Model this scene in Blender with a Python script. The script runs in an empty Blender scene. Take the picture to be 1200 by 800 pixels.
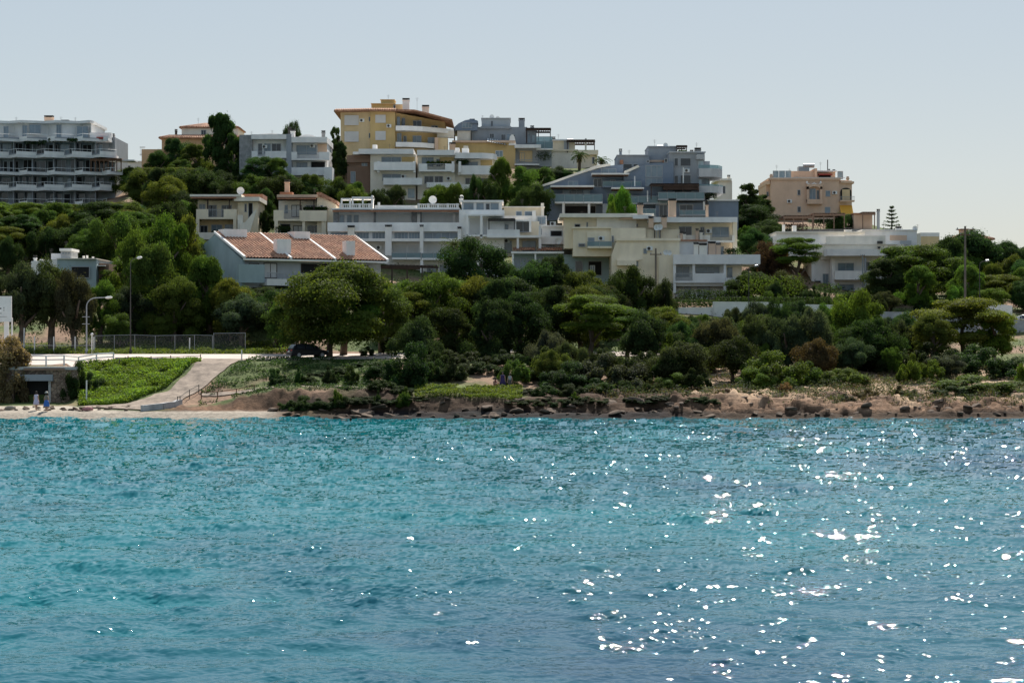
import bpy, math, random
import numpy as np
from mathutils import Vector, Matrix, Quaternion

SC = bpy.context.scene
COL = SC.collection
R = math.radians
F = 2400.0            # focal length in photo pixels
HC = 7.0              # camera height above the sea

# ---------------------------------------------------------------- camera, sky, sun, exposure
cam_d = bpy.data.cameras.new("camera")
cam_d.sensor_width = 36.0
cam_d.lens = 72.0
cam_d.clip_start = 0.5
cam_d.clip_end = 6000.0
cam = bpy.data.objects.new("camera", cam_d)
COL.objects.link(cam)
cam.location = (0, 0, HC)
cam.rotation_euler = (R(90), 0, 0)
SC.camera = cam

SUN_AZ, SUN_EL = 10.0, 47.5
world = bpy.data.worlds.new("World")
SC.world = world
world.use_nodes = True
wn = world.node_tree
wn.nodes.clear()
sky = wn.nodes.new("ShaderNodeTexSky")
sky.sky_type = 'NISHITA'
sky.sun_disc = False
sky.sun_elevation = R(SUN_EL)
sky.sun_rotation = R(SUN_AZ)
sky.altitude = 0
sky.air_density = 1.0
sky.dust_density = 0.5
sky.ozone_density = 1.5
gam = wn.nodes.new("ShaderNodeGamma")          # a hazy, even sky: evens out the bright sun side and the dim far side
gam.inputs['Gamma'].default_value = 0.22
hsv = wn.nodes.new("ShaderNodeHueSaturation")
hsv.inputs['Saturation'].default_value = 2.15
hsv.inputs['Value'].default_value = 2.2
bg = wn.nodes.new("ShaderNodeBackground")
bg.inputs['Strength'].default_value = 0.13
wo = wn.nodes.new("ShaderNodeOutputWorld")
wn.links.new(sky.outputs[0], gam.inputs['Color'])
wn.links.new(gam.outputs[0], hsv.inputs['Color'])
wn.links.new(hsv.outputs[0], bg.inputs['Color'])
wn.links.new(bg.outputs[0], wo.inputs['Surface'])

sun_d = bpy.data.lights.new("sun", 'SUN')
sun_d.energy = 5.0
sun_d.angle = R(0.5)
sun_d.color = (1.0, 0.95, 0.87)
sun_o = bpy.data.objects.new("sun", sun_d)
COL.objects.link(sun_o)
sv = Vector((math.sin(R(SUN_AZ)) * math.cos(R(SUN_EL)), math.cos(R(SUN_AZ)) * math.cos(R(SUN_EL)), math.sin(R(SUN_EL))))
sun_o.rotation_euler = sv.to_track_quat('Z', 'Y').to_euler()
sun_o.location = sv * 500

vs = SC.view_settings
SC.display_settings.display_device = 'sRGB'
vs.view_transform = 'Standard'
vs.look = 'None'
vs.exposure = 0.62
vs.gamma = 1.0
vs.use_curve_mapping = False
cy = SC.cycles
cy.max_bounces = 6
cy.use_denoising = True
cy.use_adaptive_sampling = False
cy.sample_clamp_indirect = 4.0
cy.diffuse_bounces = 4
cy.glossy_bounces = 3
cy.transmission_bounces = 4
cy.transparent_max_bounces = 8
cy.caustics_reflective = False
cy.caustics_refractive = False

# ---------------------------------------------------------------- helpers
def WP(px, py, D):
    return Vector(((px - 600) * D / F, D, HC + (400 - py) * D / F))

def tag(o, label=None, cat=None, group=None, kind=None):
    if label: o['label'] = label
    if cat: o['category'] = cat
    if group: o['group'] = group
    if kind: o['kind'] = kind
    return o

def empty(name, loc, rz=0.0):
    o = bpy.data.objects.new(name, None)
    o.empty_display_size = 0.5
    COL.objects.link(o)
    o.location = loc
    o.rotation_euler = (0, 0, rz)
    return o

def link(name, me, parent=None, loc=None):
    o = bpy.data.objects.new(name, me)
    COL.objects.link(o)
    if parent is not None: o.parent = parent
    if loc is not None: o.location = loc
    return o

class MB:
    """collects boxes, prisms and tubes into one mesh"""
    def __init__(s):
        s.v = []; s.f = []
    def add(s, vs_, fs):
        n = len(s.v)
        s.v += [tuple(v) for v in vs_]
        s.f += [tuple(i + n for i in f) for f in fs]
        return s
    def box(s, x0, x1, y0, y1, z0, z1):
        if x1 < x0: x0, x1 = x1, x0
        if y1 < y0: y0, y1 = y1, y0
        if z1 < z0: z0, z1 = z1, z0
        return s.add([(x0, y0, z0), (x1, y0, z0), (x1, y1, z0), (x0, y1, z0), (x0, y0, z1), (x1, y0, z1), (x1, y1, z1), (x0, y1, z1)],
              [(0, 3, 2, 1), (4, 5, 6, 7), (0, 1, 5, 4), (1, 2, 6, 5), (2, 3, 7, 6), (3, 0, 4, 7)])
    def prism(s, plan, z0, z1):          # plan: (x, y) counter-clockwise from above; z1 may be per-corner
        n = len(plan)
        a = sum(plan[i][0] * plan[(i + 1) % n][1] - plan[(i + 1) % n][0] * plan[i][1] for i in range(n))
        if a < 0: plan = plan[::-1]
        zz = z1 if isinstance(z1, (list, tuple)) else [z1] * n
        if a < 0 and isinstance(z1, (list, tuple)): zz = zz[::-1]
        vs_ = [(x, y, z0) for x, y in plan] + [(p[0], p[1], zz[i]) for i, p in enumerate(plan)]
        fs = [tuple(range(n))[::-1], tuple(range(n, 2 * n))] + [(i, (i + 1) % n, n + (i + 1) % n, n + i) for i in range(n)]
        return s.add(vs_, fs)
    def xz(s, poly, y0, y1):             # poly in (x, z), extruded from y0 (front) to y1
        n = len(poly)
        a = sum(poly[i][0] * poly[(i + 1) % n][1] - poly[(i + 1) % n][0] * poly[i][1] for i in range(n))
        if a < 0: poly = poly[::-1]
        vs_ = [(x, y0, z) for x, z in poly] + [(x, y1, z) for x, z in poly]
        fs = [tuple(range(n)), tuple(range(n, 2 * n))[::-1]] + [(i, n + i, n + (i + 1) % n, (i + 1) % n) for i in range(n)]
        return s.add(vs_, fs)
    def tube(s, pts, rad, n=8, cap=True):
        pts = [Vector(p) for p in pts]
        if not isinstance(rad, (list, tuple)): rad = [rad] * len(pts)
        rings = []
        up = None
        for i, p in enumerate(pts):
            t = (pts[min(i + 1, len(pts) - 1)] - pts[max(i - 1, 0)]).normalized()
            if up is None:
                up = Vector((1, 0, 0)) if abs(t.x) < .8 else Vector((0, 1, 0))
            b = t.cross(up).normalized(); up = b.cross(t).normalized()
            rings.append([p + (up * math.cos(2 * math.pi * k / n) + b * math.sin(2 * math.pi * k / n)) * rad[i] for k in range(n)])
        vs_ = [v for r in rings for v in r]
        fs = []
        for i in range(len(pts) - 1):
            for k in range(n):
                fs.append((i * n + k, i * n + (k + 1) % n, (i + 1) * n + (k + 1) % n, (i + 1) * n + k))
        if cap:
            fs.append(tuple(range(n))[::-1]); fs.append(tuple((len(pts) - 1) * n + k for k in range(n)))
        return s.add(vs_, fs)
    def lathe(s, prof, c=(0, 0, 0), n=14, sx=1, sy=1):   # prof: (r, z) bottom to top
        vs_ = [(c[0] + r * math.cos(2 * math.pi * k / n) * sx, c[1] + r * math.sin(2 * math.pi * k / n) * sy, c[2] + z) for r, z in prof for k in range(n)]
        fs = [(i * n + k, i * n + (k + 1) % n, (i + 1) * n + (k + 1) % n, (i + 1) * n + k) for i in range(len(prof) - 1) for k in range(n)]
        fs.append(tuple(range(n))[::-1]); fs.append(tuple((len(prof) - 1) * n + k for k in range(n)))
        return s.add(vs_, fs)
    def quad(s, a, b, c, d):
        return s.add([a, b, c, d], [(0, 1, 2, 3)])
    def mesh(s, name, mat, smooth=False):
        me = bpy.data.meshes.new(name)
        me.from_pydata(s.v, [], s.f)
        if mat is not None: me.materials.append(mat)
        if smooth: me.polygons.foreach_set('use_smooth', [True] * len(me.polygons))
        me.update()
        return me
    def build(s, name, mat, parent=None, smooth=False, loc=None):
        return link(name, s.mesh(name, mat, smooth), parent, loc)

# ---------------------------------------------------------------- numpy noise
def vnoise(x, y, seed=0):
    x = np.asarray(x, float); y = np.asarray(y, float)
    xi = np.floor(x).astype(np.int64); yi = np.floor(y).astype(np.int64)
    fx = x - xi; fy = y - yi
    fx = fx * fx * (3 - 2 * fx); fy = fy * fy * (3 - 2 * fy)
    def h(a, b):
        n = (a * 374761393 + b * 668265263 + seed * 1442695041) & 0xffffffff
        n = ((n ^ (n >> 13)) * 1274126177) & 0xffffffff
        return ((n ^ (n >> 16)) & 0xffff) / 65535.0
    return (h(xi, yi) * (1 - fx) + h(xi + 1, yi) * fx) * (1 - fy) + (h(xi, yi + 1) * (1 - fx) + h(xi + 1, yi + 1) * fx) * fy

def fbm(x, y, seed=0, o=4):
    r = 0; a = .5
    for i in range(o):
        r = r + a * (vnoise(x * 2 ** i, y * 2 ** i, seed + i * 17) - .5); a *= .5
    return r          # about -0.5..0.5

def sstep(a, b, x):
    t = np.clip((x - a) / (b - a), 0, 1)
    return t * t * (3 - 2 * t)

# ---------------------------------------------------------------- materials
MATS = {}
def new_mat(name):
    m = bpy.data.materials.new(name)
    m.use_nodes = True
    nt = m.node_tree
    return m, nt, nt.nodes['Principled BSDF']

def plain(name, col, rough=.7, var=.12, scale=3.0, metal=0.0, spec=.3, bump=0.0, streak=0.0):
    """painted / plastered surface with uneven colour, weather streaks and a little grain"""
    if name in MATS: return MATS[name]
    m, nt, p = new_mat(name)
    N, L = nt.nodes, nt.links
    tc = N.new('ShaderNodeNewGeometry')
    n1 = N.new('ShaderNodeTexNoise'); n1.inputs['Scale'].default_value = scale * .17; n1.inputs['Detail'].default_value = 6; n1.inputs['Roughness'].default_value = .65
    L.new(tc.outputs['Position'], n1.inputs['Vector'])
    mr = N.new('ShaderNodeMapRange'); mr.inputs['From Min'].default_value = .3; mr.inputs['From Max'].default_value = .7
    mr.inputs['To Min'].default_value = 1 - var; mr.inputs['To Max'].default_value = 1 + var
    L.new(n1.outputs['Fac'], mr.inputs['Value'])
    val = mr.outputs[0]
    if streak > 0:
        mp = N.new('ShaderNodeMapping'); mp.inputs['Scale'].default_value = (.9, .9, .22)
        L.new(tc.outputs['Position'], mp.inputs['Vector'])
        n2 = N.new('ShaderNodeTexNoise'); n2.inputs['Scale'].default_value = 1.0; n2.inputs['Detail'].default_value = 4
        L.new(mp.outputs[0], n2.inputs['Vector'])
        m2 = N.new('ShaderNodeMapRange'); m2.inputs['From Min'].default_value = .46; m2.inputs['From Max'].default_value = .72
        m2.inputs['To Min'].default_value = 1; m2.inputs['To Max'].default_value = 1 - streak
        L.new(n2.outputs['Fac'], m2.inputs['Value'])
        mm = N.new('ShaderNodeMath'); mm.operation = 'MULTIPLY'
        L.new(val, mm.inputs[0]); L.new(m2.outputs[0], mm.inputs[1]); val = mm.outputs[0]
    mx = N.new('ShaderNodeMix'); mx.data_type = 'RGBA'; mx.blend_type = 'MULTIPLY'; mx.inputs['Factor'].default_value = 1
    mx.inputs['A'].default_value = (*col, 1)
    L.new(val, mx.inputs['B']); L.new(mx.outputs['Result'], p.inputs['Base Color'])
    p.inputs['Roughness'].default_value = rough
    p.inputs['Metallic'].default_value = metal
    p.inputs['Specular IOR Level'].default_value = spec
    if bump:
        bn = N.new('ShaderNodeBump'); bn.inputs['Strength'].default_value = bump; bn.inputs['Distance'].default_value = .05
        n3 = N.new('ShaderNodeTexNoise'); n3.inputs['Scale'].default_value = scale * 3; n3.inputs['Detail'].default_value = 5
        L.new(tc.outputs['Position'], n3.inputs['Vector']); L.new(n3.outputs['Fac'], bn.inputs['Height']); L.new(bn.outputs[0], p.inputs['Normal'])
    MATS[name] = m
    return m

def wallm(name, col, streak=.10): return plain(name, col, .85, .10, 2.5, streak=streak, spec=.2)
M_white = wallm('white_plaster', (.87, .835, .79))
M_warm = wallm('warm_white_plaster', (.80, .73, .62))
M_cream = wallm('cream_plaster', (.84, .72, .54))
M_beige = wallm('beige_plaster', (.81, .69, .51))
M_grey = wallm('grey_plaster', (.43, .44, .45))
M_palegrey = wallm('pale_grey_plaster', (.76, .735, .705))
M_blue = wallm('blue_grey_plaster', (.185, .225, .285))
M_shadegrey = wallm('shaded_grey_plaster', (.31, .32, .335))  # darker copy of the grey plaster, shade put into its colour
M_slate = wallm('slate_plaster', (.30, .315, .335))
M_teal = wallm('grey_green_plaster', (.34, .42, .43))
M_ochre = wallm('ochre_plaster', (.58, .415, .19))
M_ochre2 = wallm('pale_ochre_plaster', (.66, .50, .29))
M_peach = wallm('peach_plaster', (.50, .33, .20))
M_tan = wallm('tan_plaster', (.66, .465, .335))
M_rust = wallm('rust_brick', (.25, .165, .12))
M_stone = plain('grey_stone', (.27, .265, .26), .9, .3, 9, bump=.5)
M_darkwood = plain('dark_timber', (.055, .035, .028), .8, .25, 6)
M_brown = plain('brown_timber', (.16, .085, .05), .8, .25, 6)
M_roofedge = plain('terracotta_edge', (.40, .19, .11), .85, .25, 8)
M_frame = plain('window_frame_paint', (.35, .36, .37), .5, .05)
M_wframe = plain('white_frame_paint', (.62, .62, .62), .5, .05)
M_shutter = plain('white_roller_shutter', (.62, .60, .57), .6, .08)
M_metal = plain('grey_metal', (.30, .31, .32), .45, .1, metal=.6)
M_whitepaint = plain('white_paint', (.70, .70, .68), .5, .12, 5)
M_black = plain('black_paint', (.012, .012, .013), .5, .1)
M_dark = plain('interior_shade', (.018, .017, .017), .9, .2)  # near-black colour standing in for the shade inside openings
M_soot = plain('dark_chimney_cap', (.07, .065, .06), .9, .2)
M_awn = plain('orange_awning', (.70, .36, .05), .8, .08)
M_redawn = plain('red_awning', (.32, .06, .05), .8, .08)

def glassm(name, col, rough=.08, spec=.5):
    m = plain(name, col, rough, .25, 4, spec=spec)
    return m
M_glass = glassm('dark_window_glass', (.03, .036, .045))
M_bglass = glassm('curtained_window_glass', (.17, .22, .26), .12)
M_lglass = glassm('pale_window_glass', (.30, .37, .40), .12)

def rail_glass():
    m, nt, p = new_mat('balcony_glass')
    N, L = nt.nodes, nt.links
    tr = N.new('ShaderNodeBsdfTransparent'); tr.inputs[0].default_value = (.70, .82, .84, 1)
    p.inputs['Base Color'].default_value = (.20, .30, .33, 1); p.inputs['Roughness'].default_value = .06
    mx = N.new('ShaderNodeMixShader'); mx.inputs[0].default_value = .55
    L.new(tr.outputs[0], mx.inputs[1]); L.new(p.outputs[0], mx.inputs[2])
    L.new(mx.outputs[0], N['Material Output'].inputs['Surface'])
    return m
M_rail = rail_glass()

def mesh_fence_mat():
    m, nt, p = new_mat('chain_link')
    N, L = nt.nodes, nt.links
    tr = N.new('ShaderNodeBsdfTransparent')
    p.inputs['Base Color'].default_value = (.16, .17, .17, 1); p.inputs['Metallic'].default_value = .5
    mx = N.new('ShaderNodeMixShader'); mx.inputs[0].default_value = .16
    L.new(tr.outputs[0], mx.inputs[1]); L.new(p.outputs[0], mx.inputs[2])
    L.new(mx.outputs[0], N['Material Output'].inputs['Surface'])
    return m
M_link = mesh_fence_mat()

def tile_mat():
    m, nt, p = new_mat('terracotta_tiles')
    N, L = nt.nodes, nt.links
    tc = N.new('ShaderNodeNewGeometry')
    v = N.new('ShaderNodeTexVoronoi'); v.inputs['Scale'].default_value = 3.6
    L.new(tc.outputs['Position'], v.inputs['Vector'])
    cr = N.new('ShaderNodeValToRGB')
    cr.color_ramp.elements[0].color = (.27, .12, .07, 1); cr.color_ramp.elements[1].color = (.52, .29, .18, 1)
    sp = N.new('ShaderNodeSeparateColor'); L.new(v.outputs['Color'], sp.inputs[0]); L.new(sp.outputs[0], cr.inputs[0])
    n = N.new('ShaderNodeTexNoise'); n.inputs['Scale'].default_value = .8; n.inputs['Detail'].default_value = 5
    L.new(tc.outputs['Position'], n.inputs['Vector'])
    mr = N.new('ShaderNodeMapRange'); mr.inputs['From Min'].default_value = .35; mr.inputs['From Max'].default_value = .65; mr.inputs['To Min'].default_value = .7; mr.inputs['To Max'].default_value = 1.1
    L.new(n.outputs['Fac'], mr.inputs['Value'])
    mx = N.new('ShaderNodeMix'); mx.data_type = 'RGBA'; mx.blend_type = 'MULTIPLY'; mx.inputs['Factor'].default_value = 1
    L.new(cr.outputs[0], mx.inputs['A']); L.new(mr.outputs[0], mx.inputs['B']); L.new(mx.outputs['Result'], p.inputs['Base Color'])
    p.inputs['Roughness'].default_value = .85
    return m
M_tile = tile_mat()

def leaf_mat():
    """one foliage material: the tree's own colour (object colour) varied leaf by leaf"""
    m, nt, p = new_mat('foliage')
    N, L = nt.nodes, nt.links
    oi = N.new('ShaderNodeObjectInfo')
    at = N.new('ShaderNodeAttribute'); at.attribute_name = 'tint'
    mr = N.new('ShaderNodeMapRange'); mr.inputs['To Min'].default_value = .55; mr.inputs['To Max'].default_value = 1.5
    L.new(at.outputs['Fac'], mr.inputs['Value'])
    mx = N.new('ShaderNodeMix'); mx.data_type = 'RGBA'; mx.blend_type = 'MULTIPLY'; mx.inputs['Factor'].default_value = 1
    L.new(oi.outputs['Color'], mx.inputs['A']); L.new(mr.outputs[0], mx.inputs['B'])
    hs = N.new('ShaderNodeHueSaturation')
    h2 = N.new('ShaderNodeMapRange'); h2.inputs['To Min'].default_value = .49; h2.inputs['To Max'].default_value = .515
    L.new(at.outputs['Fac'], h2.inputs['Value']); L.new(h2.outputs[0], hs.inputs['Hue'])
    L.new(mx.outputs['Result'], hs.inputs['Color'])
    L.new(hs.outputs[0], p.inputs['Base Color'])
    p.inputs['Roughness'].default_value = .7; p.inputs['Specular IOR Level'].default_value = .08
    tl = N.new('ShaderNodeBsdfTranslucent')
    m2 = N.new('ShaderNodeMix'); m2.data_type = 'RGBA'; m2.blend_type = 'MULTIPLY'; m2.inputs['Factor'].default_value = 1
    m2.inputs['B'].default_value = (1.5, 1.45, .75, 1)
    L.new(hs.outputs[0], m2.inputs['A']); L.new(m2.outputs['Result'], tl.inputs['Color'])
    ms = N.new('ShaderNodeMixShader'); ms.inputs[0].default_value = .42
    L.new(p.outputs[0], ms.inputs[1]); L.new(tl.outputs[0], ms.inputs[2])
    L.new(ms.outputs[0], N['Material Output'].inputs['Surface'])
    return m
M_leaf = leaf_mat()
M_bark = plain('bark', (.11, .08, .06), .95, .35, 10, bump=.6)
M_rock = plain('shore_rock', (.125, .088, .064), .95, .4, 6, bump=.8)

# ---------------------------------------------------------------- terrain
PXC = [-900, -300, 0, 78, 92, 150, 240, 330, 480, 640, 800, 1000, 1200, 1600, 2200]
NEAR_D = [176, 183, 186.5, 188.5, 191, 193, 196, 199.2, 200.6, 205, 209, 213, 220, 228, 240]
cul = [-3, -1.2, -.1, .42, .62, .85, 1.05, 1.1, 4.55, 4.7, 4.9, 5.0, 5.25, 5.5, 6.0]
slope = [-3, -1.2, -.1, .42, .62, .85, 1.1, 1.9, 2.2, 3.4, 4.7, 5.0, 5.25, 5.5, 6.0]
bluff = [-3, -1.2, -.05, .45, .62, 2.62, 2.7, 2.7, 2.8, 4.0, 4.8, 4.95, 5.2, 5.5, 6.0]
mid = [-3, -1.2, .1, .5, 2.0, 2.35, 2.5, 2.7, 2.85, 3.9, 4.6, 4.95, 5.3, 5.6, 6.2]
mid2 = [-3, -1.0, .2, .6, 1.75, 2.0, 2.2, 2.5, 2.6, 3.0, 3.6, 4.3, 5.0, 5.6, 6.4]
rck = [-3, -1.0, .25, .75, 1.9, 2.0, 2.1, 2.3, 2.35, 2.7, 3.0, 3.3, 3.8, 4.4, 5.6]
rck2 = [-3, -1.0, .2, .85, 1.25, 1.4, 1.65, 1.9, 2.0, 2.3, 2.7, 3.05, 3.7, 4.2, 5.2]
NEAR = [cul, cul, cul, cul, slope, slope, slope, bluff, mid, mid2, rck, rck2, rck2, rck2, rck2]
FAR_D = [260, 280, 300, 320, 345, 365, 385, 400, 450, 600, 1000]
FAR = {
 -900: [9, 13, 17, 21, 25, 28, 30, 30, 26, 16, 8],
 0: [9.5, 13.5, 18, 21.5, 26, 30.5, 32, 33, 28, 16, 8],
 100: [10.5, 14.5, 18.5, 22, 26.5, 31, 34, 36, 30, 16, 8],
 200: [11, 15, 19, 23, 29, 34, 37.5, 38.5, 31, 16, 8],
 300: [11, 14, 18.5, 23.2, 29.5, 35, 38, 38, 31, 16, 8],
 400: [10.5, 14, 16, 23, 28, 32.5, 41.5, 41, 32, 16, 8],
 500: [10, 13.5, 15.5, 19.5, 27, 32, 41.5, 41, 32, 16, 8],
 600: [9.5, 13, 15, 18.5, 26, 33, 39.5, 40.5, 32, 16, 8],
 700: [9.5, 12.5, 13.5, 18.5, 27, 33, 38.5, 41, 32, 16, 8],
 800: [7.8, 11.6, 13.5, 18, 27, 31, 34, 34, 28, 16, 8],
 900: [7.6, 11.6, 14, 17, 23, 27, 30, 30, 26, 16, 8],
 1000: [7.5, 11, 13, 14.7, 22, 27, 30, 29, 24, 14, 8],
 1100: [7.5, 11, 13, 14.7, 20, 23, 25, 24, 20, 12, 8],
 1200: [8.5, 11, 12.5, 14.2, 18, 20, 22, 22, 18, 12, 8],
 1600: [8, 10, 12, 14, 16, 18, 19, 18, 15, 10, 8],
 2200: [8, 10, 11, 12, 13, 14, 15, 15, 12, 9, 8],
}
GC = np.array(sorted(set(PXC + list(FAR.keys()))), float)
GD = np.array(NEAR_D + FAR_D, float)
fk = sorted(FAR)
GT = np.zeros((len(GC), len(GD)))
for j in range(len(NEAR_D)):
    GT[:, j] = np.interp(GC, PXC, [r[j] for r in NEAR])
for j in range(len(FAR_D)):
    GT[:, len(NEAR_D) + j] = np.interp(GC, fk, [FAR[k][j] for k in fk])

def base_z(X, Y):
    X = np.asarray(X, float); Y = np.asarray(Y, float)
    u = np.clip(X / np.maximum(Y, 50) * F + 600, GC[0], GC[-1])
    d = np.clip(Y, GD[0], GD[-1])
    i = np.clip(np.searchsorted(GC, u, side='right') - 1, 0, len(GC) - 2)
    j = np.clip(np.searchsorted(GD, d, side='right') - 1, 0, len(GD) - 2)
    a = (u - GC[i]) / (GC[i + 1] - GC[i]); b = (d - GD[j]) / (GD[j + 1] - GD[j])
    return (GT[i, j] * (1 - a) + GT[i + 1, j] * a) * (1 - b) + (GT[i, j + 1] * (1 - a) + GT[i + 1, j + 1] * a) * b

def rocky(u, Y):
    return sstep(300, 430, u) * (1 - sstep(196, 204, Y)) * sstep(184, 188, Y)

def road_mask(u, Y):
    return sstep(213.5, 215, Y) * (1 - sstep(231, 233, Y)) * (1 - sstep(560, 600, u))

def terrain_z(X, Y):
    X = np.asarray(X, float); Y = np.asarray(Y, float)
    u = X / np.maximum(Y, 50) * F + 600
    z = base_z(X, Y)
    r = rocky(u, Y)
    n = fbm(X / 1.9, Y / 1.3, 3, 5) * 1.5
    n = n + np.abs(fbm(X / 3.4, Y / 2.0, 9, 4)) * 1.6 - .15
    soft = fbm(X / 4, Y / 4, 21, 4) * .7
    rm = road_mask(u, Y)
    flat = 1 - sstep(60, 100, u) * (1 - sstep(225, 250, u)) * 0
    beach = (1 - sstep(300, 345, u)) * (1 - sstep(192, 196, Y))
    amp = (1 - rm) * (1 - .8 * beach) * sstep(180, 190, Y)
    cl = (1 - sstep(86, 96, u)) * sstep(190, 194, Y) * (1 - sstep(206, 210, Y))
    cen = 1 - .5 * sstep(330, 400, u) * (1 - sstep(640, 760, u))
    z = z + (n * r * 1.05 * cen + soft * (1 - r) * (1 - .9 * cl)) * amp
    z = z + cen * r * amp * (fbm(X / .55, Y / .6, 71, 3) * .34 + np.abs(fbm(X / 1.3, Y / .9, 72, 3)) * .5)
    q = z / .42 + 1.1 * fbm(X / 7, Y / 7, 33, 3); fr = q - np.floor(q)                  # layered ledges in the shore rock
    led = (np.floor(q) + sstep(.62, .98, fr) - q) * .42
    z = z + led * r * .9 * cen * sstep(.05, .3, z)
    bl = sstep(180, 215, u) * (1 - sstep(420, 470, u)) * sstep(190.3, 191.2, Y) * (1 - sstep(193.2, 194, Y))
    return z + bl * .9 * fbm(X / .8, Y / 3, 44, 4)

def tz(px, D):
    return float(terrain_z(np.array([(px - 600) * D / F]), np.array([float(D)]))[0])

def ground_color(X, Y, z):
    u = X / Y * F + 600
    n1 = fbm(X / 2.2, Y / 2.2, 40, 4); n2 = fbm(X / .7, Y / .7, 50, 3); n3 = fbm(X / 6, Y / 6, 60, 3)
    earth = np.stack([.24 + .12 * n1, .155 + .08 * n1, .105 + .05 * n1], -1)
    pale = np.stack([.42 + .1 * n2, .295 + .08 * n2, .195 + .06 * n2], -1)
    grass = np.stack([.085 + .06 * n1, .11 + .05 * n1, .035 + .02 * n1], -1)
    sand = np.stack([.52 + .12 * n2, .45 + .1 * n2, .365 + .08 * n2], -1)
    rock = np.stack([.185 + .2 * n1, .112 + .13 * n1, .07 + .09 * n1], -1)
    c = earth
    w = sstep(-.05, .12, n3 + .1 - .5 * sstep(640, 760, u) * (1 - sstep(218, 226, Y)))[..., None]
    c = c * (1 - w) + grass * w                                    # scrubby green on most of the hill
    right = (sstep(700, 800, u) * (1 - sstep(222, 232, Y)))[..., None]
    wp = sstep(-.1, .1, n1 + .03)[..., None]
    c = c * (1 - right) + (earth * .9 * (1 - wp) + pale * wp) * right
    sh = (sstep(360, 440, u) * (1 - sstep(760, 860, u)) * (1 - sstep(194, 199, Y + n1 * 5)))[..., None]          # shade under the shore wood, painted into the ground colour
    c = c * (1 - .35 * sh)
    rk = (rocky(u, Y) * (1 - sstep(190, 196, Y + n1 * 8)))[..., None]
    c = c * (1 - rk) + rock * rk
    bl = (sstep(170, 215, u) * (1 - sstep(330, 380, u)) * (1 - sstep(192.6, 193.6, Y)))[..., None]
    red = np.stack([.15 + .16 * n1, .085 + .08 * n1, .05 + .04 * n1], -1)
    c = c * (1 - bl) + red * bl
    be = ((1 - sstep(310, 345, u + 30 * n1)) * (1 - sstep(189.2, 190.6, Y + n2 * 2 - 4 * (1 - sstep(60, 160, u)))))[..., None]
    c = c * (1 - be) + sand * be
    c = c * (1 - .62 * sh)  # painted shade under the wood, laid over the rock as well
    lawn = (sstep(470, 500, u) * (1 - sstep(600, 625, u)) * sstep(190, 192, Y) * (1 - sstep(199, 201, Y)))[..., None]
    c = c * (1 - lawn) + np.stack([.12 + .07 * n2, .155 + .06 * n2, .045 + .02 * n2], -1) * lawn
    wet = (1 - sstep(.4, 1.05, z + n1 * .7))[..., None] * (.45 + .35 * sstep(330, 400, u))[..., None]
    return np.clip(c * (1 - wet), .01, .9)

def grid_mesh(name, P, mat, smooth=True, color=None):
    h, w, _ = P.shape
    me = bpy.data.meshes.new(name)
    me.vertices.add(h * w)
    me.vertices.foreach_set('co', P.reshape(-1).astype(np.float32))
    idx = np.arange(h * w).reshape(h, w)
    q = np.stack([idx[:-1, :-1], idx[:-1, 1:], idx[1:, 1:], idx[1:, :-1]], -1).reshape(-1, 4)
    me.loops.add(q.size); me.polygons.add(len(q))
    me.loops.foreach_set('vertex_index', q.reshape(-1).astype(np.int32))
    me.polygons.foreach_set('loop_start', np.arange(0, q.size, 4, dtype=np.int32))
    me.polygons.foreach_set('use_smooth', np.full(len(q), smooth))
    me.materials.append(mat)
    me.update(calc_edges=True)
    if color is not None:
        a = me.color_attributes.new('ground', 'FLOAT_COLOR', 'POINT')
        c4 = np.concatenate([color.reshape(-1, 3), np.ones((h * w, 1))], 1)
        a.data.foreach_set('color', c4.reshape(-1).astype(np.float32))
    return me

def ground_mat():
    m, nt, p = new_mat('ground')
    N, L = nt.nodes, nt.links
    at = N.new('ShaderNodeAttribute'); at.attribute_name = 'ground'
    tc = N.new('ShaderNodeNewGeometry')
    n = N.new('ShaderNodeTexNoise'); n.inputs['Scale'].default_value = 2.4; n.inputs['Detail'].default_value = 8; n.inputs['Roughness'].default_value = .7
    L.new(tc.outputs['Position'], n.inputs['Vector'])
    mr = N.new('ShaderNodeMapRange'); mr.inputs['From Min'].default_value = .3; mr.inputs['From Max'].default_value = .7; mr.inputs['To Min'].default_value = .55; mr.inputs['To Max'].default_value = 1.4
    L.new(n.outputs['Fac'], mr.inputs['Value'])
    mx = N.new('ShaderNodeMix'); mx.data_type = 'RGBA'; mx.blend_type = 'MULTIPLY'; mx.inputs['Factor'].default_value = 1
    L.new(at.outputs['Color'], mx.inputs['A']); L.new(mr.outputs[0], mx.inputs['B']); L.new(mx.outputs['Result'], p.inputs['Base Color'])
    p.inputs['Roughness'].default_value = .95; p.inputs['Specular IOR Level'].default_value = .15
    b = N.new('ShaderNodeBump'); b.inputs['Strength'].default_value = .8; b.inputs['Distance'].default_value = .15
    L.new(n.outputs['Fac'], b.inputs['Height']); L.new(b.outputs[0], p.inputs['Normal'])
    return m

ucol = np.concatenate([np.linspace(-900, -120, 40, endpoint=False), np.arange(-120, 1321, 2.2), np.linspace(1330, 2200, 40)])
yrow = np.concatenate([np.linspace(176, 184, 8, endpoint=False), np.arange(184, 204, .28), np.arange(204, 240, .6), np.arange(240, 410, 3.0), np.array([420, 440, 470, 520, 600, 750, 1000, 1600, 3000])])
UU, YY = np.meshgrid(ucol, yrow)
XX = (UU - 600) * YY / F
ZZ = terrain_z(XX, YY)
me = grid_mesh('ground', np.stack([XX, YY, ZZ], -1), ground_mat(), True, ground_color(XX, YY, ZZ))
tag(link('ground', me), kind='structure')

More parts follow.
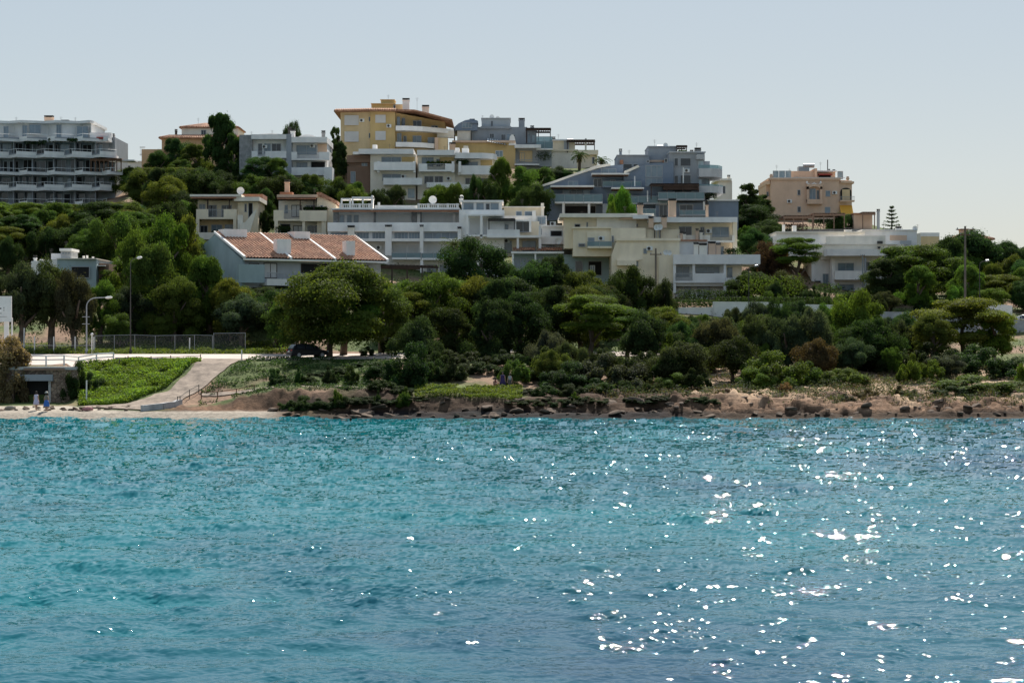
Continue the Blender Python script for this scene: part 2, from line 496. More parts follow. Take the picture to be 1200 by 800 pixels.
# ---------------------------------------------------------------- the sea: real waves, seabed colour in patches
def water_mat():
    m, nt, p = new_mat('sea_water')
    N, L = nt.nodes, nt.links
    tc = N.new('ShaderNodeNewGeometry')
    mp = N.new('ShaderNodeMapping'); mp.inputs['Scale'].default_value = (.045, .028, 1)
    L.new(tc.outputs['Position'], mp.inputs['Vector'])
    n = N.new('ShaderNodeTexNoise'); n.inputs['Scale'].default_value = 1.0; n.inputs['Detail'].default_value = 5; n.inputs['Roughness'].default_value = .55
    n.inputs['Distortion'].default_value = .4
    L.new(mp.outputs[0], n.inputs['Vector'])
    sx = N.new('ShaderNodeSeparateXYZ'); L.new(tc.outputs['Position'], sx.inputs[0])
    nearw = N.new('ShaderNodeMapRange'); nearw.inputs['From Min'].default_value = 40; nearw.inputs['From Max'].default_value = 78
    nearw.inputs['To Min'].default_value = .13; nearw.inputs['To Max'].default_value = -.03
    L.new(sx.outputs['Y'], nearw.inputs['Value'])
    xr = N.new('ShaderNodeMapRange'); xr.inputs['From Min'].default_value = -12; xr.inputs['From Max'].default_value = 14
    xr.inputs['To Min'].default_value = -.07; xr.inputs['To Max'].default_value = .08
    L.new(sx.outputs['X'], xr.inputs['Value'])
    a1 = N.new('ShaderNodeMath'); L.new(n.outputs['Fac'], a1.inputs[0]); L.new(nearw.outputs[0], a1.inputs[1])
    a2 = N.new('ShaderNodeMath'); L.new(a1.outputs[0], a2.inputs[0]); L.new(xr.outputs[0], a2.inputs[1])
    cr = N.new('ShaderNodeValToRGB')
    e = cr.color_ramp.elements
    e[0].position = .40; e[0].color = (.004, .134, .158, 1)
    e[1].position = .72; e[1].color = (.006, .057, .100, 1)
    k = e.new(.54); k.color = (.005, .098, .128, 1)
    L.new(a2.outputs[0], cr.inputs[0])
    L.new(cr.outputs[0], p.inputs['Base Color'])
    p.inputs['Roughness'].default_value = .03
    p.inputs['IOR'].default_value = 1.33
    n2 = N.new('ShaderNodeTexNoise'); n2.inputs['Scale'].default_value = 8.0; n2.inputs['Detail'].default_value = 3
    mp2 = N.new('ShaderNodeMapping'); mp2.inputs['Scale'].default_value = (1, 1.5, 1)
    L.new(tc.outputs['Position'], mp2.inputs['Vector']); L.new(mp2.outputs[0], n2.inputs['Vector'])
    b = N.new('ShaderNodeBump'); b.inputs['Strength'].default_value = .15; b.inputs['Distance'].default_value = .05
    L.new(n2.outputs['Fac'], b.inputs['Height']); L.new(b.outputs[0], p.inputs['Normal'])
    return m

def build_sea():
    rng = np.random.RandomState(7)
    py = np.concatenate([np.arange(488.0, 832, .5), np.linspace(835, 1500, 60)])
    y = HC * F / (py - 400)
    u = np.concatenate([np.linspace(-1500, -300, 60, endpoint=False), np.arange(-280, 1481, .95), np.linspace(1485, 2700, 60)])
    Y, U = np.meshgrid(y, u, indexing='ij')
    X = (U - 600) * Y / F
    Z = np.zeros_like(X); SX = np.zeros_like(X); SY = np.zeros_like(X)
    wx = X + 1.2 * fbm(X / 5, Y / 5, 77, 2); wy = Y + 1.2 * fbm(X / 5 + 40, Y / 5, 78, 2)
    gust = np.exp(.9 * fbm(X / 9, Y / 14, 79, 3) + 2.1 * fbm(X / 1.1, Y / 2.0, 80, 2)) * .80
    nw = 112
    lam = np.exp(np.linspace(math.log(.11), math.log(6.5), nw)) * np.exp(rng.normal(0, .05, nw))
    for i in range(nw):
        k = 2 * math.pi / lam[i]
        th = R(-98) + rng.normal(0, .62)
        s = .036 if lam[i] < .5 else (.034 if lam[i] < 1.5 else .028)
        kx, ky = k * math.cos(th), k * math.sin(th)
        ph = (kx * wx + ky * wy + rng.uniform(0, 6.28)).astype(np.float32)
        a = s / k
        sn, cs = np.sin(ph), np.cos(ph)
        # sharpened crests
        Z += a * (sn + .18 * np.cos(2 * ph))
        g = a * (cs - .36 * np.sin(2 * ph))
        SX += g * kx; SY += g * ky
    Z *= gust; SX *= gust; SY *= gust
    edge = sstep(-1500, -1200, U) * (1 - sstep(2300, 2690, U)) * (1 - sstep(1300, 1490, np.broadcast_to(py[:, None], U.shape)))
    Z *= edge; SX *= edge; SY *= edge
    P = np.stack([X, Y, Z], -1)[::-1]                         # near row first so that faces look up
    me = grid_mesh('sea', P, water_mat(), True)
    nrm = np.stack([-SX, -SY, np.ones_like(SX)], -1)[::-1]
    nrm /= np.linalg.norm(nrm, axis=-1, keepdims=True)
    me.normals_split_custom_set_from_vertices(nrm.reshape(-1, 3).tolist())
    o = tag(link('sea', me), kind='structure')
    return o
build_sea()
def far_sea():          # the rest of the bay behind and beside the viewpoint
    mb = MB()
    y1 = HC * F / 1100.0
    def xl(y): return -2100 * y / F
    def xr_(y): return 2100 * y / F
    y2 = HC * F / 88.0
    mb.quad((-900, -1500, 0), (900, -1500, 0), (900, y1, 0), (-900, y1, 0))
    mb.quad((-900, y1, 0), (xl(y1), y1, 0), (xl(y2), y2, 0), (-900, y2, 0))
    mb.quad((xr_(y1), y1, 0), (900, y1, 0), (900, y2, 0), (xr_(y2), y2, 0))
    tag(mb.build('open_water', bpy.data.materials['sea_water']), kind='structure')
far_sea()

# ---------------------------------------------------------------- foliage prototypes
def leaf_mesh(name, P, Nn, size, rng, aspect=.42, tint=None):
    """P: leaf centres, Nn: preferred normals; every leaf (a small spray) is one quad folded along its middle"""
    n = len(P)
    nn = Nn + rng.normal(0, .55, (n, 3))
    nn /= np.linalg.norm(nn, axis=1, keepdims=True) + 1e-9
    t = rng.normal(0, 1, (n, 3)); t -= (t * nn).sum(1, keepdims=True) * nn
    t /= np.linalg.norm(t, axis=1, keepdims=True) + 1e-9
    b = np.cross(nn, t)
    L = (np.asarray(size) * rng.uniform(.6, 1.35, n))[:, None]; W_ = L * aspect
    v = np.stack([P - t * L * .5, P + b * W_ * .5 + nn * L * .08, P + t * L * .5, P - b * W_ * .5 + nn * L * .08], 1)
    me = bpy.data.meshes.new(name)
    me.vertices.add(n * 4); me.vertices.foreach_set('co', v.reshape(-1).astype(np.float32))
    me.loops.add(n * 4); me.polygons.add(n)
    me.loops.foreach_set('vertex_index', np.arange(n * 4, dtype=np.int32))
    me.polygons.foreach_set('loop_start', np.arange(0, n * 4, 4, dtype=np.int32))
    me.materials.append(M_leaf)
    me.update(calc_edges=True)
    if tint is None: tint = rng.uniform(0, 1, n)
    a = me.attributes.new('tint', 'FLOAT', 'POINT')
    a.data.foreach_set('value', np.repeat(np.clip(tint, 0, 1), 4).astype(np.float32))
    return me

def puff_points(c, r, n, rng, flat=.8, under=.35):
    """points of one leaf clump: mostly its upper shell, ragged edge"""
    d = rng.normal(0, 1, (n, 3)); d /= np.linalg.norm(d, axis=1, keepdims=True)
    low = d[:, 2] < 0
    flip = low & (rng.uniform(0, 1, n) > under)
    d[flip, 2] *= -1
    rad = rng.uniform(.35, 1.0, n) ** .5 * (1 + .22 * rng.normal(0, 1, n) * (rng.uniform(0, 1, n) > .7))
    p = d * rad[:, None] * r
    p[:, 2] *= flat
    return c + p, d

def crown(name, kind, seed):
    """crown of unit size: radius 1 sideways, height 1 from its bottom (z=0) to its top"""
    rng = np.random.RandomState(seed)
    cs = []
    if kind == 'pine':            # Aleppo pine: uneven heap of rounded clumps
        for i in range(38):
            a = rng.uniform(0, 6.283); rr = rng.uniform(0, 1) ** .5
            h = rng.uniform(.08, .9)
            lim = (1 - abs(h - .38) ** 1.6 * 1.5) * (.82 + .18 * math.sin(3 * a + seed))
            cs.append((rr * math.cos(a) * lim * .84, rr * math.sin(a) * lim * .84, h, rng.uniform(.13, .31)))
        n, size, fl = 1150, .043, .62
    elif kind == 'umbrella':      # flat-topped pine: layers of plates
        for i in range(40):
            a = rng.uniform(0, 6.283); rr = rng.uniform(0, 1) ** .5
            lay = rng.choice([.25, .5, .72, .86], p=[.2, .25, .3, .25])
            lim = {.25: .75, .5: 1.0, .72: .85, .86: .5}[lay]
            h = lay + rng.normal(0, .035) - .12 * (rr * lim) ** 2
            cs.append((rr * math.cos(a) * lim * .85, rr * math.sin(a) * lim * .85, h, rng.uniform(.17, .28)))
        n, size, fl = 1100, .043, .46
    elif kind == 'round':         # dense olive / carob like crown
        for i in range(34):
            d = rng.normal(0, 1, 3); d /= np.linalg.norm(d)
            q = rng.uniform(.2, 1) ** .5 * .78
            cs.append((d[0] * q, d[1] * q, .48 + d[2] * q * .46, rng.uniform(.18, .30)))
        n, size, fl = 950, .046, .7
    elif kind == 'tall':          # ragged upright pine
        for i in range(48):
            h = rng.uniform(.03, .97) ** 1.15; a = rng.uniform(0, 6.283)
            lim = (1 - h) ** .55 * .9 + .12
            rr = rng.uniform(.3, 1.15)
            cs.append((rr * math.cos(a) * lim * .8, rr * math.sin(a) * lim * .8, h * .93, rng.uniform(.18, .36) * (1.15 - .62 * h)))
        n, size, fl = 560, .062, .42
    elif kind == 'bush':          # low spreading shrub
        for i in range(30):
            a = rng.uniform(0, 6.283); rr = rng.uniform(0, 1) ** .5
            h = rng.uniform(.05, .75) * (1 - .55 * rr ** 2)
            cs.append((rr * math.cos(a) * .82, rr * math.sin(a) * .82, h, rng.uniform(.16, .27)))
        n, size, fl = 480, .068, .8
    P = []; Q = []; T = []; SZ = []
    for (x, y, z, r) in cs:
        p, d = puff_points(np.array([x, y, z]), r, n, rng, fl, .18)
        P.append(p); Q.append(d); tt = rng.normal(.5, .16); T.append(np.clip(tt + rng.normal(0, .18, len(p)), 0, 1)); SZ.append(np.full(len(p), size))
        p = rng.normal(0, .28, (46, 3)) * r * np.array([1, 1, fl]) + np.array([x, y, z - .12 * r]); P.append(p); Q.append(np.tile([0, 0, 1.0], (46, 1))); T.append(np.full(46, np.clip(tt, 0, 1))); SZ.append(np.full(46, size * 2.1))   # large leaves added in the clump's middle to block light
    P = np.concatenate(P); Q = np.concatenate(Q); T = np.concatenate(T); SZ = np.concatenate(SZ)
    keep = P[:, 2] > -.02
    P, Q, T, SZ = P[keep], Q[keep], T[keep], SZ[keep]
    hi = np.percentile(P[:, 2], 99.7); P[:, 2] /= hi
    ra = np.percentile(np.hypot(P[:, 0], P[:, 1]), 98.5); P[:, :2] /= ra
    Q[:, 2] += .45
    return leaf_mesh(name, P, Q, SZ, rng, .45, T)

def trunk_mesh(name, seed, lean=.12, forks=4):
    rng = random.Random(seed)
    mb = MB()
    pts = [(0, 0, -.06)]
    x = y = 0
    for k in range(1, 6):
        x += rng.uniform(-lean, lean) * .35; y += rng.uniform(-lean, lean) * .35
        pts.append((x, y, k / 5 * .62))
    mb.tube(pts, [.052, .043, .038, .034, .029, .022], 8)
    for k in range(forks):
        b = Vector(pts[2 + k % 3]); a = k * 6.283 / forks + rng.uniform(-.5, .5)
        q = b + Vector((math.cos(a) * .08, math.sin(a) * .08, .1)); e = b + Vector((math.cos(a) * .2, math.sin(a) * .2, .2 + rng.uniform(0, .06)))
        mb.tube([b, q, e], [.024, .018, .008], 6)
    return mb.mesh(name, M_bark, True)

CROWN = {k: [crown('%s_crown' % k, k, 11 + 7 * i + hash_) for i in range(nv)] for k, nv, hash_ in
         (('pine', 4, 100), ('umbrella', 2, 200), ('round', 3, 300), ('tall', 2, 400), ('bush', 3, 500))}
TRUNK = [trunk_mesh('trunk', 60 + i) for i in range(4)]

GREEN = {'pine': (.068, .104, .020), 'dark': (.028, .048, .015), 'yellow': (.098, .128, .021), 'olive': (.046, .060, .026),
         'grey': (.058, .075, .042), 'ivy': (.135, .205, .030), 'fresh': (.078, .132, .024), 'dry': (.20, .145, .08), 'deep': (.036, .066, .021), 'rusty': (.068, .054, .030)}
trees_built = []
def tree(kind, px, D, top, hw, col='pine', label=None, cat='tree', group=None, crown_bottom=None, seed=None, lean=0.0, name=None, fwd=0.0):
    """px: where it stands seen from the viewpoint, D: distance, top: height of its tip, hw: half width (both as photo pixels at that distance)"""
    rs = random.Random(int(px * 13 + D * 7 + (seed or 0)))
    X = (px - 600) * D / F
    z0 = tz(px, D)
    zt = HC + (400 - top) * D / F
    H = max(zt - z0, 1.0)
    rad = hw * D / F
    bush = kind == 'bush'
    if crown_bottom is not None: zb = HC + (400 - crown_bottom) * D / F
    else: zb = z0 + H * {'pine': .08, 'umbrella': .36, 'round': .04, 'tall': .04, 'bush': -.05}[kind]
    zb = min(zb, zt - .4 * H)
    nm = name or {'pine': 'pine_tree', 'umbrella': 'umbrella_pine', 'round': 'broadleaf_tree', 'tall': 'tall_pine', 'bush': 'shrub'}[kind]
    cm = rs.choice(CROWN[kind])
    c = tuple(min(1, v * rs.uniform(.85, 1.15)) for v in GREEN[col])
    if bush:
        o = link(nm, cm)
        o.location = (X, D, zb); o.scale = (rad, rad * rs.uniform(.8, 1.0), zt - zb); o.rotation_euler = (0, 0, rs.uniform(0, 6.28))
        o.color = (*c, 1)
        root = o
    else:
        root = empty(nm, (X, D, z0))
        t = link('trunk', rs.choice(TRUNK), root)
        tw = max(min(H, 11), 3) * .95
        t.scale = (tw, tw, (zt - z0) * 1.02); t.rotation_euler = (0, 0, rs.uniform(0, 6.28))
        o = link('crown', cm, root)
        o.location = (lean, -fwd, zb - z0); o.scale = (rad, rad * rs.uniform(.85, 1.05), zt - zb); o.rotation_euler = (0, 0, rs.uniform(0, 6.28))
        o.color = (*c, 1)
    tag(root, label, cat, group)
    trees_built.append((px, D, top, hw, root))
    return root

# what must stay visible: (px0, px1, distance, lowest photo row that shows)
VIS = [(-60, 146, 370, 238), (150, 192, 400, 197), (192, 280, 400, 168), (282, 392, 360, 205), (224, 306, 320, 276), (320, 397, 320, 272), (26, 116, 270, 306),
       (236, 330, 280, 326), (330, 505, 280, 322), (385, 538, 310, 318), (538, 600, 310, 286), (600, 720, 310, 322), (404, 585, 365, 214), (392, 532, 385, 178), (530, 606, 390, 186),
       (604, 648, 390, 196), (646, 703, 400, 196), (632, 862, 345, 246), (656, 888, 300, 336), (897, 1003, 385, 250), (910, 960, 320, 283), (960, 1050, 320, 335), (1050, 1085, 320, 290), (1079, 1170, 350, 284)]
FOOT = [(-60, 146, 366, 390), (160, 282, 396, 415), (280, 392, 357, 376), (224, 306, 315, 335), (320, 397, 315, 335), (26, 118, 266, 285), (236, 505, 275, 305), (380, 725, 303, 330),
        (404, 585, 360, 380), (392, 535, 380, 402), (530, 650, 384, 408), (645, 703, 395, 412), (630, 862, 340, 368), (655, 890, 293, 322), (896, 1003, 380, 402), (908, 1085, 314, 340), (1078, 1170, 346, 362)]
def scatter(name, u0, u1, D0, D1, step, kinds, cols, hgt, skyline, rec, seed, maxn=999):
    rng = random.Random(seed)
    rows = int((D1 - D0) / step) + 1
    out = []
    for r in range(rows):
        D = D0 + (r + .5) * step
        w = (u1 - u0) * D / F
        n = int(w / step)
        for k in range(n):
            u = u0 + (k + .5 + rng.uniform(-.42, .42)) * (u1 - u0) / n
            Dd = D + rng.uniform(-.4, .4) * step
            if any(a - 3 < u < b + 3 and d0 - 1.5 < Dd < d1 + 1.5 for a, b, d0, d1 in FOOT): continue
            h = rng.uniform(*hgt)
            z0 = tz(u, Dd)
            top = 400 - (z0 + h - HC) * F / Dd
            hw = h * rng.uniform(.40, .62) * F / Dd
            lim = float(np.interp(u, [p[0] for p in skyline], [p[1] for p in skyline])) + rng.uniform(0, 5)
            for a, b, dd, yb in VIS:
                if Dd < dd and a - hw * .8 < u < b + hw * .8: lim = max(lim, yb)
            if top < lim:
                top = lim; h2 = HC + (400 - top) * Dd / F - z0
                if h2 < 1.6: continue
                hw = min(hw, max(h2 * .75, 1.6) * F / Dd)
                h = h2
            kind = rng.choice(kinds)
            if h < 2.6: kind = 'bush'
            out.append((kind, u, Dd, top, hw, rng.choice(cols), rec))
    rng.shuffle(out)
    return out[:maxn]

# ---------------------------------------------------------------- buildings
class Bld:
    """a building written in photo pixels at its own distance: x to the right, y downwards, d in metres behind the main front"""
    def __init__(s, name, label, cat, D, px0, base, group=None, yaw=0.0):
        s.D = D; s.k = D / F; s.px0 = px0; s.base = base
        s.root = empty(name, WP(px0, base, D), R(yaw))
        tag(s.root, label, cat, group)
    def x(s, px): return (px - s.px0) * s.k
    def z(s, py): return (s.base - py) * s.k
    def boxes(s, name, mat, bx, label=None, parent=None):
        mb = MB()
        join = name in ('glass_screen', 'portal_frame', 'balustrade', 'parapet_rail')
        o = None
        for (x0, x1, y0, y1, d0, d1) in bx:
            mb.box(s.x(x0), s.x(x1), d0, d1, s.z(y1), s.z(y0))
            if not join:
                o = mb.build(name, mat, parent or s.root); mb = MB()
        if join: o = mb.build(name, mat, parent or s.root)
        if label: o['label'] = label
        return o
    def wall(s, mat, *bx, label=None): return s.boxes('wall', mat, bx, label)
    def slab(s, mat, *bx, name='roof_slab'): return s.boxes(name, mat, bx)
    def prism(s, name, mat, plan, y0, y1, parent=None):
        mb = MB(); mb.prism([(s.x(a), d) for a, d in plan], s.z(y1), s.z(y0))
        return mb.build(name, mat, parent or s.root)
    def xz(s, name, mat, poly, d0, d1, parent=None):
        mb = MB(); mb.xz([(s.x(a), s.z(b)) for a, b in poly], d0, d1)
        return mb.build(name, mat, parent or s.root)
    def win(s, x0, x1, y0, y1, d=0.0, pane='g', mull=1, frame=None, name='window'):
        """frame and mullions standing 5 cm proud, pane set back in it"""
        X0, X1, Z0, Z1 = s.x(x0), s.x(x1), s.z(y1), s.z(y0)
        fw = .09
        mb = MB()
        mb.box(X0, X1, d - .07, d + .02, Z1 - fw, Z1); mb.box(X0, X1, d - .11, d + .02, Z0, Z0 + fw)
        mb.box(X0, X0 + fw, d - .07, d + .02, Z0 + fw, Z1 - fw); mb.box(X1 - fw, X1, d - .07, d + .02, Z0 + fw, Z1 - fw)
        for i in range(1, mull + 1):
            xm = X0 + (X1 - X0) * i / (mull + 1)
            mb.box(xm - .035, xm + .035, d - .06, d + .01, Z0 + fw, Z1 - fw)
        f = mb.build(name, frame or {'s': M_wframe, 'w': M_wframe}.get(pane, M_frame), s.root)
        m = {'g': M_glass, 'b': M_bglass, 'l': M_lglass, 's': M_shutter, 'k': M_dark, 'w': M_bglass}[pane]
        p = MB()
        if pane == 's':          # roller shutter: slats
            n = max(3, int((Z1 - Z0) / .16)); hh = (Z1 - Z0 - 2 * fw) / n
            for i in range(n): p.box(X0 + fw, X1 - fw, d - .045 + .0, d + .01, Z0 + fw + hh * i + .015, Z0 + fw + hh * (i + 1))
            p.box(X0 + fw, X1 - fw, d - .02, d + .012, Z0 + fw, Z1 - fw)
            p.build('shutter', m, f)
        else:
            p.box(X0 + fw, X1 - fw, d - .03, d + .012, Z0 + fw, Z1 - fw)
            p.build('pane', m, f)
        return f
    def wins(s, d, pane, *rects, mull=1, name='window'):
        for (a, b, c, e) in rects: s.win(a, b, c, e, d, pane, mull, name=name)
    def opening(s, d, *rects):
        """opening: jambs and a flat black pane that paints the shade inside"""
        for (x0, x1, y0, y1) in rects:
            s.win(x0, x1, y0, y1, d, 'k', 0, name='opening')
    def balcony(s, x0, x1, y0, y1, d, depth, mat, rail='solid', gap=None):
        """floor slab with a front and two ends; y0 top of the parapet, y1 underside of the slab"""
        X0, X1, Z0, Z1 = s.x(x0), s.x(x1), s.z(y1), s.z(y0)
        t = .14; sl = min(.28, (Z1 - Z0) * .4)
        mb = MB(); mb.box(X0, X1, d - depth, d + .05, Z0, Z0 + sl)
        f = d - depth
        if rail == 'solid':
            if gap:
                g0, g1 = s.x(gap[0]), s.x(gap[1])
                mb.box(X0, g0, f, f + t, Z0 + sl, Z1); mb.box(g1, X1, f, f + t, Z0 + sl, Z1)
            else: mb.box(X0, X1, f, f + t, Z0 + sl, Z1)
            mb.box(X0, X0 + t, f + t, d, Z0 + sl, Z1); mb.box(X1 - t, X1, f + t, d, Z0 + sl, Z1)
        o = mb.build('balcony', mat, s.root)
        if rail == 'solid' and gap:
            r = MB(); g0, g1 = s.x(gap[0]), s.x(gap[1])
            r.box(g0, g1, f + .04, f + .09, Z1 - .08, Z1); n = max(2, int((g1 - g0) / .16))
            for i in range(n): xx = g0 + (g1 - g0) * (i + .5) / n; r.box(xx - .02, xx + .02, f + .05, f + .08, Z0 + sl, Z1 - .08)
            r.build('railing', M_metal, o)
        if rail == 'glass':
            r = MB(); r.box(X0 + .05, X1 - .05, f + .03, f + .06, Z0 + sl, Z1 - .06); r.box(X0 + .05, X0 + .08, f + .06, d, Z0 + sl, Z1 - .06); r.box(X1 - .08, X1 - .05, f + .06, d, Z0 + sl, Z1 - .06)
            g = r.build('glass_panel', M_rail, o)
            r = MB(); r.box(X0, X1, f + .02, f + .08, Z1 - .06, Z1)
            n = max(2, int((X1 - X0) / 1.5))
            for i in range(n + 1): xx = X0 + .03 + (X1 - X0 - .06) * i / n; r.box(xx - .025, xx + .025, f - .01, f + .02, Z0 + .05, Z1)
            r.build('railing', M_metal, o)
        if rail == 'bars':
            r = MB(); r.box(X0, X1, f + .02, f + .08, Z1 - .07, Z1); n = max(3, int((X1 - X0) / .2))
            for i in range(n + 1): xx = X0 + (X1 - X0) * i / n; r.box(xx - .02, xx + .02, f + .03, f + .07, Z0 + sl, Z1 - .07)
            r.build('railing', M_metal, o)
        return o
    def chimney(s, x0, x1, y0, y1, d, mat, cap='box', dep=None):
        X0, X1, Z0, Z1 = s.x(x0), s.x(x1), s.z(y1), s.z(y0)
        w = dep or min(X1 - X0, 1.1)
        h = Z1 - Z0
        mb = MB(); mb.box(X0, X1, d, d + w, Z0, Z1 - .34)
        mb.box(X0 - .07, X1 + .07, d - .07, d + w + .07, Z1 - .46, Z1 - .34)
        o = mb.build('chimney', mat, s.root)
        c = MB()
        for (a, b) in ((X0, X0 + .14), (X1 - .14, X1)):
            c.box(a, b, d + .02, d + .16, Z1 - .34, Z1 - .1); c.box(a, b, d + w - .16, d + w - .02, Z1 - .34, Z1 - .1)
        c.box(X0 + .2, X1 - .2, d + .2, d + w - .2, Z1 - .34, Z1 - .14)
        c.box(X0 - .05, X1 + .05, d - .05, d + w + .05, Z1 - .1, Z1)
        c.build('chimney_cap', M_soot, o)
        return o
    def posts(s, mat, d, w, *pp, name='post'):
        for (px, y0, y1) in pp:
            mb = MB(); X = s.x(px); mb.box(X - w / 2, X + w / 2, d, d + w, s.z(y1), s.z(y0)); mb.build(name, mat, s.root)
    def pergola(s, x0, x1, y0, y1, ybot, d0, d1, mat, nb=9, npost=3, solid=True):
        """timber roof of beams on posts"""
        mb = MB(); X0, X1, Z0, Z1 = s.x(x0), s.x(x1), s.z(y1), s.z(y0)
        h = Z1 - Z0
        mb.box(X0, X1, d0, d0 + .16, Z0, Z1 - h * .3); mb.box(X0, X1, d1 - .16, d1, Z0, Z1 - h * .3)
        for i in range(nb):
            xx = X0 + .1 + (X1 - X0 - .2) * i / (nb - 1); mb.box(xx - .06, xx + .06, d0 - .25, d1 + .2, Z1 - h * .3, Z1)
        if solid: mb.box(X0 + .1, X1 - .1, d0 + .05, d1 - .05, Z1, Z1 + .05)
        o = mb.build('pergola', mat, s.root)
        for i in range(npost):
            xx = X0 + .15 + (X1 - X0 - .3) * i / max(1, npost - 1)
            p = MB(); p.box(xx - .08, xx + .08, d0 + .0, d0 + .16, s.z(ybot), Z0); p.build('post', mat, o)
        return o
    def dish(s, px, py, ybase, d, r=.45):
        o_ = MB(); X, Z, Zb = s.x(px), s.z(py), s.z(ybase)
        o_.tube([(X, d + .15, Zb), (X, d + .15, Z)], .035, 6)
        ro = o_.build('satellite_dish', M_metal, s.root)
        m = MB(); rings = [(0.02, .14), (r * .5, .10), (r * .8, .045), (r, 0)]
        n = 14
        vs_ = [(X + q * math.cos(6.283 * k / n), d + dd - .1, Z + q * math.sin(6.283 * k / n)) for q, dd in rings for k in range(n)]
        fs = [(i * n + k, (i + 1) * n + k, (i + 1) * n + (k + 1) % n, i * n + (k + 1) % n) for i in range(3) for k in range(n)]
        fs.append(tuple(range(n)))
        m.add(vs_, fs); m.build('dish_bowl', M_whitepaint, ro, True)
    def tank(s, px, py, ybase, d, L=1.5):
        """solar water heater: tank on a stand with a tilted panel"""
        X, Z, Zb = s.x(px), s.z(py), s.z(ybase)
        m = MB(); m.tube([(X - L / 2, d + .5, Z - .3), (X + L / 2, d + .5, Z - .3)], .3, 10)
        o = m.build('water_heater', M_metal, s.root)
        m = MB(); m.add([(X - L / 2, d - .9, Zb + .1), (X + L / 2, d - .9, Zb + .1), (X + L / 2, d + .3, Z - .5), (X - L / 2, d + .3, Z - .5),
                         (X - L / 2, d - .9, Zb + .18), (X + L / 2, d - .9, Zb + .18), (X + L / 2, d + .3, Z - .42), (X - L / 2, d + .3, Z - .42)],
                        [(0, 3, 2, 1), (4, 5, 6, 7), (0, 1, 5, 4), (1, 2, 6, 5), (2, 3, 7, 6), (3, 0, 4, 7)])
        m.build('solar_panel', M_glass, o)
        m = MB()
        for q in (-.5, .5): m.box(X + q * L * .8 - .03, X + q * L * .8 + .03, d + .45, d + .52, Zb, Z - .35)
        m.build('stand', M_metal, o)
    def antenna(s, px, y0, y1, d):
        m = MB(); X = s.x(px); m.tube([(X, d, s.z(y1)), (X, d, s.z(y0))], .02, 5)
        for i, w in enumerate((.6, .5, .36)):
            zz = s.z(y0) - .15 - .2 * i; m.tube([(X - w / 2, d, zz), (X + w / 2, d, zz)], .012, 5)
        m.build('antenna', M_soot, s.root)
    def plants(s, x0, x1, y0, y1, d, col='pine', n=4):
        """potted greenery on a terrace: one part"""
        rng = np.random.RandomState(int(x0 * 7 + y0)); P = []; Q = []
        for i in range(n):
            c = np.array([s.x(x0 + (x1 - x0) * (i + .5) / n), d, (s.z(y0) + s.z(y1)) / 2])
            r = max((s.z(y0) - s.z(y1)) * .6, .25, (x1 - x0) * s.k / n * .62)
            p, q = puff_points(c, r, 130, rng, .9, .6); P.append(p); Q.append(q)
        o = link('potted_plants', leaf_mesh('potted_plants', np.concatenate(P), np.concatenate(Q), .28, rng), s.root)
        o.color = (*GREEN[col], 1); return o

def tiles(name, parent, O, U, V, nu, nv, mat=None):
    """barrel-tiled roof slope: corner O, along the eave U, up the slope V (vectors); rolls and overlapping courses are modelled"""
    O, U, V = Vector(O), Vector(U), Vector(V)
    Nn = U.cross(V).normalized()
    if Nn.z < 0: Nn = -Nn
    iu = np.linspace(0, 1, nu * 6 + 1); rows = []
    for r in range(nv):
        for t, lift in ((0, .075), (.97, .0)): rows.append(((r + t) / nv, lift))
    rows = np.array(rows)
    uu, vv = np.meshgrid(iu, rows[:, 0]); lift = np.repeat(rows[:, 1][:, None], len(iu), 1)
    h = lift + .15 * np.abs(np.cos(uu * nu * math.pi)) ** 1.0
    P = np.array(O)[None, None] + uu[..., None] * np.array(U) + vv[..., None] * np.array(V) + h[..., None] * np.array(Nn)
    me = grid_mesh(name, P, mat or M_tile, False)
    o = link(name, me, parent)
    return o

